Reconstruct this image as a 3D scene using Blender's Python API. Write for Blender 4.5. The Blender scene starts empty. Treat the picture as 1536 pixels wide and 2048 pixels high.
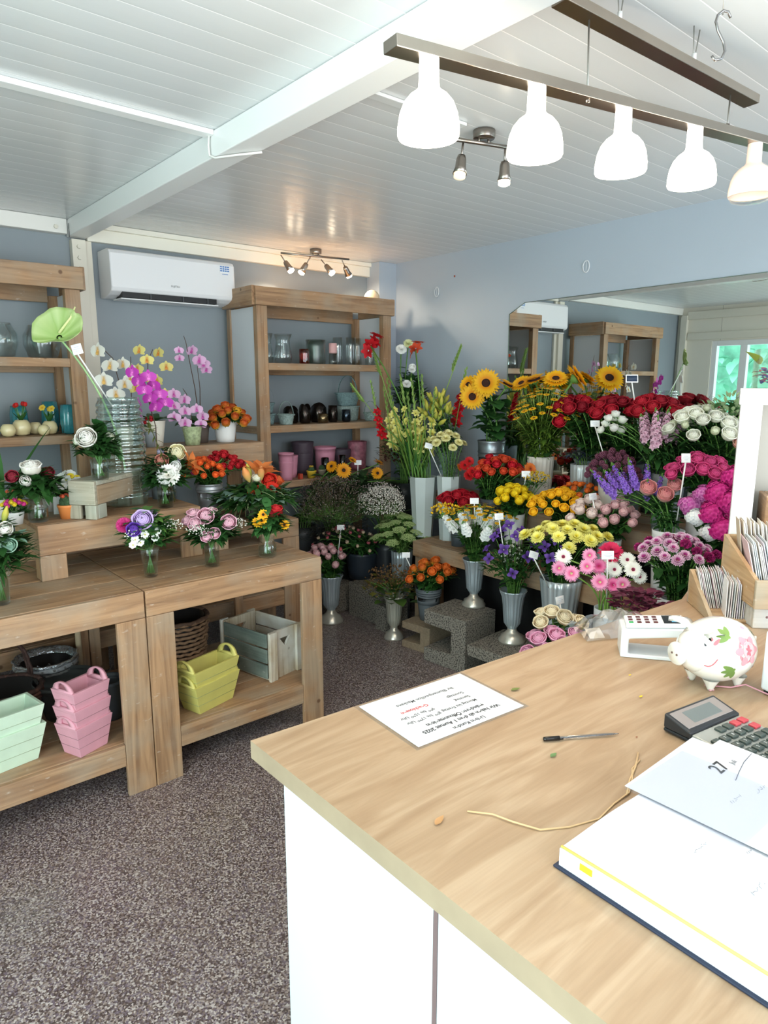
import bpy, math, random
from mathutils import Vector, Matrix, Euler
sc = bpy.context.scene
C = bpy.data.collections.new('scene'); sc.collection.children.link(C)
R_ = math.radians; PI = math.pi; rnd = random.Random(7)

# ---------------------------------------------------------------- camera
F_PX = 1361.46
cam_d = bpy.data.cameras.new('camera'); cam = bpy.data.objects.new('camera', cam_d); C.objects.link(cam)
cam_d.sensor_fit = 'VERTICAL'; cam_d.sensor_height = 24; cam_d.lens = 24 * F_PX / 2048
cam_d.clip_start = .03
cam.location = (0, 0, 1.6); cam.rotation_euler = Euler((R_(90 - 10.66), 0, R_(-40.30)), 'XYZ')
sc.camera = cam
# ---------------------------------------------------------------- world and light
sc.view_settings.view_transform = 'Standard'; sc.view_settings.look = 'None'
sc.view_settings.exposure = 0.07; sc.view_settings.gamma = 1; sc.view_settings.use_curve_mapping = False
w = bpy.data.worlds.new('sky'); sc.world = w; w.use_nodes = True
bg = w.node_tree.nodes['Background']; bg.inputs[0].default_value = (.78, .9, 1, 1); bg.inputs[1].default_value = 3.6
def area(name, loc, rot, sx, sy, power, col):
    d = bpy.data.lights.new(name, 'AREA'); d.shape = 'RECTANGLE'; d.size = sx; d.size_y = sy; d.energy = power; d.color = col
    o = bpy.data.objects.new(name, d); C.objects.link(o); o.location = loc; o.rotation_euler = rot; return o
# daylight through the glazed door in the left wall, the window in the front wall and the window behind the counter
area('door_daylight', (-1.30, .35, 1.2), (0, R_(-90), 0), 2.1, 2.3, 94, (.91, .96, 1))
area('front_daylight', (1.1, -2.45, 1.25), (R_(90), 0, 0), 3.6, 2.2, 104, (.94, .975, 1))
# ---------------------------------------------------------------- materials
def lin(c):
    return tuple((x/12.92 if x <= .04045 else ((x+.055)/1.055)**2.4) for x in c)
def hx(h):
    return lin(tuple(int(h[i:i+2], 16)/255 for i in (0, 2, 4)))
MC = {}
def mat(col, rough=.55, metal=0, emit=0, coat=0, spec=.5, name=None, noise=0, nscale=20, bump=0, bscale=40, sheen=0):
    key = (col, rough, metal, emit, coat, spec, noise, nscale, bump, bscale)
    if key in MC: return MC[key]
    m = bpy.data.materials.new(name or 'plain_' + col); m.use_nodes = True
    nt = m.node_tree; b = nt.nodes['Principled BSDF']; c = hx(col)
    b.inputs['Base Color'].default_value = (*c, 1); b.inputs['Roughness'].default_value = rough; b.inputs['Metallic'].default_value = metal
    b.inputs['Specular IOR Level'].default_value = spec
    if coat: b.inputs['Coat Weight'].default_value = coat; b.inputs['Coat Roughness'].default_value = .08
    if emit: b.inputs['Emission Color'].default_value = (*c, 1); b.inputs['Emission Strength'].default_value = emit
    tc = nt.nodes.new('ShaderNodeTexCoord')
    if noise:
        n = nt.nodes.new('ShaderNodeTexNoise'); n.inputs['Scale'].default_value = nscale; n.inputs['Detail'].default_value = 4
        nt.links.new(tc.outputs['Object'], n.inputs['Vector'])
        h = nt.nodes.new('ShaderNodeHueSaturation'); h.inputs['Color'].default_value = (*c, 1)
        mr = nt.nodes.new('ShaderNodeMapRange'); mr.inputs[3].default_value = 1 - noise; mr.inputs[4].default_value = 1 + noise
        mr.inputs[1].default_value = .3; mr.inputs[2].default_value = .7
        nt.links.new(n.outputs['Fac'], mr.inputs[0]); nt.links.new(mr.outputs[0], h.inputs['Value']); nt.links.new(h.outputs[0], b.inputs['Base Color'])
    if bump:
        n2 = nt.nodes.new('ShaderNodeTexNoise'); n2.inputs['Scale'].default_value = bscale; nt.links.new(tc.outputs['Object'], n2.inputs['Vector'])
        bp = nt.nodes.new('ShaderNodeBump'); bp.inputs['Strength'].default_value = bump; bp.inputs['Distance'].default_value = .01
        nt.links.new(n2.outputs['Fac'], bp.inputs['Height']); nt.links.new(bp.outputs[0], b.inputs['Normal'])
    MC[key] = m; return m
def petal_mat(base, tip, p0=.1, p1=.8, rough=.55):
    key = ('petal', base, tip, p0, p1)
    if key in MC: return MC[key]
    m = bpy.data.materials.new('petal_' + tip); m.use_nodes = True; nt = m.node_tree; b = nt.nodes['Principled BSDF']
    uv = nt.nodes.new('ShaderNodeUVMap'); s = nt.nodes.new('ShaderNodeSeparateXYZ'); r = nt.nodes.new('ShaderNodeValToRGB')
    nt.links.new(uv.outputs[0], s.inputs[0]); nt.links.new(s.outputs['Y'], r.inputs[0])
    r.color_ramp.elements[0].position = p0; r.color_ramp.elements[0].color = (*hx(base), 1)
    r.color_ramp.elements[1].position = p1; r.color_ramp.elements[1].color = (*hx(tip), 1)
    oi = nt.nodes.new('ShaderNodeObjectInfo'); h = nt.nodes.new('ShaderNodeHueSaturation'); mr = nt.nodes.new('ShaderNodeMapRange')
    mr.inputs[3].default_value = .88; mr.inputs[4].default_value = 1.1
    nt.links.new(oi.outputs['Random'], mr.inputs[0]); nt.links.new(mr.outputs[0], h.inputs['Value']); nt.links.new(r.outputs[0], h.inputs['Color'])
    nt.links.new(h.outputs[0], b.inputs['Base Color']); b.inputs['Roughness'].default_value = rough; b.inputs['Specular IOR Level'].default_value = .3
    tr = nt.nodes.new('ShaderNodeBsdfTranslucent'); nt.links.new(h.outputs[0], tr.inputs['Color'])
    mx = nt.nodes.new('ShaderNodeMixShader'); mx.inputs[0].default_value = .18
    nt.links.new(b.outputs[0], mx.inputs[1]); nt.links.new(tr.outputs[0], mx.inputs[2]); nt.links.new(mx.outputs[0], nt.nodes['Material Output'].inputs[0])
    MC[key] = m; return m
def wood(axis='x', c1='B08A66', c2='866448', c3='A39480', rough=.62, wear=.6):
    key = ('wood', axis, c1, c2, c3, wear)
    if key in MC: return MC[key]
    m = bpy.data.materials.new('wood_' + axis); m.use_nodes = True; nt = m.node_tree; b = nt.nodes['Principled BSDF']
    tc = nt.nodes.new('ShaderNodeTexCoord'); mp = nt.nodes.new('ShaderNodeMapping'); oi = nt.nodes.new('ShaderNodeObjectInfo')
    s = [24, 24, 24]; s['xyz'.index(axis)] = 1.5; mp.inputs['Scale'].default_value = s
    ad = nt.nodes.new('ShaderNodeVectorMath'); ad.operation = 'ADD'; sc_ = nt.nodes.new('ShaderNodeMath'); sc_.operation = 'MULTIPLY'; sc_.inputs[1].default_value = 37
    nt.links.new(oi.outputs['Random'], sc_.inputs[0]); nt.links.new(tc.outputs['Object'], ad.inputs[0]); nt.links.new(sc_.outputs[0], ad.inputs[1])
    nt.links.new(ad.outputs[0], mp.inputs[0])
    n = nt.nodes.new('ShaderNodeTexNoise'); n.inputs['Scale'].default_value = 1.6; n.inputs['Detail'].default_value = 6; n.inputs['Distortion'].default_value = 1.2
    nt.links.new(mp.outputs[0], n.inputs['Vector'])
    r = nt.nodes.new('ShaderNodeValToRGB'); e = r.color_ramp.elements
    e[0].position = .30; e[0].color = (*hx(c2), 1); e[1].position = .64; e[1].color = (*hx(c1), 1)
    nt.links.new(n.outputs['Fac'], r.inputs[0])
    # grey weathering patches
    n2 = nt.nodes.new('ShaderNodeTexNoise'); n2.inputs['Scale'].default_value = 5; n2.inputs['Detail'].default_value = 5; nt.links.new(ad.outputs[0], n2.inputs['Vector'])
    r2 = nt.nodes.new('ShaderNodeMapRange'); r2.inputs[1].default_value = .42; r2.inputs[2].default_value = .66; r2.inputs[4].default_value = wear
    nt.links.new(n2.outputs['Fac'], r2.inputs[0])
    mx = nt.nodes.new('ShaderNodeMix'); mx.data_type = 'RGBA'; nt.links.new(r2.outputs[0], mx.inputs[0]); nt.links.new(r.outputs[0], mx.inputs[6]); mx.inputs[7].default_value = (*hx(c3), 1)
    # knots and small pale scuffs
    v = nt.nodes.new('ShaderNodeTexVoronoi'); v.inputs['Scale'].default_value = 7; nt.links.new(ad.outputs[0], v.inputs['Vector'])
    r3 = nt.nodes.new('ShaderNodeMapRange'); r3.inputs[1].default_value = .05; r3.inputs[2].default_value = .09; r3.inputs[3].default_value = .8; r3.inputs[4].default_value = 0
    nt.links.new(v.outputs['Distance'], r3.inputs[0])
    mx2 = nt.nodes.new('ShaderNodeMix'); mx2.data_type = 'RGBA'; nt.links.new(r3.outputs[0], mx2.inputs[0]); nt.links.new(mx.outputs[2], mx2.inputs[6]); mx2.inputs[7].default_value = (*hx('5A3A22'), 1)
    mp3 = nt.nodes.new('ShaderNodeMapping'); mp3.inputs['Scale'].default_value = (9, 9, 22); nt.links.new(ad.outputs[0], mp3.inputs[0])
    n4 = nt.nodes.new('ShaderNodeTexNoise'); n4.inputs['Scale'].default_value = 3.2; n4.inputs['Detail'].default_value = 3; nt.links.new(mp3.outputs[0], n4.inputs['Vector'])
    r4 = nt.nodes.new('ShaderNodeMapRange'); r4.inputs[1].default_value = .66; r4.inputs[2].default_value = .74; r4.inputs[4].default_value = .5*wear
    nt.links.new(n4.outputs['Fac'], r4.inputs[0])
    mx3 = nt.nodes.new('ShaderNodeMix'); mx3.data_type = 'RGBA'; nt.links.new(r4.outputs[0], mx3.inputs[0]); nt.links.new(mx2.outputs[2], mx3.inputs[6]); mx3.inputs[7].default_value = (*hx('DAD2C6'), 1)
    nt.links.new(mx3.outputs[2], b.inputs['Base Color']); b.inputs['Roughness'].default_value = rough
    bp = nt.nodes.new('ShaderNodeBump'); bp.inputs['Strength'].default_value = .25; bp.inputs['Distance'].default_value = .004
    nt.links.new(n.outputs['Fac'], bp.inputs['Height']); nt.links.new(bp.outputs[0], b.inputs['Normal'])
    MC[key] = m; return m
def glass(tint='FFFFFF', fac=.12, name='clear_glass', rough=.02):
    key = ('glass', tint, fac)
    if key in MC: return MC[key]
    m = bpy.data.materials.new(name); m.use_nodes = True; nt = m.node_tree; nt.nodes.remove(nt.nodes['Principled BSDF'])
    t = nt.nodes.new('ShaderNodeBsdfTransparent'); t.inputs[0].default_value = (*hx(tint), 1)
    g = nt.nodes.new('ShaderNodeBsdfGlossy'); g.inputs['Roughness'].default_value = rough; g.inputs[0].default_value = (.95, .98, 1, 1)
    lw = nt.nodes.new('ShaderNodeLayerWeight'); lw.inputs[0].default_value = .35
    mr = nt.nodes.new('ShaderNodeMapRange'); mr.inputs[3].default_value = fac*.22; mr.inputs[4].default_value = min(.8, fac*1.2 + .22)
    mr.interpolation_type = 'SMOOTHSTEP'
    nt.links.new(lw.outputs['Facing'], mr.inputs[0])
    mx = nt.nodes.new('ShaderNodeMixShader'); nt.links.new(mr.outputs[0], mx.inputs[0]); nt.links.new(t.outputs[0], mx.inputs[1]); nt.links.new(g.outputs[0], mx.inputs[2])
    nt.links.new(mx.outputs[0], nt.nodes['Material Output'].inputs[0])
    MC[key] = m; return m
GLASS = glass('FAFDFC', .16); WATER = glass('EAF1E8', .05, 'water')
STEM = mat('5E8A3C', .6); STEMD = mat('3F6A33', .6)
def leafmat(c, c2=None): return petal_mat(c2 or c, c, .1, .9, .45)
LEAF = leafmat('2F5A28', '3E6E33'); LEAFD = leafmat('2B5226', '38632F'); LEAFL = leafmat('6E9A4A', '547F3C'); LEAFM = leafmat('41733A', '2F5D2E')

# ---------------------------------------------------------------- mesh building
class MB:
    def __init__(s): s.v = []; s.f = []; s.m = []; s.uv = []
    def add(s, vs, fs, mi=0, uv=None):
        o = len(s.v); s.v.extend([tuple(p) for p in vs]); s.f.extend([tuple(i + o for i in f) for f in fs]); s.m.extend([mi]*len(fs))
        s.uv.extend(uv if uv else [(0, 0)]*len(vs)); return s
    def merge(s, other, M=None, mi=None):
        vs = [M @ Vector(p) for p in other.v] if M is not None else other.v
        o = len(s.v); s.v.extend([tuple(p) for p in vs]); s.f.extend([tuple(i + o for i in f) for f in other.f])
        s.m.extend([mi]*len(other.f) if mi is not None else other.m); s.uv.extend(other.uv); return s
    def data(s, name, mats, smooth=True):
        me = bpy.data.meshes.new(name); me.from_pydata(s.v, [], s.f)
        for m in (mats if isinstance(mats, (list, tuple)) else [mats]): me.materials.append(m)
        me.polygons.foreach_set('material_index', s.m)
        me.polygons.foreach_set('use_smooth', [smooth]*len(s.f))
        ul = me.uv_layers.new(name='UVMap'); li = [0]*len(me.loops); me.loops.foreach_get('vertex_index', li)
        ul.data.foreach_set('uv', [c for i in li for c in s.uv[i]]); me.update(); return me
def link(name, me, parent=None, loc=(0, 0, 0), rot=(0, 0, 0), scale=1):
    o = bpy.data.objects.new(name, me); C.objects.link(o); o.parent = parent; o.location = loc; o.rotation_euler = rot
    o.scale = (scale,)*3 if not hasattr(scale, '__len__') else scale; return o
def obj(name, mb, mats, parent=None, loc=(0, 0, 0), rot=(0, 0, 0), smooth=True, bevel=0, scale=1):
    o = link(name, mb.data(name, mats, smooth), parent, loc, rot, scale)
    if bevel:
        b = o.modifiers.new('bevel', 'BEVEL'); b.width = bevel; b.segments = 2; b.limit_method = 'ANGLE'; b.angle_limit = R_(40)
    return o
def tag(o, label, cat, group=None):
    o['label'] = label; o['category'] = cat
    if group: o['group'] = group
    return o
def thing(name, label, cat, loc=(0, 0, 0), rz=0, group=None):
    o = bpy.data.objects.new(name, None); C.objects.link(o); o.empty_display_size = .05
    o.location = loc; o.rotation_euler = (0, 0, rz); return tag(o, label, cat, group)
def struct(name, mb, mats, **k):
    o = obj(name, mb, mats, **k); o['kind'] = 'structure'; return o
def box(mb, x0, x1, y0, y1, z0, z1, mi=0):
    vs = [(x, y, z) for z in (z0, z1) for y in (y0, y1) for x in (x0, x1)]
    return mb.add(vs, [(0, 2, 3, 1), (4, 5, 7, 6), (0, 1, 5, 4), (2, 6, 7, 3), (0, 4, 6, 2), (1, 3, 7, 5)], mi)
def BX(*a): return box(MB(), *a)
def board(name, parent, x0, x1, y0, y1, z0, z1, axis=None, m=None, bevel=.003, rot=(0, 0, 0)):
    """a board whose origin is its own centre"""
    cx, cy, cz = (x0+x1)/2, (y0+y1)/2, (z0+z1)/2
    d = {'x': x1-x0, 'y': y1-y0, 'z': z1-z0}; axis = axis or max(d, key=d.get)
    return obj(name, BX(x0-cx, x1-cx, y0-cy, y1-cy, z0-cz, z1-cz), m or wood(axis), parent, (cx, cy, cz), rot, smooth=False, bevel=bevel)
def lathe(mb, prof, seg=24, amp=0, nf=0, mi=0, cx=0, cy=0, f0=None, f1=None, phase=0):
    o = len(prof); vs = []; uv = []
    for j, (r, z) in enumerate(prof):
        for i in range(seg):
            a = 2*PI*i/seg + phase; rr = r
            if amp and (f0 is None or f0 <= j <= f1): rr = r*(1 + amp*math.cos(nf*a))
            vs.append((cx + rr*math.cos(a), cy + rr*math.sin(a), z)); uv.append((i/seg, j/max(1, o-1)))
    fs = [(j*seg+i, j*seg+(i+1) % seg, (j+1)*seg+(i+1) % seg, (j+1)*seg+i) for j in range(o-1) for i in range(seg)]
    return mb.add(vs, fs, mi, uv)
def tube(mb, pts, r, seg=6, mi=0, r2=None, cap=True):
    pts = [Vector(p) for p in pts]; n = len(pts); vs = []; prev = None
    for i, p in enumerate(pts):
        d = (pts[min(i+1, n-1)] - pts[max(i-1, 0)]); d = d.normalized() if d.length > 1e-9 else Vector((0, 0, 1))
        if prev is None: a = d.orthogonal().normalized()
        else: a = (prev - d*prev.dot(d)); a = a.normalized() if a.length > 1e-6 else d.orthogonal().normalized()
        prev = a; b = d.cross(a); rr = r if r2 is None else r + (r2-r)*i/(n-1)
        for k in range(seg):
            t = 2*PI*k/seg; vs.append(p + (a*math.cos(t) + b*math.sin(t))*rr)
    fs = [(i*seg+k, i*seg+(k+1) % seg, (i+1)*seg+(k+1) % seg, (i+1)*seg+k) for i in range(n-1) for k in range(seg)]
    if cap: fs += [tuple(range(seg-1, -1, -1)), tuple((n-1)*seg+k for k in range(seg))]
    return mb.add(vs, fs, mi, [(0, i/(n-1)) for i in range(n) for k in range(seg)])
def bez(p0, p1, p2, n=6):
    p0, p1, p2 = Vector(p0), Vector(p1), Vector(p2)
    return [p0*(1-t)**2 + p1*2*t*(1-t) + p2*t*t for t in [i/n for i in range(n+1)]]
def sphere(mb, c, r, seg=10, rings=6, mi=0, sx=1, sy=1, sz=1):
    vs = [(c[0], c[1], c[2]-r*sz)]
    for j in range(1, rings):
        t = PI*j/rings
        for i in range(seg):
            a = 2*PI*i/seg; vs.append((c[0]+r*sx*math.sin(t)*math.cos(a), c[1]+r*sy*math.sin(t)*math.sin(a), c[2]-r*sz*math.cos(t)))
    vs.append((c[0], c[1], c[2]+r*sz)); fs = []
    for i in range(seg): fs.append((0, 1+(i+1) % seg, 1+i))
    for j in range(rings-2):
        for i in range(seg): a = 1+j*seg; fs.append((a+i, a+(i+1) % seg, a+seg+(i+1) % seg, a+seg+i))
    L = len(vs)-1; a = 1+(rings-2)*seg
    for i in range(seg): fs.append((a+i, a+(i+1) % seg, L))
    return mb.add(vs, fs, mi, [(0, .5)]*len(vs))
def frame_to(d, roll=0):
    d = Vector(d).normalized(); q = d.to_track_quat('Z', 'Y'); return q.to_matrix().to_4x4() @ Matrix.Rotation(roll, 4, 'Z')

# ---------------------------------------------------------------- petals, leaves, blooms
def cup_petal(mb, az, ha, prof, tip=.3, mi=0, nu=4, ruffle=0, rg=rnd):
    """petal wrapped round the axis: prof = [(r, z)...] from base to tip"""
    vs = []; uv = []; n = len(prof)
    wf = [.35 + .65*math.sin(PI*min(1, .15+.62*j/(n-1))) for j in range(n)]
    for j, (r, z) in enumerate(prof):
        for i in range(nu+1):
            u = -1 + 2*i/nu; a = az + u*ha*wf[j]; t = j/(n-1)
            zz = z - tip*(u*u)*(prof[-1][1]-prof[0][1])*t*t*.6; rr = r*(1 - .06*u*u) + ruffle*rg.uniform(-1, 1)*t
            vs.append((rr*math.cos(a), rr*math.sin(a), zz)); uv.append((i/nu, t))
    W = nu+1; mb.add(vs, [(j*W+i, j*W+i+1, (j+1)*W+i+1, (j+1)*W+i) for j in range(n-1) for i in range(nu)], mi, uv)
def flat_petal(mb, az, L, W, el=.2, curl=-.6, r0=0, z0=0, pointed=.5, nv=4, mi=0, cup=.15, notch=0):
    vs = []; uv = []; r = r0; z = z0; ca, sa = math.cos(az), math.sin(az)
    for j in range(nv+1):
        t = j/nv; ang = el + curl*t
        if j: r += L/nv*math.cos(ang); z += L/nv*math.sin(ang)
        w = W*(.35 + .65*math.sin(PI*min(1, t*.9+.12)))*(1 if t < .7 else 1 - pointed*(t-.7)/.3)
        for u in (-1, 0, 1):
            rr = r - (notch*L if (u == 0 and j == nv) else 0); zz = z + cup*abs(u)*w
            vs.append((rr*ca - u*w*sa, rr*sa + u*w*ca, zz)); uv.append((.5+.5*u, t))
    mb.add(vs, [(j*3+i, j*3+i+1, (j+1)*3+i+1, (j+1)*3+i) for j in range(nv) for i in range(2)], mi, uv)
BLOOMS = {}
def bloom(key, fn, mats):
    if key not in BLOOMS: mb = MB(); fn(mb); BLOOMS[key] = mb.data('bloom', mats)
    return BLOOMS[key]
def leaf(mb, p, d, L, W, mi=0, droop=.5, up=Vector((0, 0, 1)), fold=.25, nv=4, pt=1.0):
    d = Vector(d).normalized(); s = d.cross(up); s = s.normalized() if s.length > .05 else Vector((1, 0, 0)); n = s.cross(d)
    vs = []; uv = []; q = Vector(p)
    for j in range(nv+1):
        t = j/nv; w = W*.5*math.sin(PI*min(1, .08 + .92*t**.8))**pt
        if j: dd = (d - n*droop*t - Vector((0, 0, 1))*droop*t*.4).normalized(); q = q + dd*L/nv
        for u in (-1, 0, 1): vs.append(q + s*u*w + n*abs(u)*w*fold); uv.append((.5+.5*u, t))
    mb.add(vs, [(j*3+i, j*3+i+1, (j+1)*3+i+1, (j+1)*3+i) for j in range(nv) for i in range(2)], mi, uv)
def rose_geo(open_=.6, layers=5, R=1.0):
    def fn(mb):
        rg = random.Random(3)
        for k in range(layers):
            t = k/(layers-1); n = (2, 3, 3, 4, 5, 5, 6, 6)[k]; rm = R*(.20 + .62*t); H = R*(.78 - .30*t*open_); c = open_*t*t
            prof = [(.10*R, -.62*R), (rm*.66, -.50*R), (rm*.98, -.15*R), (rm*1.0, H*.45), (rm*(.74+.20*t+.10*c), H*.84), (rm*(.42+.48*t+.18*c) + .03*R*c, H*(1-.05*c)), (rm*(.26+.60*t+.20*c) + .12*R*c, H*(1.02-.24*c))]
            for i in range(n): cup_petal(mb, 2*PI*(i+rg.uniform(-.12, .12))/n + k*1.1, PI/n*1.5, prof, .30, rg=rg, ruffle=.025*R, nu=5)
        for i in range(5): flat_petal(mb, 2*PI*i/5, .55*R, .12*R, .1, -.9, .08*R, -.60*R, mi=1)
    return fn
def ROSE(base, tip, R=.028, open_=.6, p0=.2, p1=.8): return bloom(('rose', base, tip, R, open_), rose_geo(open_, 7, R), [petal_mat(base, tip, p0, p1), LEAF])
def BUD(base, tip, R=.018): return bloom(('bud', base, tip, R), rose_geo(.12, 4, R), [petal_mat(base, tip), LEAF])
def tulip_geo(R):
    def fn(mb):
        for k in range(2):
            for i in range(3): cup_petal(mb, 2*PI*(i+.5*k)/3, 1.15, [(.15*R, 0), (.8*R, .35*R), (R*(1-.08*k), 1.0*R), (.85*R, 1.7*R), (.55*R, 2.2*R)], .5)
    return fn
def daisy(R, n, rc, base, tip, centre, layers=1, pointed=.4, el=.15, curl=-.35, w=None, notch=0, ch=.35, centre2=None, p0=.1, p1=.6):
    def fn(mb):
        rg = random.Random(5)
        for k in range(layers):
            for i in range(n):
                LL = (R-rc*.6)*(1-.22*k)*rg.uniform(.92, 1.05)
                flat_petal(mb, 2*PI*(i+.5*k)/n + rg.uniform(-.05, .05), LL, w or R*PI/n*1.05, el+.28*k+rg.uniform(-.06, .06), curl, rc*.6, .002+.004*k*R/.03, pointed, notch=notch)
        lathe(mb, [(.001, -.35*R), (.12*R, -.3*R), (rc*.8, -.05*R), (rc*.7, 0)], 10, mi=3)
        lathe(mb, [(rc, 0.002), (rc*.96, rc*ch*.8), (rc*.7, rc*ch), (rc*.45, rc*ch*.85)], 14, mi=1)
        lathe(mb, [(rc*.45, rc*ch*.85), (rc*.25, rc*ch*.7), (.0005, rc*ch*.65)], 14, mi=2)
    return bloom(('daisy', R, n, rc, base, tip, centre, layers), fn, [petal_mat(base, tip, p0, p1), mat(centre, .9, bump=.8, bscale=300), mat(centre2 or centre, .9, bump=.8, bscale=300), STEM])
def pompon(R, base, tip, n=70, flatz=.75, W=.22, el=0, curl=.5, L=.6):
    def fn(mb):
        for i in range(n):
            t = 1 - (i+.5)/n*1.25; a = i*2.39996; r = math.sqrt(max(0, 1-t*t)); tmp = MB()
            flat_petal(tmp, 0, R*L, R*W, el, curl, 0, 0, .2)
            d = Vector((r*math.cos(a), r*math.sin(a), t*flatz + .05)); M = Matrix.Translation(d*R*.45) @ frame_to(d) @ Matrix.Rotation(PI/2 if 0 else 0, 4, 'Y')
            M = Matrix.Translation(d*R*.4) @ frame_to(d, a*1.7) @ Matrix.Rotation(-1.15, 4, 'Y'); mb.merge(tmp, M)
        sphere(mb, (0, 0, 0), R*.5, mi=0)
    return bloom(('pompon', R, base, tip, n), fn, [petal_mat(base, tip)])
def carnation(R, base, tip):
    def fn(mb):
        rg = random.Random(9)
        for k in range(5):
            n = 5+k*2
            for i in range(n):
                rr = R*(.2+.2*k); flat_petal(mb, 2*PI*i/n+k*.7, R*(.55+.12*k), R*.34, 1.35-.27*k, -.45, R*.08, rg.uniform(-.1, .1)*R, -.25, notch=.12, cup=rg.uniform(-.3, .5))
        lathe(mb, [(.001, -.7*R), (.16*R, -.65*R), (.22*R, -.1*R), (.3*R, .1*R)], 8, mi=1)
    return bloom(('carn', R, base, tip), fn, [petal_mat(base, tip), STEM])
def ballhead(R, c, c2):
    def fn(mb):
        for i in range(42):
            t = 1 - 2*(i+.5)/42; a = i*2.39996; r = math.sqrt(1-t*t); sphere(mb, (R*.78*r*math.cos(a), R*.78*r*math.sin(a), R*.78*t), R*.25, 5, 3)
    return bloom(('ball', R, c), fn, [mat(c, .8, noise=.25, nscale=120)])
def spike(L, R, base, tip, n=26, fl=.5, dbl=1):
    """flower spike along +z made of small florets"""
    def fn(mb):
        rg = random.Random(2)
        for i in range(n):
            t = i/n; z = L*t; a = i*2.39996; s = R*(1-.55*t); tmp = MB()
            for kk in range(dbl):
                for k in range(5): flat_petal(tmp, 2*PI*(k+.5*kk)/5, s*fl*(1-.3*kk), s*fl*.42, .25+.5*kk, -.3, s*.05, 0, .1, nv=2)
            M = Matrix.Translation((math.cos(a)*s*.55, math.sin(a)*s*.55, z)) @ frame_to((math.cos(a), math.sin(a), .5+.6*t)); mb.merge(tmp, M)
        tube(mb, [(0, 0, -.02), (0, 0, L*1.05)], .0025, 5, 1)
        for i in range(5): sphere(mb, (rg.uniform(-.2, .2)*R, rg.uniform(-.2, .2)*R, L*(1+.03*i)), R*.14, 5, 4, 1)
    return bloom(('spike', L, R, base, tip, n), fn, [petal_mat(base, tip), STEM])
def hydrangea(R, base, tip, n=60):
    def fn(mb):
        for i in range(n):
            t = 1 - (i+.5)/n*1.35; a = i*2.39996; r = math.sqrt(max(0, 1-t*t)); d = Vector((r*math.cos(a), r*math.sin(a), t*.8)); tmp = MB()
            for k in range(4): flat_petal(tmp, PI*k/2, R*.27, R*.14, .35, -.5, 0, 0, .1, nv=2)
            mb.merge(tmp, Matrix.Translation(d*R*(.84 + .12*math.sin(i*5.3))) @ frame_to(d, a))
        sphere(mb, (0, 0, 0), R*.72, 12, 8, 1)
    return bloom(('hyd', R, base, tip), fn, [petal_mat(base, tip), mat(base, .9)])

# ---------------------------------------------------------------- flowers
def flower(name, label, cat, group, base, rimpt, head, d, data, stem_r=.0028, nleaf=6, leafL=.055, leafW=.03, lm=None, sm=None, seed=0, hs=1, minz=None, droop=.5, bloom_name='bloom', extra=None):
    rg = random.Random(seed); root = thing(name, label, cat, base, 0, group); b = Vector(base); head = Vector(head); rp = Vector(rimpt); d = Vector(d).normalized()
    pts = [Vector(base), rp] + bez(rp, rp + (rp-b).normalized()*(head-rp).length*.45, head - d*.012, 6)[1:]
    mb = MB(); tube(mb, [p-b for p in pts], stem_r, 5); obj('stem', mb, sm or STEM, root)
    if data is not None:
        o = link(bloom_name, data, root); o.matrix_local = Matrix.Translation(head-b) @ frame_to(d, rg.uniform(0, 6)) @ Matrix.Scale(hs*rg.uniform(.9, 1.1), 4)
    if nleaf:
        nleaf = int(nleaf*1.6); ml = MB(); up = pts[1:]
        for i in range(nleaf):
            t = .04 + .84*(i+.3)/nleaf; k = t*(len(up)-1); i0 = min(int(k), len(up)-2); p = up[i0].lerp(up[i0+1], k-i0); a = rg.uniform(0, 2*PI)
            dd = Vector((math.cos(a), math.sin(a), rg.uniform(-.1, .7))); leaf(ml, p-b, dd, leafL*rg.uniform(.7, 1.25), leafW*rg.uniform(.8, 1.2), droop=droop*rg.uniform(.3, 1.3), pt=.8)
        obj('leaves', ml, lm or LEAF, root)
    if extra: extra(root, pts, b, rg)
    return root
def bunch(name, cat, label, group, data, n, c, rx, rz, rim, basez, lean=1.0, face=(0, 0, 0), ry=None, seed=1, rimr=.05, pick=None, hs=1, **k):
    """n cut flowers standing in one container; c is the centre of the dome of blooms"""
    rg = random.Random(seed); ry = ry or rx; out = []; c = Vector(c); rim = Vector(rim)
    for i in range(n):
        r = math.sqrt((i+.5)/n); a = i*2.39996 + seed
        x, y = rx*r*math.cos(a), ry*r*math.sin(a); z = rz*(1 - 1.9*r*r) + rg.uniform(-.012, .012)
        p = c + Vector((x + rg.uniform(-.006, .006), y, z)); q = Vector((x/max(rx, .01)*lean*.7, y/max(ry, .01)*lean*.7, 1)) + Vector(face)
        s = rimr*.62*r; rp = rim + Vector((s*math.cos(a), s*math.sin(a), 0)); s2 = rimr*.25
        bb = Vector((rim.x - s2*math.cos(a)*r, rim.y - s2*math.sin(a)*r, basez + .012))
        dt = data[i % len(data)] if isinstance(data, list) else data
        out.append(flower(name, label, cat, group, bb, rp, p, q, dt, seed=seed*100+i, hs=hs, **k))
    return out
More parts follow.
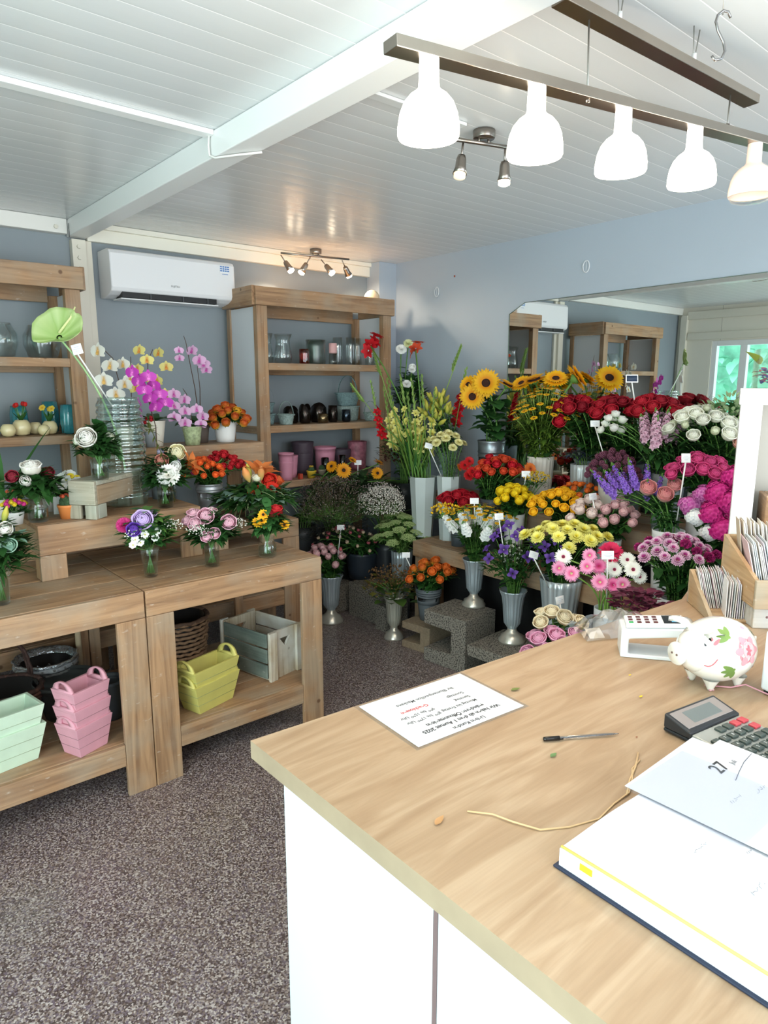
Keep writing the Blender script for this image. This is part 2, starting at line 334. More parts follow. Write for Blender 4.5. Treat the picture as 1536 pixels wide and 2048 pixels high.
def filler(mb, c, rx, rz, n, L, W, seed=0, mi=0, up=.3, lo=0.0, droop=.6, pt=.8, cz=-.5):
    """leaves filling a dome of radius rx under the blooms, growing out of its root"""
    rg = random.Random(seed); c = Vector(c)
    for i in range(n):
        a = rg.uniform(0, 2*PI); r = math.sqrt(rg.random())*rx; z = rg.uniform(lo, 1)*rz*(1 - .6*(r/rx)**2)
        p = c + Vector((r*math.cos(a), r*math.sin(a), z)); d = Vector((math.cos(a), math.sin(a), rg.uniform(-.2, .9)*1 + up)); leaf(mb, p - d.normalized()*L*.5, d, L*rg.uniform(.6, 1.25), W*rg.uniform(.7, 1.2), mi, droop*rg.uniform(.3, 1.4), pt=pt)

# ---------------------------------------------------------------- containers
def hollow(prof, th=.003, depth=None):
    """outer profile from the bottom centre up to the rim, then back down inside"""
    zr = prof[-1][1]; zb = prof[0][1] + .006 if depth is None else zr - depth
    inn = [(max(r-th, .001), z) for r, z in reversed(prof) if z > zb + .004]
    return [(.0005, prof[0][1])] + prof + inn + [(inn[-1][0], zb), (.0005, zb)]
SILVER = mat('B9C6CE', .32, .55, name='silver_plastic', noise=.06, nscale=6)
def pedestal_vase(loc, h, r, label, sil=SILVER, group=None):
    prof = [(r*.98, 0), (r*1.0, .012*h/.28), (r*.86, .022*h/.28), (r*.84, .034*h/.28), (r*.55, .046*h/.28), (r*.36, .062*h/.28), (r*.34, .074*h/.28), (r*.42, .084*h/.28), (r*.62, .105*h/.28), (r*.68, .15*h/.28), (r*.73, .20*h/.28), (r*.82, .245*h/.28), (r*.97, .272*h/.28), (r*1.02, h)]
    root = thing('pedestal_vase', label, 'vase', loc, 0, group)
    mb = MB(); b = prof[6:]; full = b + [(x-.004, z) for x, z in reversed(b)]
    lathe(mb, full, 72, .035, 18, f0=1, f1=7); obj('bowl', mb, sil, root)
    mb = MB(); lathe(mb, [(.001, 0)] + prof[:7] + [(.001, prof[6][1])], 40); obj('foot', mb, mat('CDC9BE', .28, .6, name='champagne_metal_plastic'), root); return root
def pot(name, loc, h, r0, r1, m, label, cat='pot', seg=28, rim=.0, amp=0, nf=0, group=None, th=.004, depth=.025, rings=0, phase=0, smooth=True, handle=False):
    prof = [(r0, 0)] + [(r0 + (r1-r0)*t, h*t) for t in (.25, .5, .75, .9)] + ([(r1+rim, h*.9), (r1+rim, h)] if rim else [(r1, h)])
    if rings:
        q = [prof[0], prof[1], prof[2], prof[3]]
        for k in range(rings):
            z = h*(.72+.07*k); rr = r0 + (r1-r0)*z/h; q += [(rr, z), (rr+.004, z+.006), (rr+.004, z+.012), (rr+.001, z+.016)]
        prof = q + [(r1, h*.97), (r1+.004, h)]
    mb = MB(); n = len(prof); lathe(mb, hollow(prof, th, depth if depth < h else None), seg, amp, nf, phase=phase); o = obj(name, mb, m, None, loc, smooth=smooth); tag(o, label, cat, group); return o
def glass_vase(loc, h, r0, r1, label, water=.55, m=None, prof=None, name='glass_vase', cat='vase', group=None, amp=0, nf=0, seg=28, stuff=True):
    root = thing(name, label, cat, loc, 0, group); prof = prof or [(r0*.95, 0), (r0, .008), (r0 + (r1-r0)*.3, h*.35), (r0 + (r1-r0)*.65, h*.7), (r1, h)]
    mb = MB(); lathe(mb, hollow(prof, .0025), seg, amp, nf); obj('glass_wall', mb, m or GLASS, root)
    if water:
        wz = h*water; pr = [(max(r-.004, .001), max(z, .009)) for r, z in prof if z < wz]; rr = pr[-1][0]; mb = MB(); lathe(mb, [(.0005, .009)] + pr + [(rr, wz), (.0005, wz)], seg); obj('water', mb, WATER, root)
    return root
def price_tag(card, base, yaw=-40, label='', w=.05, h=.034, dark=False, tilt=12, roll=0):
    """white plastic sign on a pointed stick; card = centre of the card, base = foot of the stick"""
    c, b = Vector(card), Vector(base); root = thing('price_sign', label, 'sign', base)
    mb = MB(); st = c - Vector((0, 0, h*.4)) - b; tube(mb, [(0, 0, 0), st*.5, st], .0028, 6, r2=.0035); obj('stick', mb, mat('F2F2F0', .4), root)
    M = Matrix.Translation(c-b) @ Matrix.Rotation(R_(yaw), 4, 'Z') @ Matrix.Rotation(R_(-tilt), 4, 'X') @ Matrix.Rotation(R_(roll), 4, 'Y')
    mb = MB(); box(mb, -w/2, w/2, -.0012, .0012, -h/2, h/2); o = obj('card', mb, mat('F4F5F7', .35), root, bevel=.0011); o.matrix_local = M
    mb = MB()
    if dark: box(mb, -w*.42, w*.42, -.0022, -.0013, -h*.36, h*.36)
    else:
        for i, l in enumerate((.5, .7, .4)): box(mb, -w*.5*l, w*.5*l, -.0018, -.0013, h*(.2-.2*i), h*(.225-.2*i))
    o = obj('print', mb, mat('2E3E58' if dark else 'A9B4CC', .5), root); o.matrix_local = M; return root
def text_mesh(name, body, size, m, parent, mtx, extr=.0003, align='CENTER', bold=0):
    cu = bpy.data.curves.new(name, 'FONT'); cu.body = body; cu.size = size; cu.extrude = extr; cu.align_x = align; cu.offset = bold
    t = bpy.data.objects.new('tmp', cu); C.objects.link(t); dg = bpy.context.evaluated_depsgraph_get(); me = bpy.data.meshes.new_from_object(t.evaluated_get(dg))
    C.objects.unlink(t); bpy.data.objects.remove(t); me.materials.clear(); me.materials.append(m)
    o = bpy.data.objects.new(name, me); C.objects.link(o); o.parent = parent; o.matrix_local = mtx; return o

# ================================================================ ROOM
XR, YB, ZC, XL, YF = 3.60, 4.25, 2.50, -1.15, -2.3
def panel_mat(col, axis, spacing, gw, gc, rough, bump=.5, name='panel'):
    """painted boards with a fine groove every `spacing` metres across `axis`"""
    m = bpy.data.materials.new(name); m.use_nodes = True; nt = m.node_tree; b = nt.nodes['Principled BSDF']
    tc = nt.nodes.new('ShaderNodeTexCoord'); s = nt.nodes.new('ShaderNodeSeparateXYZ'); nt.links.new(tc.outputs['Object'], s.inputs[0])
    d = nt.nodes.new('ShaderNodeMath'); d.operation = 'DIVIDE'; d.inputs[1].default_value = spacing; nt.links.new(s.outputs[axis], d.inputs[0])
    f = nt.nodes.new('ShaderNodeMath'); f.operation = 'FRACT'; nt.links.new(d.outputs[0], f.inputs[0])
    g = nt.nodes.new('ShaderNodeMath'); g.operation = 'LESS_THAN'; g.inputs[1].default_value = gw/spacing; nt.links.new(f.outputs[0], g.inputs[0])
    mx = nt.nodes.new('ShaderNodeMix'); mx.data_type = 'RGBA'; nt.links.new(g.outputs[0], mx.inputs[0]); mx.inputs[6].default_value = (*hx(col), 1); mx.inputs[7].default_value = (*hx(gc), 1)
    nt.links.new(mx.outputs[2], b.inputs['Base Color']); b.inputs['Roughness'].default_value = rough
    p = nt.nodes.new('ShaderNodeMath'); p.operation = 'PINGPONG'; p.inputs[1].default_value = .5; nt.links.new(f.outputs[0], p.inputs[0])
    q = nt.nodes.new('ShaderNodeMath'); q.operation = 'POWER'; q.inputs[1].default_value = .35; nt.links.new(p.outputs[0], q.inputs[0])
    bp = nt.nodes.new('ShaderNodeBump'); bp.inputs['Strength'].default_value = bump; bp.inputs['Distance'].default_value = .004
    nt.links.new(q.outputs[0], bp.inputs['Height']); nt.links.new(bp.outputs[0], b.inputs['Normal']); return m
CEIL = panel_mat('DEE1E2', 'Y', .1, .003, 'FFFFFF', .24, .35, 'white_ceiling_boards')
WALLB = mat('8D979D', .5, name='grey_blue_wall_paint', noise=.03, nscale=1.5)
WALLR = mat('AAB5C1', .55, name='pale_blue_wall_paint', noise=.03, nscale=1.2)
CREAM = mat('E4DFD0', .5, name='cream_paint'); WHITE = mat('F1F2F2', .4, name='white_paint')
def floor_mat():
    m = bpy.data.materials.new('speckled_vinyl_floor'); m.use_nodes = True; nt = m.node_tree; b = nt.nodes['Principled BSDF']
    tc = nt.nodes.new('ShaderNodeTexCoord'); v = nt.nodes.new('ShaderNodeTexVoronoi'); v.inputs['Scale'].default_value = 210; nt.links.new(tc.outputs['Object'], v.inputs['Vector'])
    s = nt.nodes.new('ShaderNodeSeparateColor'); nt.links.new(v.outputs['Color'], s.inputs[0]); r = nt.nodes.new('ShaderNodeValToRGB'); nt.links.new(s.outputs[0], r.inputs[0])
    e = r.color_ramp.elements; r.color_ramp.interpolation = 'CONSTANT'
    cols = ['4A3D3B', '93857F', '695C66', 'B2A8A4', '584A48', '897D7E', '72625C']
    e[0].position = 0; e[0].color = (*hx(cols[0]), 1); e[1].position = .15; e[1].color = (*hx(cols[1]), 1)
    for i, c in enumerate(cols[2:]): x = e.new(.3+.14*i); x.color = (*hx(c), 1)
    nt.links.new(r.outputs[0], b.inputs['Base Color']); b.inputs['Roughness'].default_value = .30; return m
struct('floor', BX(XL-.1, XR+.1, YF-.1, YB+.1, -.1, 0), floor_mat(), smooth=False)
struct('ceiling', BX(XL-.1, XR+.1, YF-.1, YB+.1, ZC, ZC+.1), CEIL, smooth=False)
struct('wall_back', BX(XL-.1, XR+.1, YB, YB+.1, 0, ZC), WALLB, smooth=False)
mb = BX(XR, XR+.1, YF-.1, YB, 0, ZC); struct('wall_right', mb, WALLR, smooth=False)
PANELL = panel_mat('E9E4D6', 'Y', .62, .006, 'B9B3A4', .5, .2, 'cream_wall_panels')
mb = MB()   # left wall with a window and a door opening
DW = [(-.8, 1.5, 0.0, 2.15), (2.35, 3.82, .85, 2.10)]
box(mb, XL-.1, XL, YF-.1, -.8, 0, ZC); box(mb, XL-.1, XL, -.8, 1.5, 2.15, ZC); box(mb, XL-.1, XL, 1.5, 2.35, 0, ZC)
box(mb, XL-.1, XL, 2.35, 3.82, 0, .85); box(mb, XL-.1, XL, 2.35, 3.82, 2.10, ZC); box(mb, XL-.1, XL, 3.82, YB, 0, ZC)
struct('wall_left', mb, PANELL, smooth=False)
mb = MB(); box(mb, XL-.1, -.7, YF-.1, YF, 0, ZC); box(mb, 2.9, XR+.1, YF-.1, YF, 0, ZC); box(mb, -.7, 2.9, YF-.1, YF, 0, .1); box(mb, -.7, 2.9, YF-.1, YF, 2.35, ZC)
struct('wall_front', mb, PANELL, smooth=False)
def window(name, x, y0, y1, z0, z1, nm=1):
    mb = MB(); t = .06
    for a in ((y0, y0+t, z0, z1), (y1-t, y1, z0, z1), (y0+t, y1-t, z0, z0+t), (y0+t, y1-t, z1-t, z1)): box(mb, x-.08, x-.01, *a)
    for k in range(nm): yy = y0 + (y1-y0)*(k+1)/(nm+1); box(mb, x-.08, x-.01, yy-.04, yy+.04, z0+t, z1-t)
    o = struct(name, mb, WHITE, smooth=False, bevel=.004)
    obj('window_pane', BX(x-.05, x-.044, y0+t, y1-t, z0+t, z1-t), glass('F4FBF8', .04, 'window_glass'), o, smooth=False)
window('window_1', XL, 2.35, 3.82, .85, 2.10, 3); window('door_1', XL, -.8, 1.5, 0, 2.15, 1)
mb = MB()
for a in ((-.7, -.64, .1, 2.35), (2.84, 2.9, .1, 2.35), (-.64, 2.84, .1, .16), (-.64, 2.84, 2.29, 2.35), (1.06, 1.14, .16, 2.29)): box(mb, a[0], a[1], YF-.09, YF-.02, a[2], a[3])
struct('window_2', mb, WHITE, smooth=False)
# posts, beams and trims
mb = MB(); box(mb, 1.255, 1.355, .0-2.3, YB-.01, 2.41, ZC-.001); struct('trim_1', mb, mat('F2F3F2', .35), smooth=False, bevel=.004)
mb = MB(); box(mb, 1.27, 1.345, 4.20, YB-.001, 0, 2.40); box(mb, 1.345, 1.385, 4.225, YB-.001, 0, 2.40); struct('trim_2', mb, CREAM, smooth=False, bevel=.002)
mb = MB(); box(mb, XL, 1.25, 4.195, YB-.001, 2.42, ZC-.001); struct('trim_3', mb, mat('F0EEE8', .4), smooth=False, bevel=.003)
mb = MB(); box(mb, 1.36, 3.43, 4.21, YB-.001, 2.40, 2.47); box(mb, 1.36, 3.43, 4.19, 4.235, 2.47, ZC-.001); struct('trim_4', mb, mat('EFEBDD', .4), smooth=False, bevel=.003)
mb = MB(); box(mb, 3.43, XR-.001, 4.10, YB-.001, 0, ZC-.001); struct('trim_5', mb, WALLR, smooth=False)
mb = MB(); box(mb, XL, 1.254, 2.425, 2.475, 2.482, ZC-.001); struct('trim_6', mb, mat('F4F5F4', .35), smooth=False, bevel=.002)
mb = MB(); box(mb, 1.356, 1.90, 1.79, 1.83, 2.488, ZC-.001); struct('trim_7', mb, mat('D9DCDC', .35), smooth=False, bevel=.002)
mb = MB(); box(mb, XL+.001, XL+.05, 4.12, 4.194, 0, 2.41); box(mb, XL+.001, XL+.035, YF, 4.12, 2.36, 2.45); box(mb, XL+.001, XL+.03, 1.6, 4.11, 2.12, 2.20); struct('trim_8', mb, CREAM, smooth=False, bevel=.002)
for i, (x, y, z) in enumerate([(1.305, 4.197, 2.36), (1.305, 4.197, 2.30), (1.19, 4.192, 2.45)]):
    mb = MB(); lathe(mb, [(.0005, -.008), (.011, -.008), (.012, 0)], 6); o = obj('bolt_head', mb, CREAM, None, (x, y, z), (R_(90)*-1, 0, 0), smooth=False)
    o.rotation_euler = (R_(-90), 0, 0); tag(o, ['cream bolt head, upper of two on the post below the ceiling beam', 'cream bolt head, lower of two on the post below the ceiling beam', 'white bolt head on the wall trim left of the ceiling beam'][i], 'bolt')
# cable wrapped over the beam
mb = MB(); tube(mb, [(1.248, 2.45, 2.495), (1.245, 2.455, 2.45), (1.246, 2.45, 2.415), (1.252, 2.42, 2.403), (1.30, 2.33, 2.402), (1.352, 2.26, 2.404)], .004, 8)
tag(obj('cable', mb, mat('E6E6E2', .5)), 'white cable wrapped under the big ceiling beam', 'cable')
mb = MB(); tube(mb, [(1.249, 4.16, 2.47), (1.245, 4.15, 2.44), (1.248, 4.16, 2.415), (1.25, 4.17, 2.40)], .002, 6)
tag(obj('wire', mb, mat('4A4A4A', .5)), 'short thin wire at the back end of the ceiling beam', 'cable')
# knobs on the right wall
for y, z, l in ((3.653, 2.25, 'small pale ring on the blue right wall, nearer the corner'), (2.416, 2.273, 'small pale ring on the blue right wall above the mirror')):
    mb = MB()
    N = 24; ring = [(0, .021*math.cos(2*PI*i/N), .033*math.sin(2*PI*i/N)) for i in range(N+1)]
    tube(mb, ring, .0035, 6); tube(mb, [(0, 0, -.03), (0, 0, .03)], .002, 5); tag(obj('wall_ring', mb, mat('D9DCDF', .5), None, (XR-.0045, y, z)), l, 'wall ring')
mb = MB(); lathe(mb, [(.0005, .002), (.007, .002), (.007, 0)], 10); o = obj('wall_spot', mb, mat('A8543F', .6), None, (XR-.001, 3.48, 2.34), (0, R_(-90), 0)); tag(o, 'tiny reddish plug on the blue wall near the corner', 'plug')
# hedge seen through the left window
mb = MB(); rg = random.Random(4)
for i in range(1500):
    p = Vector((XL-2.2-rg.random()*.5, rg.uniform(.2, 6.5), rg.uniform(0, 3.0))); leaf(mb, p, (rg.uniform(.2, 1), rg.uniform(-1, 1), rg.uniform(-.8, .6)), .2, .12)
box(mb, XL-3.1, XL-2.75, 0, 6.8, 0, 2.9, 1)
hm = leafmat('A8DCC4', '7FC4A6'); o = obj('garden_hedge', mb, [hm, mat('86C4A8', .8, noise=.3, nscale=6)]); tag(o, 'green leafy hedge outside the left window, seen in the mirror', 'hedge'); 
# mirror
t = thing('wall_mirror', 'large frameless wall mirror with a clipped corner behind the flowers', 'mirror', (XR-.006, 0, 0))
pts = [(2.975, .70), (2.975, 2.045), (2.852, 2.108), (-.4, 2.145), (-.4, .70)]
vs = [(0, y, z) for y, z in pts] + [(.005, y, z) for y, z in pts]; n = 5
mb = MB(); mb.add(vs, [tuple(range(n)), tuple(range(2*n-1, n-1, -1))] + [(i, i+n, (i+1) % n+n, (i+1) % n) for i in range(n)])
obj('mirror_glass', mb, mat('EDF3F1', .0, 1, name='silvered_mirror'), t, smooth=False)
mb = MB()
for a, b in zip(pts[:4], pts[1:4]): tube(mb, [(-.001, a[0], a[1]), (-.001, b[0], b[1])], .0022, 4)
obj('bevelled_edge', mb, mat('6F8078', .2), t)
# air conditioner
t = thing('air_conditioner', 'white wall-mounted air conditioner between the shelf units', 'air conditioner', (1.42, 4.249, 2.09))
WAC = mat('EDEDEF', .32, name='white_appliance_plastic'); pr = [(0, .0), (0, .265), (-.14, .265), (-.185, .255), (-.20, .235), (-.205, .05), (-.195, .03), (-.15, .012), (-.08, .0)]
mb = MB(); n = len(pr); L = .775
vs = [(x, y, z) for x in (0, .012, L-.012, L) for y, z in [((y*(.985 if x in (0, L) else 1)), z*(.99 if x in (0, L) else 1)+(.001 if x in (0, L) else 0)) for y, z in pr]]
fs = [(k*n+i, k*n+(i+1) % n, (k+1)*n+(i+1) % n, (k+1)*n+i) for k in range(3) for i in range(n)] + [tuple(range(n-1, -1, -1)), tuple(3*n+i for i in range(n))]
mb.add(vs, fs); obj('housing', mb, WAC, t, smooth=False, bevel=.006)
obj('air_outlet', BX(.06, L-.13, -.196, -.09, -.002, .028), mat('15171A', .5), t, smooth=False)
obj('air_flap', BX(.05, L-.12, -.20, -.07, -.013, -.006), WAC, t, smooth=False, bevel=.002)
for k in (.22, .42, .58): obj('vane', BX(k, k+.006, -.203, -.10, -.004, .026), mat('4A4D50', .5), t, smooth=False)
mb = MB(); box(mb, L-.105, L-.04, -.2072, -.2062, .190, .232); obj('energy_sticker', mb, mat('F5F8FB', .4), t, smooth=False)
mb = MB()
for i in range(3):
    for k in range(4): box(mb, L-.103+.016*k, L-.090+.016*k, -.2078, -.2073, .222-.012*i, .230-.012*i)
box(mb, L-.09, L-.05, -.2078, -.2073, .180, .183); obj('sticker_print', mb, mat('4F7FC0', .5), t, smooth=False)
text_mesh('maker_lettering', 'FUJITSU', .016, mat('8A8E92', .4), t, Matrix.Translation((.375, -.2085, .075)) @ Matrix.Rotation(R_(90), 4, 'X'))
# ---------------------------------------------------------------- ceiling spot bars
NICK = mat('9A938C', .28, 1, name='brushed_nickel'); WARM = (1, .80, .58)
def spot_bar(loc, rz, xs, lit, label, L, names=''):
    t = thing('spot_bar', label, 'ceiling light', loc, rz)
    mb = MB(); lathe(mb, [(.0005, -.03), (.038, -.03), (.04, -.026), (.04, -.002), (.0005, -.002)], 24); obj('ceiling_mount', mb, NICK, t)
    mb = MB(); tube(mb, [(-L/2, 0, -.045), (L/2, 0, -.045)], .007, 10); tube(mb, [(-.02, 0, -.045), (-.02, 0, -.028)], .005, 6); tube(mb, [(.02, 0, -.045), (.02, 0, -.028)], .005, 6); obj('bar', mb, NICK, t)
    for i, (x, tilt, ln) in enumerate(xs):
        mb = MB(); tube(mb, [(0, 0, .055), (0, 0, .0)], .004, 6); lathe(mb, [(.0005, .004), (.014, .004), (.018, -.01), (.020, -.04), (.026, -.062), (.023, -.062), (.017, -.04)], 18)
        o = obj('spot_head', mb, NICK, t, (x, 0, -.10), (R_(tilt), R_(ln), 0))
        mb = MB(); lathe(mb, [(.022, -.060), (.021, -.075), (.010, -.080), (.0005, -.081)], 16)
        e = obj('bulb', mb, mat('FFE9C8', .3, emit=22 if lit[i] else .6), o)
        if lit[i]:
            ld = bpy.data.lights.new('spot_lamp', 'SPOT'); ld.energy = 9; ld.color = WARM; ld.spot_size = R_(110); ld.spot_blend = .6; ld.shadow_soft_size = .02
            l = bpy.data.objects.new('spot_lamp', ld); C.objects.link(l); l.parent = o; l.location = (0, 0, -.09)
    return t
spot_bar((2.80, 4.02, ZC-.001), R_(-12), [(-.22, -20, -28), (-.07, 10, 30), (.075, -30, -30), (.22, 20, -38)], [1, 1, 1, 1], 'brushed nickel ceiling bar with four lit spotlights near the back wall', .50)
spot_bar((2.0, 1.80, ZC-.001), R_(-18), [(-.09, -8, 10), (.09, 0, 0)], [0, 1], 'brushed nickel ceiling bar with two spotlights under the ridge', .30)
# pendant lamp
t = thing('pendant_light', 'long brushed bar pendant light with opal glass shades above the counter', 'pendant light', (0, 0, 0))
BR = mat('A0978C', .30, 1, name='brushed_bronze_steel', noise=.08, nscale=5)
def beam(name, a, b, w, h, m, parent):
    a, b = Vector(a), Vector(b); d = b-a; L = d.length; q = d.to_track_quat('X', 'Z')
    o = obj(name, BX(0, L, -w/2, w/2, -h/2, h/2), m, parent, smooth=False, bevel=.0015); o.matrix_local = Matrix.Translation(a) @ q.to_matrix().to_4x4(); return o
A = Vector((.915, 1.062, 2.220)); dB = Vector((.290, -.0325, .0145)); L0 = Vector((1.0, 1.045, 2.222))
beam('lamp_bar', A, A + dB*5.0, .045, .022, BR, t)
OP = bpy.data.materials.new('opal_glass_lit'); OP.use_nodes = True; b = OP.node_tree.nodes['Principled BSDF']; b.inputs['Base Color'].default_value = (.9, .88, .85, 1); b.inputs['Roughness'].default_value = .25
b.inputs['Emission Color'].default_value = (1, .88, .74, 1); b.inputs['Emission Strength'].default_value = 5
OP2 = mat('EFD9CC', .25, name='opal_glass_dim', emit=.12)
shp = [(.0190, -.0), (.0200, -.040), (.0205, -.050), (.025, -.056), (.038, -.065), (.049, -.078), (.0565, -.096), (.0605, -.120), (.0605, -.136), (.0585, -.140)]
for i in range(5):
    p = L0 + dB*i; hold = p - Vector((0, 0, .008)); mb = MB(); dim = i == 4
    pr = shp + [(r-.0025, z) for r, z in reversed(shp[:-1])]; lathe(mb, pr, 36); s = obj('glass_shade', mb, OP2 if dim else OP, t, hold - Vector((0, 0, .002)))
    mb = MB(); sphere(mb, (0, 0, -.095), .024, 14, 10); obj('bulb', mb, mat('FFF1DC', .3, emit=.3 if dim else 30), s)
    if not dim:
        ld = bpy.data.lights.new('pendant_lamp', 'POINT'); ld.energy = 4.5; ld.color = WARM; ld.shadow_soft_size = .045
        l = bpy.data.objects.new('pendant_lamp', ld); C.objects.link(l); l.parent = s; l.location = (0, 0, -.17)
    else:
        mb = MB(); lathe(mb, [(.0595, -.135), (.052, -.152), (.03, -.158), (.0005, -.16)], 28); obj('clear_glass_cap', mb, GLASS, s)
U1, U2 = Vector((1.477, 1.019, 2.415)), Vector((2.039, .942, 2.375)); du = (U2-U1).normalized()
u0 = U1 - du*.098; u1 = U2 + du*.105; beam('upper_bar', u0 + Vector((0, 0, .012)), u1 + Vector((0, 0, .012)), .045, .022, BR, t)
WIRE = mat('9C9A94', .35, .8)
for a, bb in ((U1, (1.4556, .998, 2.236)), (U2, (2.020, .9346, 2.276))):
    mb = MB(); tube(mb, [a, bb], .0022, 6); obj('suspension_cable', mb, WIRE, t)
    bb = Vector(bb); mb = MB(); lathe(mb, [(.0005, .02), (.006, .02), (.006, -.005), (.0005, -.005)], 10); obj('cable_grip', mb, NICK, t, bb)
for k, (f, dx) in enumerate(((.26, -.012), (.26, .012), (.64, -.012), (.64, .02))):
    p = u0.lerp(u1, f) + Vector((0, 0, .02)); mb = MB(); tube(mb, [p, p + Vector((dx, 0, ZC-.002-p.z))], .0016, 6); obj('hanging_wire', mb, WIRE, t)
    if k % 2 == 0: mb = MB(); lathe(mb, [(.0005, .03), (.006, .03), (.006, 0), (.0005, 0)], 10); obj('cable_grip', mb, mat('E8E8E6', .3), t, p)
# S hook on a wire
t = thing('s_hook', 'bent metal S-hook hanging from the ceiling beside the pendant light', 'hook', (1.59, .765, 2.498))
mb = MB(); tube(mb, [(0, 0, 0), (0, 0, -.13)], .0015, 6); obj('wire_loop', mb, WIRE, t)
S = [(x*.8, 0, (z+.07)*.85-.122) for x, y, z in [(.022, 0, -.085), (.014, 0, -.072), (0, 0, -.07), (-.014, 0, -.080), (-.018, 0, -.095), (-.010, 0, -.115), (.008, 0, -.14), (.014, 0, -.16), (.006, 0, -.178), (-.012, 0, -.182), (-.022, 0, -.172)]]
mb = MB(); tube(mb, S, .0028, 8); o = obj('hook', mb, mat('8F8F8F', .25, 1), t, rot=(0, 0, R_(-35)))

# ================================================================ SHELF UNITS
GREYP = mat('D9DBDF', .5, name='grey_painted_panel')
def shelf_unit(x0, x1, label):
    y0, y1 = 3.80, 4.19; t = thing('shelf_unit', label, 'shelf', (x0, y1, 0)); W = x1-x0
    def b(n, a0, a1, b0, b1, c0, c1, **k): board(n, t, a0, a1, b0-y1, b1-y1, c0, c1, **k)
    b('post', 0, .075, y0, y0+.045, 0, 2.075); b('post', W-.075, W, y0, y0+.045, 0, 2.075)
    b('post', 0, .06, y1-.045, y1, 0, 2.075); b('post', W-.06, W, y1-.045, y1, 0, 2.075)
    b('top_rail', -.015, W+.015, y0-.022, y0-.001, 2.075, 2.185); b('top_rail', -.03, -.005, y0-.001, y1, 2.075, 2.19, axis='y'); b('top_rail', W+.005, W+.03, y0-.001, y1, 2.075, 2.19, axis='y')
    b('top_board', -.004, W+.004, y0, y1, 2.155, 2.175)
    b('back_rail', .06, W-.06, y1-.022, y1-.002, 2.04, 2.15)
    for z in (1.73, 1.335, .97):
        b('shelf', .019, W-.019, y0+.046, y1-.046, z-.022, z); b('shelf_rail', .075, W-.075, y0+.002, y0+.045, z-.045, z)
        b('back_rail', .06, W-.06, y1-.03, y1-.008, z-.07, z-.024)
        if z == 1.335:
            for xx in (.0, W-.009): b('side_rail', xx, xx+.009, y0+.046, y1-.046, z-.05, z-.001, axis='y')
    for xx in (.010, W-.018): obj('side_panel', BX(xx, xx+.008, y0+.046-y1, -.046, .98, 2.07), GREYP, t, smooth=False)
    return t
shelf_unit(.10, 1.17, 'reclaimed wood shelf unit at the left edge of the picture with glass vases'); shelf_unit(2.20, 3.29, 'reclaimed wood shelf unit in the corner by the air conditioner')
FR = glass('D9E2DC', .30, 'frosted_glass', .35)
def cyl_glass(x, z, r, h, label, group=None, prof=None, m=None, cat='vase', water=0, y=3.95, amp=0, nf=0, name='glass_vase'):
    return glass_vase((x, y, z+.001), h, r, r, label, water, m, prof, name, cat, group, amp, nf)
hur = lambda h: [(.045, 0), (.055, .01), (.062, h*.25), (.050, h*.6), (.046, h*.75), (.062, h)]
cyl_glass(2.345, 1.73, .06, .19, 'curvy clear hurricane glass at the left end of the corner unit top shelf', prof=hur(.19), y=3.97)
cyl_glass(2.475, 1.73, .06, .19, 'curvy clear hurricane glass, second from the left on the corner unit top shelf', prof=hur(.19), y=3.95)
cyl_glass(2.615, 1.73, .034, .098, 'small rose pink glass tumbler on the corner unit top shelf', m=glass('EBA9A0', .25, 'pink_glass'), y=3.91, name='glass_tumbler', cat='glass')
cyl_glass(2.75, 1.73, .068, .165, 'wide frosted white glass cylinder on the corner unit top shelf', m=FR, y=3.97)
t = thing('pillar_candle', 'pale pink pillar candle in a clear glass on the corner unit top shelf', 'candle', (2.86, 3.92, 1.731))
mb = MB(); lathe(mb, [(.0005, .075), (.026, .075), (.028, .08), (.028, .142), (.024, .146), (.0005, .143)], 20); obj('wax', mb, mat('D9A8A6', .6), t)
mb = MB(); lathe(mb, hollow([(.026, 0), (.028, .01), (.030, .08)], .002), 20); obj('glass_holder', mb, GLASS, t); mb = MB(); tube(mb, [(0, 0, .143), (.001, 0, .155)], .001, 5); obj('wick', mb, mat('2A2522'), t)
for i, (x, y, l) in enumerate([(2.945, 3.98, 'right behind the pink candle'), (3.015, 3.92, 'third clear glass from the right end of the corner unit top shelf'), (3.10, 3.96, 'tall clear cylinder glass beside the red gladiolus bloom'), (3.19, 3.92, 'clear cylinder glass at the right end of the corner unit top shelf')]):
    cyl_glass(x, 1.73, .036, .19, ('slim clear cylinder glass ' + l) if i == 0 else l, 'slim glasses on the corner unit top shelf', y=y)
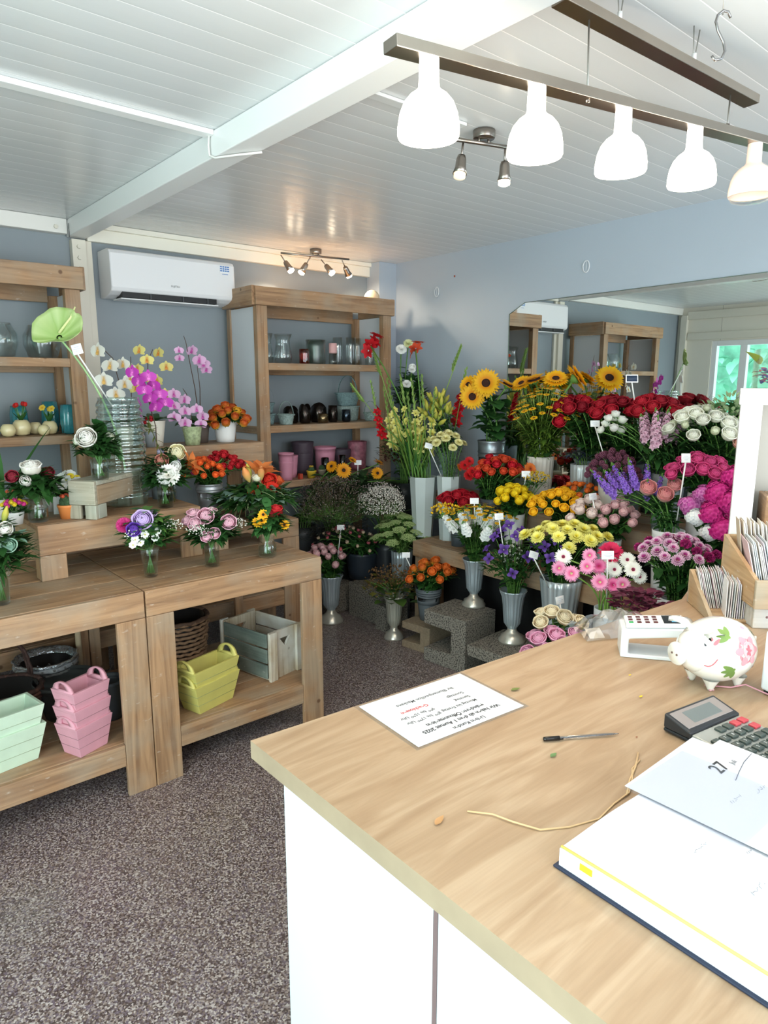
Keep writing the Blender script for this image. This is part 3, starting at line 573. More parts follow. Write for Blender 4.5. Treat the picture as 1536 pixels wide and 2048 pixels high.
# baskets
WEAVE = mat('9FB2AE', .8, noise=.3, nscale=90, bump=1, bscale=160, name='pale_woven_chip'); WEAVE2 = mat('7F9A9C', .8, noise=.3, nscale=90, bump=1, bscale=160)
def chip_basket(loc, r0, r1, h, hh, label, m, rz=0, sy=.75):
    t = thing('chip_basket', label, 'basket', loc, rz, 'woven chip baskets on the corner shelf')
    mb = MB(); pr = []
    for i in range(9): u = i/8; pr.append((r0 + (r1-r0)*u + (.0022 if i % 2 else 0), h*u))
    lathe(mb, hollow(pr, .004), 32, .02, 16); o = obj('basket_body', mb, m, t, scale=(1, sy, 1))
    mb = MB(); N = 28; tube(mb, [((r1+.002)*math.cos(2*PI*i/N), (r1+.002)*sy*math.sin(2*PI*i/N), h-.004) for i in range(N+1)], .005, 6); obj('rim', mb, m, t)
    mb = MB(); pts = []
    for i in range(15): a = PI*i/14; pts.append((0, r1*sy*1.02*math.cos(a), h*.6 + (hh-h*.6)*math.sin(a)**.8))
    vs = []; 
    for p in pts: vs += [(-.008, p[1], p[2]), (.008, p[1], p[2]), (.008, p[1], p[2]+.003), (-.008, p[1], p[2]+.003)]
    fs = [(4*i+k, 4*i+(k+1) % 4, 4*i+4+(k+1) % 4, 4*i+4+k) for i in range(14) for k in range(4)]
    mb.add(vs, fs); obj('handle', mb, m, t); return t
chip_basket((2.445, 3.885, 1.336), .050, .068, .068, .15, 'small pale woven basket with upright handle in front at the left', WEAVE, R_(80))
chip_basket((2.365, 3.99, 1.336), .050, .066, .07, .075, 'blue-grey woven basket, bottom of the stack at the left end', WEAVE2, R_(85)); chip_basket((2.365, 3.99, 1.408), .045, .064, .07, .17, 'blue-grey woven basket, top of the stack at the left end', WEAVE2, R_(60))
chip_basket((3.06, 4.02, 1.336), .085, .10, .105, .11, 'large grey woven basket, lower of the two big ones at the right', WEAVE, R_(20)); chip_basket((3.06, 4.02, 1.443), .075, .108, .095, .215, 'large blue-green woven basket with hoop handle on top of another', WEAVE2, R_(20))
chip_basket((3.165, 3.885, 1.336), .045, .062, .06, .14, 'small pale woven basket with twin handle at the right end', WEAVE, R_(75))
# dark shiny vases
DK = mat('3A332F', .18, .85, name='dark_smoked_metal'); DK2 = mat('7B6A4E', .2, .9, name='bronze_metal')
def swoop(loc, r, h, label, m, rz=0, sw=.35):
    mb = MB(); seg = 28; prof = [(r*.82, 0), (r*.95, h*.1), (r, h*.5), (r*.97, h)]; full = hollow(prof, .003); vs = []
    for rr, z in full:
        for i in range(seg): a = 2*PI*i/seg; k = z/h; vs.append((rr*math.cos(a), rr*math.sin(a), z + h*sw*k**2*math.cos(2*a)*.5*(1 if z > .02 else 0)))
    n = len(full); mb.add(vs, [(j*seg+i, j*seg+(i+1) % seg, (j+1)*seg+(i+1) % seg, (j+1)*seg+i) for j in range(n-1) for i in range(seg)])
    tag(obj('metal_vase', mb, m, None, loc, (0, 0, rz)), label, 'vase', 'dark shiny vases on the corner unit middle shelf')
swoop((2.545, 3.985, 1.3362), .052, .10, 'dark swooped metal vase behind the small basket', DK, R_(40)); swoop((2.615, 3.915, 1.3362), .040, .112, 'tall dark chrome-edged vase with swooped rim, left of the bronze cup', DK, R_(30))
swoop((2.775, 3.985, 1.3362), .058, .115, 'dark vase with a deep swooped rim behind the bronze cup', DK, R_(50)); swoop((2.735, 3.875, 1.3362), .038, .062, 'small round bronze cup in the middle of the shelf', DK2, 0, 0)
swoop((2.86, 3.93, 1.3362), .034, .115, 'slim dark chrome vase right of the bronze cup', DK, 0, 0); swoop((2.955, 3.90, 1.3362), .032, .085, 'short dark blue-sheen tumbler vase beside the big baskets', mat('3C4650', .15, .9), 0, 0)
# pots on the bottom shelf of the corner unit
PK = mat('D48FA6', .5, name='pink_plastic_pot'); PU = mat('4A3D49', .55, name='plum_pot')
z0 = .9712
pot('plant_pot', (2.42, 3.86, z0), .125, .040, .050, PK, 'pink tapered pot, lower of the two nested at the left', group='pink pots'); pot('plant_pot', (2.42, 3.86, z0+.05), .13, .041, .052, PK, 'pink tapered pot nested in the top of another at the left', group='pink pots', rim=.001)
pot('plant_pot', (2.515, 3.95, z0), .15, .038, .050, PK, 'pink tapered pot behind the nested pair', group='pink pots')
pot('plant_pot', (2.665, 4.03, z0), .155, .060, .075, PU, 'tall plum pot, lower of the nested pair'); pot('plant_pot', (2.665, 4.03, z0+.06), .17, .062, .08, PU, 'tall plum pot, nested in the top of its pair')
pot('plant_pot', (2.85, 4.02, z0), .185, .062, .078, PK, 'wide pink pot right of the plum pots', rim=.003); pot('plant_pot', (3.0, 4.03, z0), .16, .06, .075, PU, 'squat plum pot at the right on the bottom shelf'); pot('plant_pot', (3.13, 4.0, z0), .21, .062, .072, mat('9C5F6E', .5, noise=.4, nscale=30), 'mottled rose pot with dark twigs at the right end')
RG = glass('7C1420', .25, 'ruby_glass')
for x, y, h, l in ((2.765, 3.90, .12, 'ruby glass candle holder left of the wide pink pot'), (2.80, 3.85, .09, 'shorter ruby glass candle holder in front of the wide pink pot'), (2.90, 3.88, .13, 'ruby glass candle holder right in front of the wide pink pot'), (2.95, 3.93, .10, 'ruby glass candle holder by the squat plum pot')):
    mb = MB(); lathe(mb, hollow([(.022, 0), (.025, h*.5), (.027, h)], .002), 20); tag(obj('candle_holder', mb, RG, None, (x, y, z0)), l, 'candle holder', 'ruby glass candle holders')
def mini_cactus(loc, rp, m, label, ball, cat='potted plant', name='potted_cactus', dots=None, h=.05):
    t = thing(name, label, cat, loc); mb = MB(); lathe(mb, hollow([(rp*.75, 0), (rp*.95, h*.8), (rp*1.02, h*.85), (rp*1.02, h)], .003, .012), 24); obj('pot', mb, m, t)
    mb = MB(); sphere(mb, (0, 0, h+ball*.35), ball, 16, 10); obj('cactus_body', mb, mat('3E5E3A', .8, bump=1, bscale=200, noise=.3, nscale=60), t)
    if dots: mb = MB(); [sphere(mb, (rnd.uniform(-.6, .6)*ball, rnd.uniform(-.6, .6)*ball, h+ball*1.3), ball*.32, 6, 5) for _ in range(7)]; obj('flower_heads', mb, mat(dots, .6), t)
    return t
mini_cactus((2.60, 3.83, z0), .034, mat('D9B83A', .4), 'small cactus in a yellow pot on the bottom shelf', .022, dots='B9962E'); mini_cactus((2.695, 3.84, z0), .028, mat('9A8F7A', .6), 'tiny round cactus in a brownish pot right of the yellow pot', .022)
mb = MB(); box(mb, 2.50, 2.525, 3.82, 3.845, z0, z0+.035); tag(obj('tea_light_box', mb, mat('B5452F', .5), None, smooth=False), 'small orange-red box beside the pink pots', 'box')
# round plate on top
t = thing('wooden_disc', 'round cream plate leaning on top of the corner shelf unit', 'plate', (3.26, 3.98, 2.1765)); mb = MB(); lathe(mb, [(.0005, -.006), (.058, -.006), (.06, 0), (.045, .001), (.042, .004), (.0005, .004)], 32); o = obj('plate_disc', mb, mat('E2D2B2', .5), t, (0, 0, .032), (R_(100), 0, R_(-20)))
# lanterns left of the corner unit
def lantern(loc, w, h, label, rz=0):
    t = thing('lantern', label, 'lantern', loc, rz, 'cream wooden lanterns'); m = mat('DDD3BC', .6, name='cream_wood'); s = w*.12
    obj('base', BX(-w/2, w/2, -w/2, w/2, 0, s), m, t, smooth=False, bevel=.002); obj('roof', BX(-w/2-.006, w/2+.006, -w/2-.006, w/2+.006, h-s, h), m, t, smooth=False, bevel=.002)
    for a in (-1, 1):
        for b in (-1, 1): x, y = a*(w/2-s/2), b*(w/2-s/2); obj('corner_post', BX(x-s/2, x+s/2, y-s/2, y+s/2, s, h-s), m, t, smooth=False)
    for k in range(4): o = obj('lantern_pane', BX(-w/2+s, w/2-s, -w/2+s*.4, -w/2+s*.5, s, h-s), GLASS, t, smooth=False); o.rotation_euler = (0, 0, k*PI/2)

# ---------------------------------------------------------------- left unit contents
ribp = lambda r, h: [(r*.6, 0), (r*.8, h*.08), (r, h*.4), (r*.98, h*.7), (r*.75, h*.92), (r*.72, h)]
cyl_glass(.80, 1.73, .085, .165, 'ribbed clear glass vase at the left edge on the upper shelf', prof=ribp(.088, .17), amp=.04, nf=18, y=3.94)
cyl_glass(1.0, 1.73, .08, .165, 'bubbled round clear glass vase behind the green flower', prof=ribp(.09, .165), amp=.02, nf=9, y=3.93)
CRM = mat('E3D3A4', .22, name='cream_glaze', coat=.5)
def tulip_pot(x, y, r, label, cols, red=True, k=3):
    t = thing('potted_tulips' if red else 'potted_narcissus', label, 'potted plant', (x, y, 1.336), 0, 'cream egg-shaped pots with spring flowers'); h = r*1.75
    mb = MB(); lathe(mb, hollow([(r*.45, 0), (r*.85, h*.2), (r, h*.5), (r*.85, h*.82), (r*.6, h)], .003), 26); obj('pot', mb, CRM, t)
    if k:
        mb = MB(); rg = random.Random(int(x*100))
        for i in range(k*4): a = rg.uniform(0, 6.3); leaf(mb, (0, 0, h*.8), (math.cos(a)*.5, math.sin(a)*.5, 1.2), .075*rg.uniform(.7, 1.1), .016, droop=.3)
        obj('leaves', mb, LEAFM, t)
        d = bloom(('tul', 'r'), tulip_geo(.011), petal_mat('C9331F', 'D8262A')) if red else daisy(.018, 6, .007, 'E8C84A', 'F0D050', 'E8A820')
        for i in range(k):
            a = 2*PI*i/k + x; p = (math.cos(a)*.028, math.sin(a)*.02, h + rg.uniform(.045, .075)); mb = MB(); tube(mb, [(0, 0, h*.8), p], .002, 5); obj('stem', mb, STEM, t)
            link('bloom', d, t, p, (rg.uniform(-.3, .3) if red else R_(60), rg.uniform(-.3, .3), a if red else -.6))
tulip_pot(.865, 3.93, .046, 'cream pot with red tulips on the left unit middle shelf', 0, True, 4); tulip_pot(.79, 3.88, .036, 'small empty-looking cream egg pot left of the red tulips', 0, True, 0)
tulip_pot(.905, 3.87, .026, 'tiny cream egg pot in front of the red tulips', 0, True, 0) if 0 else None
tulip_pot(.73, 3.95, .04, 'cream pot with yellow flowers at the left picture edge', 0, False, 3); tulip_pot(.945, 3.99, .036, 'plain cream egg pot between tulips and yellow flowers', 0, True, 0)
tulip_pot(1.0, 3.93, .04, 'cream pot with yellow narcissus left of the teal vases', 0, False, 3); tulip_pot(.955, 3.868, .03, 'small round cream egg pot in front of the yellow narcissus', 0, True, 0)
TEAL = mat('2F7C86', .08, coat=1, name='teal_glaze', noise=.25, nscale=25)
for x, y, h, r, l in ((1.09, 3.90, .155, .042, 'shiny teal ribbed vase by the right post of the left unit'), (1.035, 4.03, .17, .045, 'teal ribbed vase standing behind the front teal one'), (.885, 4.06, .15, .045, 'dark teal vase behind the red tulips')):
    mb = MB(); lathe(mb, hollow([(r*.5, 0), (r*.75, h*.06), (r, h*.35), (r*.95, h*.7), (r*.8, h)], .004), 40, .05, 10); tag(obj('ceramic_vase', mb, TEAL, None, (x, y, 1.336)), l, 'vase', 'teal ribbed vases')

# ================================================================ TABLES AND BENCHES
def display_table(x0, x1, y0, y1, zt, label, shelf=.22, pw=.11, floor_=0, rail=.085, name='display_table', group=None, mid=True, backposts=True):
    t = thing(name, label, 'table', (x0, y0, floor_), 0, group); W, D, H = x1-x0, y1-y0, zt-floor_
    n = max(2, round(D/.19)); d = D/n; ttop = thing
    for i in range(n): board('tabletop', t, .0, W, i*d+.001, (i+1)*d-.001, H-.028, H, axis='x')
    board('front_rail', t, .001, W-.001, -.022, -.001, H-rail-.02, H-.001); board('back_rail', t, .03, W-.03, D-.03, D-.005, H-rail-.02, H-.03)
    for xx in (.001, W-.023): board('side_rail', t, xx, xx+.022, .0, D-.03, H-rail-.02, H-.029, axis='y')
    for xx in (.0, W-pw):
        board('leg', t, xx, xx+pw, -.022, -.001, 0, H-rail-.021); board('leg', t, xx if xx == 0 else xx+pw-.05, xx+.05 if xx == 0 else xx+pw, D-.028, D-.006, 0, H-rail-.021, axis='z')
        sx = xx + (.001 if xx == 0 else pw-.023); board('side_post', t, sx, sx+.022, 0, .07, 0, H-rail-.021, axis='z')
    if shelf:
        for i in range(n): board('lower_shelf', t, .024, W-.024, i*d+.001 + (.002 if i == 0 else 0), min((i+1)*d-.001, D-.031), shelf-.025, shelf, axis='x')
        board('shelf_rail', t, pw+.001, W-pw-.001, -.020, -.001, shelf-.09, shelf-.001)
    return t
display_table(-.12, .918, 2.525, 3.29, .82, 'left reclaimed wood display table with bouquets, nearest the left edge', group='reclaimed wood display tables')
display_table(.922, 1.745, 2.525, 3.29, .82, 'right reclaimed wood display table with crate and yellow baskets below', group='reclaimed wood display tables')
display_table(.25, 1.23, 3.36, 3.76, .82, 'low wooden table behind the left display table', shelf=.40); display_table(1.26, 2.17, 3.36, 3.76, .82, 'wooden table behind the right display table, carrying the lanterns', shelf=.40)
def bench(x0, x1, y0, y1, zt, zb, label, lw=.10, rail=.12, inset=.0, cols=None, rz=0, loc=None, name='riser_bench', dd=None, wx=None, wz=None, wy=None):
    W, D, H = x1-x0, y1-y0, zt-zb; t = thing(name, label, 'bench', loc or (x0, y0, zb), rz)
    wx = wx or wood('x'); wz = wz or wood('z'); wy = wy or wood('y')
    board('bench_top', t, 0, W, 0, D, H-.02, H, m=wx); board('front_rail', t, .001, W-.001, -.02, -.001, H-rail, H-.001, m=wx); board('back_rail', t, .001, W-.001, D+.001, D+.02, H-rail, H-.001, m=wx)
    for xx in (.001, W-.02): board('side_rail', t, xx, xx+.019, .001, D-.001, H-rail, H-.021, m=wy, axis='y')
    for xx in (inset, W-inset-lw):
        board('leg', t, xx, xx+lw, -.02, -.001, 0, H-rail-.001, m=wz, axis='z'); board('leg', t, xx, xx+lw, D+.001, D+.02, 0, H-rail-.001, m=wz, axis='z')
        sx = xx if xx == inset else xx+lw-.02; board('leg_side', t, sx, sx+.02, .001, .06, 0, H-rail-.001, m=wz, axis='z')
    return t
bench(.655, 1.345, 2.905, 3.265, 1.05, .8205, 'wide wooden riser bench across both front tables', .10, .125)
bench(1.42, 1.88, 2.93, 3.27, .945, .8205, 'lower wooden riser bench at the back right of the tables', .07, .06) if 0 else bench(1.42, 1.744, 2.93, 3.27, .945, .8205, 'lower wooden riser bench at the back right of the tables', .07, .06)
bench(1.16, 2.0, 3.44, 3.70, 1.275, .8205, 'tall wooden riser bench holding the orchids', .09, .11)
G1 = wood('x', 'B3AC98', '8F8975', 'A9AEA2', wear=.8); G2 = wood('z', 'B3AC98', '8F8975', 'A9AEA2', wear=.8); G3 = wood('y', 'A58F74', '8A755C', '9C9A8C', wear=.8)
bench(0, .12, 0, .34, 1.21, 1.0505, 'small weathered grey bench holding the white rose bouquet', .05, .10, loc=(.812, 2.96, 1.0505), rz=R_(-50), wx=G1, wz=G2, wy=G3)
lantern((2.10, 3.66, .8205), .13, .345, 'short cream wooden lantern, left of the two beside the corner unit', R_(10)) if 0 else None
lantern((2.09, 3.58, .8205), .12, .22, 'cream wooden lantern in front beside the corner unit'); lantern((2.075, 3.70, .8205), .09, .36, 'taller cream wooden lantern standing behind the other')
# ---------------------------------------------------------------- things under the tables
def trough(loc, w, d, h, m, label, rz, group, wall=.012, hn=.06, flare=.74, lines=True):
    """tapered wooden planter with two rounded end boards that have hand holes"""
    t = thing('wooden_planter', label, 'planter', loc, rz, group); f = flare
    mb = MB(); o = [(-w/2*f, -d/2*f, 0), (w/2*f, -d/2*f, 0), (w/2*f, d/2*f, 0), (-w/2*f, d/2*f, 0), (-w/2, -d/2, h), (w/2, -d/2, h), (w/2, d/2, h), (-w/2, d/2, h)]
    g = (w/2-wall)/(w/2); gd = (d/2-wall)/(d/2); i_ = [(x*g, y*gd, z if z else wall) for x, y, z in o]
    mb.add(o + i_, [(3, 2, 1, 0), (0, 1, 5, 4), (1, 2, 6, 5), (2, 3, 7, 6), (3, 0, 4, 7), (8, 9, 10, 11), (9, 8, 12, 13), (10, 9, 13, 14), (11, 10, 14, 15), (8, 11, 15, 12), (4, 5, 13, 12), (5, 6, 14, 13), (6, 7, 15, 14), (7, 4, 12, 15)])
    obj('planter_box', mb, m, t, smooth=False, bevel=.0015)
    if hn:
        for s in (-1, 1):
            # arched handle: a ring-like plate with a hole
            N = 12; out = []; inn = []
            for k in range(N+1):
                a = PI*k/N; out.append((math.cos(a)*d*.42, h-.012 + math.sin(a)**.8*hn)); inn.append((math.cos(a)*d*.20, h+.006 + math.sin(a)*hn*.55))
            vs = []; th = .012
            for x_ in (w/2-.002, w/2-.002-th):
                for (y, z) in out: vs.append((s*(x_ + (z-h)*.10), y, z))
                for (y, z) in inn: vs.append((s*(x_ + (z-h)*.10), y, z))
            n = N+1; fs = []
            for k in range(N): fs += [(k, k+1, n+k+1, n+k), (2*n+k, 3*n+k, 3*n+k+1, 2*n+k+1), (k, 2*n+k, 2*n+k+1, k+1), (n+k, n+k+1, 3*n+k+1, 3*n+k)]
            mb = MB(); mb.add(vs, fs); mb.add([(s*(w/2-.002), -d*.42, h-.012), (s*(w/2-.002), d*.42, h-.012), (s*(w/2-.002+.0015), d*.42, h+.006), (s*(w/2-.0005), -d*.42, h+.006), (s*(w/2-.014), -d*.42, h-.012), (s*(w/2-.014), d*.42, h-.012), (s*(w/2-.0125), d*.42, h+.006), (s*(w/2-.0125), -d*.42, h+.006)], [(0, 1, 2, 3), (7, 6, 5, 4), (0, 3, 7, 4), (1, 5, 6, 2), (3, 2, 6, 7), (0, 4, 5, 1)])
            obj('handle', mb, m, t)
    mb = MB()
    for q in (.33, .66):
        z = h*q; fx = w/2*(f+(1-f)*q)+.0008; fy = d/2*(f+(1-f)*q)+.0008
        for a, b in (((-fx, -fy), (fx, -fy)), ((fx, -fy), (fx, fy)), ((-fx, -fy), (-fx, fy))): tube(mb, [(a[0], a[1], z), (b[0], b[1], z)], .0006, 4)
    if lines: obj('board_joint', mb, mat('8A6A6A' if 'pink' in label else '8D9A74', .7), t)
    return t
def painted(c, s): return mat(c, .6, noise=.05, nscale=14, name=s)
PINKW = painted('D59AA8', 'pink_painted_wood'); YELW = painted('CDC36C', 'yellow_painted_wood'); MINT = painted('C4D9C2', 'mint_painted_wood')
for i, z in enumerate((.2202, .290, .360)):
    trough((.685, 2.585, z), .165, .125, .125, PINKW, 'pink wooden planter with round handles, %s of the stack of three' % ('bottom', 'middle', 'top')[i], R_(22), 'pink wooden planters', hn=.05)
for i, z in enumerate((.2202, .285)):
    trough((1.215, 2.625, z), .255, .14, .13, YELW, 'yellow wooden planter with round handles, %s of the stack of two' % ('bottom', 'top')[i], R_(16), 'yellow wooden planters', hn=.055)
for i, z in enumerate((.2202, .295)):
    trough((.42, 2.66, z), .26, .15, .14, MINT, 'mint green wooden planter, %s of the stack of two at the left edge' % ('bottom', 'top')[i], R_(10), 'mint green wooden planters', hn=0)
# wooden crate
t = thing('wooden_crate', 'whitewashed wooden crate with triangular hand holes under the right table', 'crate', (1.60, 2.82, .2202), R_(13))
CW = wood('x', 'C8BBA4', 'A08A6C', 'D8D6CE', wear=.9); CWz = wood('z', 'C8BBA4', 'A08A6C', 'D8D6CE', wear=.9); CWy = wood('y', 'C8BBA4', 'A08A6C', 'D8D6CE', wear=.9); CG = wood('y', '6E7A70', '55605A', '8D958C', wear=.8)
w, d, h = .20, .30, .235
board('crate_base', t, -w/2, w/2, -d/2, d/2, 0, .01, m=CWy)
def holed(mb, x0, x1, y0, y1, z0, z1, cx, cz, a, b):   # end panel with a triangular hole
    tri = [(cx-a, cz), (cx+a, cz), (cx, cz-b)]; out = [(x0, z1), (x1, z1), (x1, z0), (x0, z0)]
    vs = [(x, y0, z) for x, z in out + tri] + [(x, y1, z) for x, z in out + tri]
    f = [(0, 4, 5, 1), (1, 5, 6, 2), (2, 6, 3), (3, 6, 4, 0)]; fs = f + [tuple(i+7 for i in reversed(q)) for q in f] + [(0, 1, 8, 7), (1, 2, 9, 8), (2, 3, 10, 9), (3, 0, 7, 10), (4, 11, 12, 5), (5, 12, 13, 6), (6, 13, 11, 4)]
    mb.add(vs, fs)
for y in (-d/2-.012, d/2): mb = MB(); holed(mb, -w/2, w/2, y, y+.012, 0, h, 0, h*.82, .035, .045); obj('end_panel', mb, CWz, t, smooth=False)
for k in range(3):
    z = .01 + k*.076
    board('side_slat', t, -w/2-.010, -w/2, -d/2, d/2, z, z+.068, m=CG, axis='y'); board('side_slat', t, w/2, w/2+.010, -d/2, d/2, z, z+.068, m=CWy, axis='y')
for a in (-1, 1):
    for b in (-1, 1):
        board('corner_batten', t, a*w/2 - (.035 if a > 0 else .012), a*w/2 + (.012 if a > 0 else .035), b*(d/2+.012) - (0 if b > 0 else .016), b*(d/2+.012) + (.016 if b > 0 else 0), 0, h+.003, m=CWz, axis='z')
# wicker baskets
def wicker(loc, r0, r1, h, label, c1='8A6B50', c2='5E4636', n=14, liner=True, handle=0, twist=0):
    t = thing('wicker_basket', label, 'basket', loc); m = mat(c1, .75, noise=.35, nscale=60); N = 36; mb = MB()
    for j in range(n):
        z = .006 + h*j/(n-1)*.96; r = r0 + (r1-r0)*j/(n-1)
        tube(mb, [((r + .004*(1 if (i+j) % 2 else -1))*math.cos(2*PI*i/N), (r + .004*(1 if (i+j) % 2 else -1))*math.sin(2*PI*i/N), z + .002*math.sin(i*3+j)) for i in range(N+1)], h/n*.42, 5)
    obj('weave', mb, m, t); mb = MB(); tube(mb, [(r1*math.cos(2*PI*i/24), r1*math.sin(2*PI*i/24), h + .003*math.sin(i*2.3)) for i in range(25)], .010, 6); obj('rim', mb, mat(c2, .75, noise=.3, nscale=50), t)
    if liner: mb = MB(); lathe(mb, [(.0005, .008), (r0-.012, .010), (r1-.013, h*.8), (r1-.012, h*1.0), (r1-.014, h*1.0), (r0-.014, .014), (.0005, .012)], 24); obj('plastic_liner', mb, mat('2A2A2A', .25), t)
    if handle:
        for q in range(3): mb = MB(); tube(mb, [(r1*math.cos(PI*i/14), .012*math.sin(i*1.1+q*2), h + handle*math.sin(PI*i/14) + .008*math.sin(i*1.3+q*2.1)) for i in range(15)], .006, 6); obj('handle', mb, mat(c2, .75, noise=.3, nscale=50), t, rot=(0, 0, R_(35)))
    return t
wicker((1.255, 3.02, .2205), .115, .145, .285, 'large round brown wicker basket with black liner under the right table')
wicker((.50, 2.95, .2205), .10, .13, .17, 'dark brown wicker basket with twisted handle at the left edge', '5A3B30', '3F2A24', handle=.20, n=9)
ZINC = mat('8C949A', .35, .75, noise=.2, nscale=12, name='zinc'); 
t = pot('zinc_tub', (.72, 2.93, .2205), .16, .09, .125, mat('4A4D4C', .4, .5), 'black metal tub with wide rolled rim behind the pink planters', 'tub', rim=.006)
wicker((.70, 3.155, .2205), .10, .125, .16, 'grey woven basket with silver foil liner behind the black tub', '6E6C69', '9A9B9C', liner=True, n=9)
mb = MB(); rg = random.Random(3); lathe(mb, [(.10+.0, .10), (.125, .17), (.135, .185), (.128, .19), (.11, .16)], 40, .03, 13); tag(obj('foil_liner', mb, mat('C9CDD2', .2, .8, bump=1, bscale=60), None, (.70, 3.155, .2205)), 'crumpled silver foil in the grey woven basket', 'foil')
pot('plastic_trough', (.845, 2.78, .2205), .17, .05, .065, mat('3A4044', .5), 'dark grey plastic pot right behind the pink planters', 'pot')
mb = MB(); lathe(mb, [(.0005, 0), (.014, 0), (.013, .55), (.0005, .55)], 12); tag(obj('wooden_stick', mb, mat('C7B394', .6), None, (.86, 3.22, .2205)), 'pale wooden stick standing under the left table', 'stick')
pot('zinc_bowl', (1.98, 3.55, .4005), .085, .085, .11, ZINC, 'zinc bowl on the low shelf behind the right table', 'bowl', rim=.003)
pot('patterned_pot', (1.49, 3.45, .4005), .10, .045, .055, mat('C7C3BC', .6, noise=.3, nscale=150), 'small speckled white pot on the low shelf behind', 'pot')
pot('zinc_bowl', (.70, 3.50, .4005), .06, .06, .08, ZINC, 'shallow zinc bowl on the low shelf behind the left table', 'bowl')

# ================================================================ TIED BOUQUETS ON THE TABLES
gyp_m = mat('F2EFE6', .8)
def dots(mb, c, rx, rz, n, r, mi, seed=0, twigs=0, tm=1, lo=-.2):
    rg = random.Random(seed); c = Vector(c)
    for i in range(n):
        a = rg.uniform(0, 2*PI); q = rg.random()**.5; z = rg.uniform(lo, 1); k = math.sqrt(max(0, 1-z*z))**.6 * q
        p = c + Vector((rx*k*math.cos(a), rx*k*math.sin(a), rz*z)); s = r*rg.uniform(.6, 1.3)
        mb.add([p+Vector((s, 0, 0)), p+Vector((-s, 0, 0)), p+Vector((0, s, 0)), p+Vector((0, -s, 0)), p+Vector((0, 0, s)), p+Vector((0, 0, -s))], [(0, 2, 4), (2, 1, 4), (1, 3, 4), (3, 0, 4), (2, 0, 5), (1, 2, 5), (3, 1, 5), (0, 3, 5)], mi)
        if twigs and i % twigs == 0: e = p - (p-c)*.5 - Vector((0, 0, rz*.35)); tube(mb, [e, p], .0006, 3, tm, cap=False)
def bouquet(loc, label, heads, rx, rz, fz, leafs, stem_h, name='bouquet', gyp=None, rstem=.02, seed=1, group=None, grass=0):
    """heads = [(data, name, x, y, z, dir, scale)], loc = foot of the stems, fz = height of the centre of the foliage"""
    t = thing(name, label, 'bouquet', loc, 0, group); rg = random.Random(seed); mb = MB(); hs = 1.2
    if rx < .18: rx *= .70; rz *= 1.55; hs = 1.3
    for i in range(16):
        a = i*2.4; q = rstem*math.sqrt((i+.5)/16); tube(mb, [(-q*math.cos(a)*.9, -q*math.sin(a)*.9, .008), (q*.4*math.cos(a), q*.4*math.sin(a), stem_h*.8), (rx*.25*math.cos(a)*q/rstem, rx*.25*math.sin(a)*q/rstem, fz)], .0022, 5)
    obj('stems', mb, mat('5C8A48', .5), t)
    for k, (n, L, W, m, kw) in enumerate(leafs): mb = MB(); filler(mb, (0, 0, fz+.012), rx*kw.pop('k', 1), rz*1.4, int(n*1.7), L, W*1.25, seed+k, **kw); obj('foliage', mb, m, t)
    for j, g in enumerate(gyp or []): mb = MB(); dots(mb, (g[0], g[1], g[2]), g[3], g[3]*.6, g[4], .0032, 0, seed+j, 3); obj('baby_breath', mb, [gyp_m, LEAFM], t)
    if grass:
        mb = MB()
        for i in range(grass):
            a = rg.uniform(2.2, 5.2); p = Vector((rx*.3*math.cos(a), rx*.3*math.sin(a), fz+.02)); q = Vector((rx*1.05*math.cos(a+.3), rx*1.05*math.sin(a+.3), fz+rg.uniform(-.05, .06))); tube(mb, bez(p, (p+q)/2 + Vector((rg.uniform(-.06, .06), 0, rg.uniform(-.02, .09))), q, 7), .0012, 3)
        obj('grass_blades', mb, mat('A9BE86', .6), t)
    for dt, nm, x, y, z, d, s in heads:
        o = link(nm, dt, t); o.matrix_local = Matrix.Translation((x, y, z)) @ frame_to(d, rg.uniform(0, 6)) @ Matrix.Scale(s*hs, 4)
        mb = MB(); dv = Vector(d).normalized(); h = Vector((x, y, z)); tube(mb, bez((0, 0, fz-.02), h*.5 + Vector((0, 0, fz*.3)), h - dv*.012, 4), .002, 4); obj('flower_stem', mb, STEM, t)
    return t
# directions: camera lies towards (-.35, -.93)
CF = Vector((-.40, -.80, .45)); UPF = Vector((-.15, -.3, 1))
ROSEPINK = ROSE('EBA5BE', 'F3C0D0', .026, .8); ROSEW = ROSE('EFE6D6', 'F7F3EC', .030, .8); ROSEC = ROSE('F0E3A8', 'F6EFCB', .03, .8); SALM = ROSE('DD8B77', 'EBA08E', .028, .8)
CARW = carnation(.034, 'F3EDDE', 'FAF8F2'); CARM = carnation(.026, 'B01F63', 'C8357C'); LIS = ROSE('C6A6D6', 'CDB4E4', .034, 1.0); LISD = ROSE('4E2A8A', '6A3FB0', .024, 1.0)
SANT = daisy(.012, 14, .005, 'FFFFFF', 'F8F8F2', 'D8C23A'); GERR = daisy(.042, 30, .010, 'B3160F', 'E03020', '4A1A10', 2, .4, .12, -.2); RUDB = daisy(.020, 12, .007, 'E8930C', 'F5B81C', '2B1A10', 1, .5, .15, -.2)
ASTRO = daisy(.024, 7, .007, 'F6F6F0', 'FBFBF6', 'DDD880', 1, .6, .4, -.2)
SUCC = bloom('succ', rose_geo(1.0, 5, .035), [petal_mat('7FAF92', 'A9CDB5'), LEAF])
def lily_geo(mb):
    for k in range(6): flat_petal(mb, 2*PI*k/6, .075, .017, 1.15-.1*(k % 2), -.9, .004, 0, .9, nv=6, cup=.3)
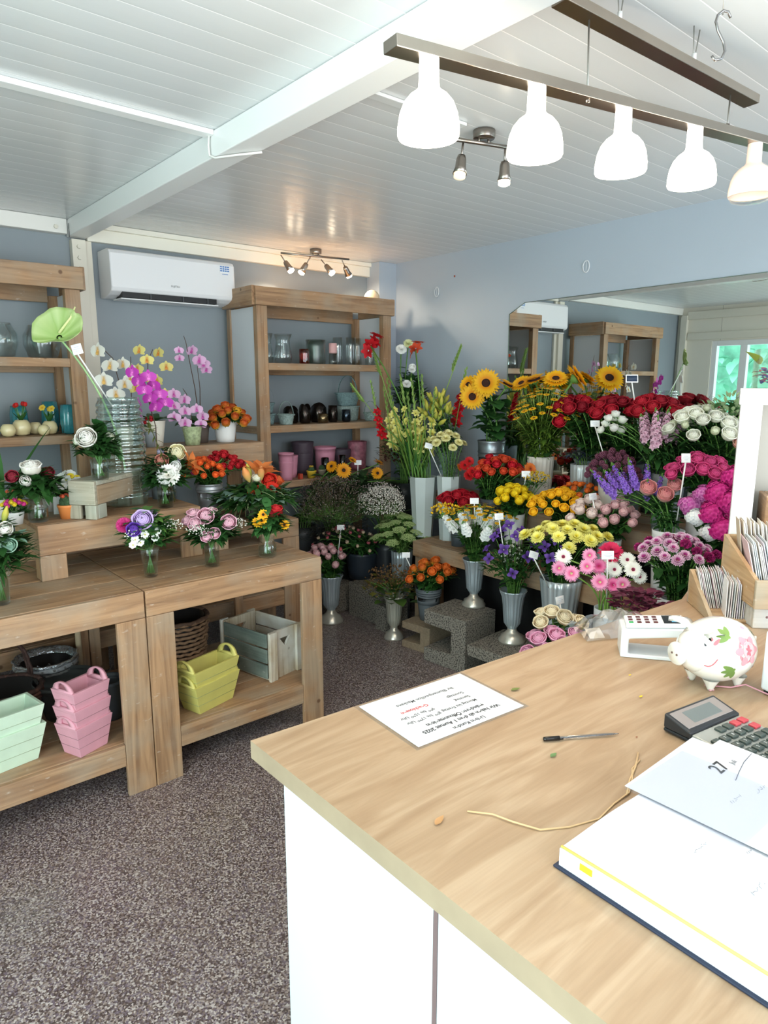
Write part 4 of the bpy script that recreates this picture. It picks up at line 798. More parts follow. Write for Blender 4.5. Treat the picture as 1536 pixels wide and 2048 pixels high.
LILY = bloom('lily', lily_geo, petal_mat('F09A50', 'F2894A')); LBUD = bloom('lbud', lambda mb: [cup_petal(mb, 2*PI*k/3, 1.15, [(.004, 0), (.013, .02), (.015, .04), (.004, .066)], 0) for k in range(3)], petal_mat('D8C070', 'F0A060')); LBUDY = bloom('lbudy', lambda mb: [cup_petal(mb, 2*PI*k/3, 1.15, [(.004, 0), (.010, .02), (.011, .035), (.003, .06)], 0) for k in range(3)], petal_mat('9FB050', 'D8CC58'))
tall = lambda h: [(.024, 0), (.027, .010), (.030, h*.3), (.036, h*.7), (.042, h)]
F = lambda **k: dict(k)
# mixed violet bouquet
glass_vase((1.02, 2.687, .8205), .142, .026, .041, 'tall tapered clear glass holding the violet and white bouquet', .62, prof=tall(.142))
bouquet((1.02, 2.687, .829), 'bouquet of violet, purple and white flowers on the front table', [(LIS, 'lisianthus_bloom', -.03, -.03, .235, CF, 1.0), (LISD, 'purple_bloom', -.075, -.05, .205, CF, 1), (CARM, 'carnation_bloom', -.095, 0, .22, CF, .9), (LIS, 'lisianthus_bloom', .02, .02, .24, UPF, .7), (LISD, 'purple_bloom', .0, -.05, .20, CF, .6)]
    + [(ASTRO, 'white_bloom', x, -.07, z, CF, .55) for x, z in ((-.08, .17), (-.06, .155), (-.04, .185), (.01, .19), (-.09, .15), (.0, .165))],
    .13, .075, .125, [(90, .07, .030, LEAFM, F()), (60, .06, .028, LEAFL, F(lo=.3)), (26, .07, .03, LEAF, F(k=.8, up=-.3, droop=.9))], .13, gyp=[(-.07, -.06, .18, .05, 60), (.09, -.02, .19, .05, 90)], seed=2)
# pink roses
glass_vase((1.288, 2.675, .8205), .11, .033, .033, 'short straight clear glass holding the pink rose bouquet', .6)
bouquet((1.288, 2.675, .829), 'bouquet of pink roses and baby breath on the front table', [(ROSEPINK, 'rose_bloom', x, y, z, d, s) for x, y, z, d, s in ((-.03, -.02, .215, CF, 1.2), (.055, -.06, .185, CF, 1.15), (-.08, -.03, .19, (-.8, -.5, .6), 1.0), (-.06, .03, .22, UPF, 1), (-.02, -.075, .15, CF, .85), (-.055, -.07, .14, CF, .85), (.02, .03, .22, UPF, .9), (-.095, .02, .20, (-.8, 0, .8), .8))],
    .14, .06, .11, [(110, .075, .030, LEAFD, F()), (16, .10, .045, LEAF, F(k=.75, up=-.6, droop=1.0)), (50, .09, .012, LEAFM, F(k=1.05))], .10, gyp=[(-.09, -.06, .165, .05, 90), (.11, -.02, .16, .05, 130), (0, 0, .23, .03, 40)], seed=3)
# rudbeckia jar
glass_vase((1.555, 2.66, .8205), .095, .040, .03, 'squat clear glass jar holding the small red and yellow bouquet', .5, prof=[(.034, 0), (.041, .008), (.043, .02), (.042, .06), (.033, .074), (.034, .095)], name='glass_jar', cat='jar')
bouquet((1.555, 2.66, .829), 'small bouquet with yellow black-eyed daisies and red blooms in front of the lily bouquet', [(RUDB, 'daisy_bloom', x, y, z, CF, .95) for x, y, z in ((-.045, -.05, .20), (-.055, -.05, .175), (-.04, -.05, .16), (.05, -.07, .145), (-.065, -.03, .165))] + [(ROSE('B51E28', 'D02A30', .022, .8), 'red_bloom', .03, -.04, .21, UPF, 1.1), (ROSE('8E1622', 'A51C2A', .022, .6), 'dark_red_bloom', 0, -.03, .195, CF, 1), (ROSE('8E1622', 'A51C2A', .022, .6), 'dark_red_bloom', .06, 0, .19, UPF, 1)],
    .12, .06, .11, [(110, .07, .03, LEAFD, F()), (30, .08, .03, LEAFM, F(up=-.4, droop=.8))], .09, seed=4)
# left edge bouquet
glass_vase((.47, 2.68, .8205), .16, .035, .045, 'tall clear glass at the left edge of the front table', .6, prof=tall(.16))
bouquet((.47, 2.68, .829), 'leafy bouquet with spiky palm fronds, cut by the left picture edge', [(ROSE('C04A8C', 'D868A6', .026, .8), 'pink_bloom', -.03, -.03, .27, CF, 1), (ROSEW, 'white_bloom', .03, -.03, .265, CF, .8), (SUCC, 'succulent_bloom', .03, -.07, .215, CF, .65)] + [(LBUDY, 'bud', .0, 0, .29, UPF, .8), (LBUDY, 'bud', .03, 0, .285, (.3, 0, 1), .8)],
    .14, .07, .15, [(150, .10, .010, LEAFD, F(lo=-.3)), (60, .07, .04, LEAFD, F()), (18, .05, .035, leafmat('8FB5A2', '7FA592'), F(k=1.1, lo=.6))], .15, seed=5)
# mason jar white rose on the riser
mj = [(.034, 0), (.038, .008), (.040, .02), (.040, .062), (.033, .074), (.034, .076), (.034, .094)]
glass_vase((.685, 2.975, 1.0505), .094, .04, .034, 'clear mason jar holding the single white rose bouquet', .55, prof=mj, name='glass_jar', cat='jar')
bouquet((.685, 2.975, 1.059), 'small bouquet with one large white rose on the left end of the riser', [(ROSEW, 'rose_bloom', -.015, -.02, .21, (-.1, -.3, 1), 1.15), (BUD('F0E8D8', 'F7F3EC', .016), 'rosebud', -.045, -.05, .165, CF, 1.3), (ROSE('6E1A28', '8C2434', .02, .8), 'dark_red_bloom', .05, -.01, .185, CF, 1.1), (ROSE('6E1A28', '8C2434', .02, .8), 'dark_red_bloom', -.08, .0, .18, CF, 1.1)],
    .13, .05, .105, [(120, .075, .026, LEAFD, F()), (22, .11, .035, LEAF, F(up=-.3, droop=.8))], .09, seed=6)
# white rose on the grey bench
glass_vase((.915, 2.895, 1.2105), .085, .034, .037, 'clear glass holding the white rose bouquet on the grey bench', .5)
bouquet((.915, 2.895, 1.219), 'bouquet with a cream white rose and dark leaves on the grey bench', [(ROSEW, 'rose_bloom', -.055, -.04, .165, CF, 1.2), (BUD('DDE6C0', 'F0F2E0', .014), 'bud', .04, -.03, .165, CF, 1.2), (BUD('DDE6C0', 'F0F2E0', .014), 'bud', -.09, -.03, .155, CF, 1)],
    .13, .06, .095, [(150, .065, .022, LEAFD, F()), (10, .12, .05, LEAFM, F(up=-.3, droop=.6, k=.8))], .08, seed=7)
# white carnation
glass_vase((1.21, 2.955, 1.0505), .095, .034, .036, 'clear glass holding the white carnation bouquet on the riser', .6)
bouquet((1.21, 2.955, 1.059), 'bouquet with a large white carnation on the right part of the riser', [(CARW, 'carnation_bloom', -.005, -.06, .145, CF, 1.1), (BUD('F3F3EC', 'FBFBF8', .018), 'white_bloom', .045, -.03, .175, CF, 1.3)],
    .12, .045, .10, [(110, .085, .03, LEAFD, F(droop=.8)), (40, .08, .02, LEAFM, F())], .09, seed=8)
glass_vase((1.30, 3.13, 1.0505), .10, .036, .036, 'clear glass behind the carnation bouquet, holding cream and salmon roses', .6)
bouquet((1.30, 3.13, 1.059), 'bouquet with cream, salmon and lilac roses behind the white carnation', [(ROSEC, 'rose_bloom', .045, -.02, .215, CF, 1.2), (SALM, 'rose_bloom', -.04, -.04, .185, CF, 1.0), (LILY, 'salmon_bloom', .075, -.06, .15, (.5, -.5, .5), .9), (BUD('C9BCE0', 'D8D0EC', .016), 'lilac_bloom', .02, -.06, .175, CF, 1.2), (BUD('C9BCE0', 'D8D0EC', .016), 'lilac_bloom', -.02, .02, .22, UPF, 1), (CARM, 'small_magenta_bloom', .1, -.08, .13, CF, .55)],
    .14, .06, .11, [(130, .07, .03, LEAF, F()), (24, .09, .035, LEAFD, F(up=-.4, droop=.9))], .09, seed=9)
# lily and gerbera bouquet
pot('clay_vase', (1.685, 2.985, .9455), .07, .05, .055, mat('5A5550', .6), 'dark vase hidden under the lily and gerbera bouquet', 'vase', depth=.06)
bouquet((1.685, 2.985, .955), 'large bouquet with orange lilies, red gerberas and trailing grass', [(LILY, 'lily_bloom', .02, .0, .20, (0, -.2, 1), 1.15), (LILY, 'lily_bloom', .055, .01, .19, (.35, -.2, 1), 1.1), (LBUD, 'lily_bud', -.04, -.02, .17, (-.5, -.2, 1), 1.1), (LBUD, 'lily_bud', .02, -.03, .175, UPF, 1.0), (LBUDY, 'lily_bud', -.02, .0, .19, (-.3, 0, 1), 1.0), (ROSE('E8E6C0', 'F4F4E4', .02, .8), 'white_bloom', .0, -.02, .185, UPF, 1.1),
    (GERR, 'gerbera_bloom', -.0, -.08, .12, (-.2, -.7, .6), 1), (GERR, 'gerbera_bloom', .055, -.07, .13, (.1, -.6, .7), 1), (ROSE('C9281C', 'DA3020', .03, .9), 'red_bloom', .07, -.02, .165, CF, 1.2), (ROSE('D24A22', 'EC6A38', .028, .9), 'orange_bloom', .13, .0, .16, (.4, -.4, .8), 1.1), (ROSE('D24A22', 'EC6A38', .018, .9), 'orange_bloom', -.06, -.07, .12, CF, 1)],
    .20, .07, .06, [(190, .09, .03, LEAF, F()), (120, .085, .028, LEAFD, F(up=-.2)), (60, .05, .032, leafmat('7E9E90', '6E8C80'), F(k=1.05, lo=.4)), (8, .13, .06, LEAFM, F(k=.8))], .05, seed=10, grass=40)
# ---------------------------------------------------------------- big ribbed vase with anthurium
prof = [(.07, 0), (.095, .02), (.102, .08)]; H = .49
pr = [(.075, 0), (.10, .012)] + [(.102 - .010*(i/90)**2 + .006*abs(math.sin(PI*i/6)), .03 + (H-.05)*i/90) for i in range(91)] + [(.088, H-.008), (.09, H)]
glass_vase((1.10, 3.15, 1.0505), H, .1, .1, 'large horizontally ribbed clear glass vase on the riser', 0, glass('F0F6F4', .34, 'ribbed_glass'), pr, seg=40)
t = thing('anthurium', 'large lime green anthurium leaning out of the ribbed glass vase', 'flower', (1.12, 3.17, 1.072))
mb = MB(); tube(mb, bez((0, 0, 0), (0, -.02, .42), (-.252, -.03, .718), 10), .0045, 8); obj('stem', mb, mat('9BBF86', .5), t)
vs = []; uv = []; nv = 9   # heart-shaped spathe seen from behind, the stem joins it low in the middle
out = [(-150, -25), (-156, 25), (-146, 75), (-115, 118), (-80, 153), (-45, 176), (0, 184), (45, 187), (85, 180), (104, 166), (112, 150), (128, 152), (150, 125), (156, 85), (145, 42), (122, 8), (95, -16), (60, -28), (25, -36), (-25, -38), (-75, -44), (-115, -44), (-138, -42)]
ns = len(out); mb = MB(); vs = [(0, 0, 0)]; uv = [(0, .2)]
for j in range(1, nv+1):
    r = j/nv
    for i, (x, y) in enumerate(out): vs.append((x*r*.000656, y*r*.000656, .03*r*r - .008*math.sin(i*1.9)*r)); uv.append((i/ns, .35 + .65*(i % 2) if 0 else .25 + .6*abs(math.sin(i*1.35))*r))
fs = [(0, 1+i, 1+(i+1) % ns) for i in range(ns)] + [(1+(j-1)*ns+i, 1+(j-1)*ns+(i+1) % ns, 1+j*ns+(i+1) % ns, 1+j*ns+i) for j in range(1, nv) for i in range(ns)]
mb.add(vs, fs, 0, uv)
SPM = Matrix.Translation((.868-1.12, -.03, 1.79-1.072)) @ Matrix.Rotation(R_(-30), 4, 'Z') @ Matrix.Rotation(R_(75), 4, 'X')
o = obj('spathe', mb, petal_mat('8FB05C', 'C3D398', .2, .95, .32), t); o.matrix_local = SPM
sd = o.modifiers.new('thick', 'SOLIDIFY'); sd.thickness = .0018
mb = MB(); tube(mb, [(0, .02, .004), (.05, .08, .02), (.072, .125, .03)], .006, 8, r2=.003); o = obj('spadix', mb, mat('DDE0A0', .6), t); o.matrix_local = SPM
price_tag((.93, 3.12, 1.745), (1.075, 3.16, 1.50), -30, 'white price sign clipped to the anthurium stem', .042, .045, roll=-15)
mb = MB()
for i in range(22): z = .02*i; p = Vector((.02*math.sin(i*.2), 0, -z)); leaf(mb, p, (.8*(1 if i % 2 else -1), -.4, -.3), .035, .012)
tube(mb, [(0, 0, .06), (0, 0, 0), (.02, 0, -.2), (.0, 0, -.42)], .002, 4); tag(obj('fern_frond', mb, leafmat('6E6A2E', '4A5C28'), None, (1.205, 3.06, 1.40), (0, R_(-14), 0)), 'thin dark fern frond trailing beside the ribbed vase', 'frond')
# long leaf and spotted spathe at the left edge
t = thing('potted_lily', 'plant with long strap leaves and a speckled pale flower at the left edge', 'potted plant', (.60, 3.10, 1.0505))
pot_mb = MB(); lathe(pot_mb, hollow([(.04, 0), (.055, .09)], .003, .02), 20); obj('pot', pot_mb, mat('CFC9C0', .5), t)
mb = MB(); leaf(mb, (0, 0, .08), (.55, .1, 1), .36, .03, droop=.15, nv=8); leaf(mb, (-.02, 0, .08), (-.05, -.1, 1), .42, .05, droop=.25, nv=8); leaf(mb, (-.0, 0, .08), (-.5, -.3, 1), .3, .05, droop=.3, nv=8); leaf(mb, (0, 0, .08), (.7, .3, .6), .2, .04, droop=.5, nv=8); obj('leaves', mb, LEAF, t)
mb = MB(); leaf(mb, (-.02, -.03, .16), (.5, -.3, .2), .12, .09, droop=.6, nv=6); obj('speckled_flower', mb, mat('CFD3A0', .6, noise=.5, nscale=90), t)
# small pots on the riser and behind
mini_cactus((.795, 2.975, 1.0505), .036, mat('E08A4A', .45), 'orange pot with a little grafted cactus beside the white rose jar', .028, dots='C9502E', h=.058)
mini_cactus((.645, 3.235, 1.0505), .038, mat('D9713A', .45), 'orange pot with a little plant at the left end of the riser', .028, dots='C9502E', h=.058)
def leafy_pot(loc, rp, h, m, label, n, L, W, lm, data=None, nb=0, br=.05, bz=.07, seed=1, bn='bloom', cat='potted plant', name='potted_plant'):
    t = thing(name, label, cat, loc); mb = MB(); lathe(mb, hollow([(rp*.75, 0), (rp, h*.85), (rp*1.03, h)], .003, .012), 24); obj('pot', mb, m, t)
    mb = MB(); filler(mb, (0, 0, h*.9), br, bz, n, L, W, seed); obj('foliage', mb, lm, t); rg = random.Random(seed)
    mb = MB(); [tube(mb, [(0, 0, h-.02), (br*.4*math.cos(i), br*.4*math.sin(i), h+bz*.6)], .0015, 4) for i in range(6)]; obj('stems', mb, STEM, t)
    for i in range(nb):
        a = i*2.4; q = br*math.sqrt((i+.5)/nb)*.9; o = link(bn, data[i % len(data)], t); o.matrix_local = Matrix.Translation((q*math.cos(a), q*math.sin(a), h*.9+bz*(1.05-.5*(q/br)**2))) @ frame_to((math.cos(a)*.6-.3, math.sin(a)*.6-.5, .8))
    return t
KAL = ROSE('D8327C', 'E8489A', .010, .8); KALY = ROSE('E8C81C', 'F2D83A', .010, .8); KALR = ROSE('B02030', 'CC2A34', .011, .8)
leafy_pot((.60, 2.98, 1.0505), .035, .05, mat('CFCFCB', .5), 'little pink and yellow flowering plant left of the mason jar', 40, .035, .022, LEAFM, [KAL, KALY], 22, .05, .05, 3)
leafy_pot((.80, 3.20, 1.0505), .045, .07, mat('D5D3CC', .5), 'plant with white and yellow blooms behind the orange cactus pot', 60, .05, .03, LEAFL, [ASTRO, daisy(.016, 12, .006, 'F2D020', 'F8E040', 'E0A818')], 12, .08, .07, 4)
leafy_pot((.87, 3.19, 1.0505), .042, .07, mat('E8E6E0', .5), 'plant with pale star flowers behind the grey bench', 50, .05, .02, LEAFM, [ASTRO, ASTRO, daisy(.016, 12, .006, 'F2D020', 'F8E040', 'E0A818')], 12, .06, .09, 5)
leafy_pot((.62, 3.30-.06, 1.0505), .03, .04, mat('6B2A34', .5), 'dark red flowering plant behind the white rose jar', 30, .04, .025, LEAFD, [ROSE('6E1A28', '8C2434', .016, .8)], 10, .06, .09, 6) if 0 else None
mb = MB(); box(mb, -.03, .03, -.002, .002, 0, .075); o = obj('paper_label', mb, mat('F2F2F2', .5), None, (.80, 3.085, 1.0505), (R_(-8), 0, R_(-30)), smooth=False, bevel=.0015); tag(o, 'white blank card leaning behind the orange cactus pot', 'card')
price_tag((.79, 3.09, 1.215), (.80, 3.14, 1.10), -30, 'white price sign in the plant behind the orange cactus pot', .045, .045) if 0 else None
# ---------------------------------------------------------------- orchids
def orch_geo(R):
    def fn(mb):
        for k, (a, L, W) in enumerate(((PI/2, 1, .33), (PI/2+2.1, 1, .33), (PI/2-2.1, 1, .33))): flat_petal(mb, a, L*R, W*R, .12, -.3, 0, 0, .3)
        for a in (.15, PI-.15): flat_petal(mb, a, 1.05*R, .62*R, .22, -.35, 0, .002, .1)
        flat_petal(mb, -PI/2, .5*R, .2*R, 1.0, -1.6, 0, .003, .6, mi=1); sphere(mb, (0, .05*R, .12*R), .12*R, 6, 5, 1)
    return fn
def orchid(loc, label, potm, rp0, rp1, hp, spikes, col, lip, R=.034, leaves=5, name='potted_orchid', lz=0, L=.16):
    t = thing(name, label, 'orchid', loc); mb = MB()
    lathe(mb, hollow([(rp0, 0), (rp0+(rp1-rp0)*.5, hp*.5), (rp1, hp*.95), (rp1+.003, hp)], .004, .02), 26); obj('pot', mb, potm, t)
    mb = MB()
    for i in range(leaves): a = i*2.3+.6; leaf(mb, (0, 0, hp-.01), (math.cos(a), math.sin(a), .7+.3*(i % 2)), L, L*.42, droop=.75, nv=6, pt=.6)
    obj('leaves', mb, LEAFD, t); d = bloom(('orch', col, R), orch_geo(R), [petal_mat(lip, col, .0, .35, .45), mat(lip, .5)])
    for pts, bl in spikes:
        mb = MB(); tube(mb, [(0, 0, hp-.02)] + pts, .0028, 6, r2=.0015); obj('flower_spike', mb, mat('4A3226', .6), t)
        for (x, y, z, s) in bl: o = link('bloom', d, t); o.matrix_local = Matrix.Translation((x, y, z)) @ Matrix.Rotation(R_(-30+rnd.uniform(-35, 35)), 4, 'Z') @ Matrix.Rotation(R_(80+rnd.uniform(-12, 12)), 4, 'X') @ Matrix.Scale(s, 4)
    return t
CW_ = mat('E6DFD2', .4, name='cream_ceramic', noise=.03)
oz = 1.2755
def cas(x0, z0, x1, z1, n, y=-.03, s=1.0, wob=.022): return [(x0+(x1-x0)*i/(n-1) + wob*(1 if i % 2 else -1), y, z0+(z1-z0)*i/(n-1), s) for i in range(n)]
orchid((1.41, 3.54, oz), 'yellow orchid in a tapered cream pot on the orchid riser', CW_, .042, .060, .135, [([(-.02, 0, .3), (-.01, 0, .44), (.02, 0, .50)], cas(-.04, .49, -.07, .30, 5) + cas(.06, .48, .03, .20, 5))], 'E8DC8A', 'D88A3A', .034)
orchid((1.245, 3.52, oz), 'white orchid standing left of the yellow orchid', CW_, .04, .05, .11, [([(-.0, 0, .3), (-.03, 0, .45), (-.08, 0, .50)], cas(-.085, .48, -.06, .27, 4, s=1.15) + cas(.02, .42, .0, .32, 2, wob=.01)), ([(.05, 0, .25), (.06, 0, .46)], [(.055, 0, .40, .8), (.05, 0, .35, .8)])], 'F4F1E8', 'E0B060', .038)
orchid((1.30, 3.36, .8205+.2301), 'magenta orchid in front of the white and yellow orchids', mat('7A8288', .5), .04, .05, .10, [([(-.02, 0, .30), (-.04, 0, .45), (-.03, 0, .56)], cas(-.045, .575, .005, .40, 8, s=.95, wob=.034) + [(-.09, -.03, .53, .6)])], 'C43FB4', 'E87AD0', .036) if 0 else orchid((1.29, 3.215, 1.0505), 'magenta orchid in front of the white and yellow orchids', mat('7A8288', .5), .035, .042, .10, [([(-.0, 0, .35), (-.04, 0, .53), (-.04, 0, .60)], cas(-.075, .60, .025, .44, 9, s=1.0, wob=.03))], 'C43FB4', 'E87AD0', .036, leaves=4, L=.11)
orchid((1.70, 3.60, oz), 'tall pale pink orchid with two dark spikes behind the orange roses', mat('5A4F48', .6), .04, .05, .10, [([(-.02, 0, .3), (-.06, 0, .55), (-.07, 0, .58)], [(-.035, -.02, .50, 1), (.0, -.03, .45, 1.05), (-.11, -.02, .50, .7), (-.10, 0, .46, .7)]), ([(.01, 0, .3), (.0, 0, .42)], [(.03, -.02, .43, 1), (.045, -.02, .40, .9)])], 'E3B7DA', 'C050A0', .036, L=.2)
orchid((1.60, 3.49, oz), 'small pale pink orchid in a green leaf-patterned pot', mat('A9B58C', .5, noise=.35, nscale=60), .038, .052, .10, [([(-.0, 0, .15), (-.02, 0, .27), (-.04, 0, .30)], cas(-.075, .27, -.08, .12, 6, s=.95, wob=.03) + cas(.03, .19, .05, .11, 3, s=.9, wob=.012))], 'E3B7DA', 'C050A0', .036, leaves=3, L=.10)
leafy_pot((1.375, 3.25, 1.0505), .038, .12, mat('8C9198', .5), 'pot of variegated leaves with red berries behind the ribbed vase', 60, .045, .022, leafmat('7C8A4A', 'A8AC6A'), [KALR], 6, .045, .14, 8) if 0 else leafy_pot((1.375, 3.505, oz), .03, .08, mat('8C9198', .5), 'pot of variegated leaves with red berries behind the ribbed vase', 40, .04, .02, leafmat('7C8A4A', 'A8AC6A'), [KALR], 5, .03, .08, 8)
# orange and yellow edged roses in a white pot
RO = ROSE('E8B43C', 'C4431C', .030, .55, .25, .85); ROY = ROSE('E89C1C', 'F0B030', .030, .7)
BL = dict(nleaf=7, leafL=.055, leafW=.034, lm=LEAFD)
pot('plant_pot', (1.83, 3.555, oz), .12, .050, .066, mat('E6E6E4', .35), 'glossy white pot holding the red-edged orange roses', rim=.0, depth=.09)
bunch('rose', 'flower', 'orange rose with red petal edges in the white pot behind the spray roses', 'red-edged orange roses', [RO, RO, RO, RO, ROY, RO], 20, (1.84, 3.54, 1.415), .125, .055, (1.83, 3.555, 1.39), oz+.03, seed=2, rimr=.055, face=(-.3, -.5, 0), **BL)
# spray roses in zinc bucket
pot('zinc_bucket', (1.52, 3.15, .9455), .165, .05, .066, mat('A3A7AB', .35, .6, noise=.1, nscale=8), 'light zinc bucket holding the orange and red spray roses', 'bucket', rim=.003, rings=2, depth=.12)
SO = ROSE('D8481C', 'F0682A', .018, .75); SR = ROSE('9E1620', 'C41E2A', .018, .75)
for (dt, lb, gp, n, cx, cy, cz, rx, sd) in ((SO, 'small orange spray rose in the light zinc bucket', 'orange spray roses', 34, 1.45, 3.11, 1.195, .125, 4), (SR, 'small red spray rose in the light zinc bucket', 'red spray roses', 34, 1.61, 3.17, 1.205, .125, 5)):
    bunch('spray_rose', 'flower', lb, gp, dt, n, (cx, cy, cz), rx, .045, (1.52, 3.15, 1.10), .962, seed=sd, rimr=.05, nleaf=4, leafL=.04, leafW=.026, lm=LEAF, stem_r=.0018, face=(-.3, -.5, 0))

# ================================================================ FLOWER DISPLAY ALONG THE RIGHT WALL
def tier(x0, x1, y0, y1, z, label, fas=.10):
    t = thing('display_step', label, 'shelf', (x0, y0, 0)); W, D = x1-x0, y1-y0
    board('step_board', t, 0, W/2-.001, 0, D, z-.025, z, axis='y'); board('step_board', t, W/2+.001, W, 0, D, z-.025, z, axis='y'); board('fascia', t, -.022, -.001, 0, D, z-fas, z-.001, axis='y')
    obj('added_dark_sheet', BX(W-.045, W-.04, .0, D, .0, z-.027), mat('17181A', .8), t, smooth=False)  # black sheet added behind the legs so the open space below looks near-black
    for yy in (.0, D*.5-.04, D-.08):
        for xx in (.0, W-.10): board('leg', t, xx, xx+.05, yy+.001, yy+.079, 0, z-.026, axis='z')
tier(2.955, 3.20, .95, 3.17, .60, 'lower wooden display step under the middle rows of flowers'); tier(3.205, 3.585, .95, 3.40, .86, 'upper wooden display step along the mirror', .12)
CONC = bpy.data.materials.new('speckled_concrete'); CONC.use_nodes = True; nt = CONC.node_tree; b = nt.nodes['Principled BSDF']; b.inputs['Roughness'].default_value = .9
tc = nt.nodes.new('ShaderNodeTexCoord'); v = nt.nodes.new('ShaderNodeTexNoise'); v.inputs['Scale'].default_value = 130; v.inputs['Detail'].default_value = 3; nt.links.new(tc.outputs['Object'], v.inputs['Vector'])
r = nt.nodes.new('ShaderNodeValToRGB'); r.color_ramp.elements[0].position = .40; r.color_ramp.elements[0].color = (*hx('3A3632'), 1); r.color_ramp.elements[1].position = .52; r.color_ramp.elements[1].color = (*hx('8C857B'), 1)
nt.links.new(v.outputs['Fac'], r.inputs[0]); nt.links.new(r.outputs[0], b.inputs['Base Color']); bp = nt.nodes.new('ShaderNodeBump'); bp.inputs['Strength'].default_value = .8; bp.inputs['Distance'].default_value = .006; nt.links.new(v.outputs['Fac'], bp.inputs['Height']); nt.links.new(bp.outputs[0], b.inputs['Normal'])
CONB = mat('8E7C66', .9, bump=.8, bscale=150, noise=.15, nscale=60, name='brown_concrete')
def block(x, y, L, W, H, label, m=CONC, rz=0, channel=True):
    """concrete block; the open channel faces +y"""
    mb = MB(); th = H*.26
    pr = [(0, 0), (0, H), (W, H), (W, H-th), (W*.34, H-th*1.1), (W*.34, th*1.1), (W, th), (W, 0)] if channel else [(0, 0), (0, H), (W*.5, H*1.03), (W, H), (W, 0)]
    n = len(pr); vs = [(xx, yy, z) for xx in (0, L) for yy, z in pr]; mb.add(vs, [tuple(range(n)), tuple(range(2*n-1, n-1, -1))] + [(i, n+i, n+(i+1) % n, (i+1) % n) for i in range(n)])
    tag(obj('concrete_block', mb, m, None, (x, y, 0), (0, 0, rz), smooth=False, bevel=.004), label, 'concrete block')
block(2.70, 2.765, .24, .215, .165, 'brownish hollow concrete block under the grey bucket of orange roses', CONB, R_(8))
block(2.66, 2.44, .29, .30, .31, 'tall speckled hollow concrete block under the white stock vase', CONC, R_(6)); block(2.60, 2.08, .34, .27, .225, 'speckled concrete block under the purple flower vase, nearest the counter', CONC, R_(5))
block(2.80, 3.36, .20, .30, .24, 'large pale speckled block standing behind the small pedestal vase', CONC, R_(4), False); block(2.74, 3.22, .20, .10, .17, 'narrow speckled block next to the large pale one', CONC, 0, False)
block(2.70, 3.74, .18, .12, .20, 'speckled block at the far left behind the silver vase', CONC, 0, False); block(2.44, 3.92, .001+.14, .08, .12, 'small block', CONC) if 0 else None
# ---- row on the floor
pedestal_vase((2.60, 3.625, 0), .33, .083, 'large silver fluted pedestal vase on the floor beside the display table')
pedestal_vase((2.728, 3.118, 0), .284, .066, 'small pale fluted pedestal vase standing on the floor with brown foliage', mat('B9B7A9', .4, .4, name='pale_pewter_plastic'))
pot('plastic_bucket', (2.82, 2.90, .1655), .205, .052, .082, mat('5A6166', .45, name='grey_plastic_bucket'), 'dark grey plastic bucket holding the orange roses', 'bucket', rings=3, depth=.1, rim=0)
pot('fluted_vase', (3.0, 3.35, .0), .49, .05, .072, SILVER, 'slim fluted silver vase holding the green umbels', 'vase', seg=72, amp=.04, nf=18, depth=.1)
pedestal_vase((2.90, 2.60, .3115), .285, .070, 'silver fluted pedestal vase on the tall concrete block'); pedestal_vase((2.795, 2.225, .2265), .29, .072, 'silver fluted pedestal vase on the low concrete block, nearest the counter')
block(2.78, 1.80, .17, .28, .25, 'speckled concrete block hidden below the wide fluted vase', CONC)
t = pot('flared_vase', (2.86, 1.975, .2515), .375, .06, .105, mat('C5CDD2', .3, .5, name='pearl_silver_plastic'), 'wide flared pearl vase holding the yellow chrysanthemums', 'vase', seg=72, amp=.035, nf=18, depth=.1)
pot('flower_vase', (2.50, 1.488, 0), .67, .05, .055, mat('E1E7EC', .35), 'tall white vase holding the pink gerberas', 'vase', depth=.1)
pot('bucket', (2.20, 1.50, 0), .52, .11, .13, mat('C9CDCF', .4), 'bucket of cream and pink roses behind the counter edge', 'bucket', depth=.15)
pot('dark_bucket', (2.93, 3.70, .2005+.04), .19, .09, .12, mat('27303A', .4), 'dark blue bucket holding the alstroemeria', 'bucket', depth=.12)
pot('dark_bucket', (2.86, 3.93, .0), .56, .08, .10, mat('22262A', .4), 'black bucket holding the dark wax-flower haze under the corner unit', 'bucket', depth=.12)
pot('dark_bucket', (3.06, 3.58, .0), .50, .07, .09, mat('2A2E33', .4), 'black bucket holding the white baby breath', 'bucket', depth=.12)
PINKR = ROSE('EFA9B4', 'F6CDD0', .027, .35, .1, .9); BR1 = dict(nleaf=8, leafL=.06, leafW=.038, lm=LEAF)
bunch('rose', 'flower', 'pale pink half-open rose in the large silver vase on the floor', 'pale pink roses by the display table', PINKR, 20, (2.585, 3.66, .475), .135, .05, (2.60, 3.625, .33), .09, seed=3, rimr=.07, face=(-.2, -.4, 0), **BR1)
AL1 = BUD('E8C9A0', 'F0D8C0', .015); AL2 = BUD('C24A5A', 'E07A88', .015)
def clus(R=.03):
    pass
bunch('alstroemeria', 'flower', 'pink budded alstroemeria stem in the dark blue bucket', 'alstroemeria stems', [AL2, AL1], 40, (2.80, 3.72, .55), .24, .07, (2.93, 3.70, .42), .26, seed=4, rimr=.11, nleaf=12, leafL=.07, leafW=.024, lm=LEAFM)
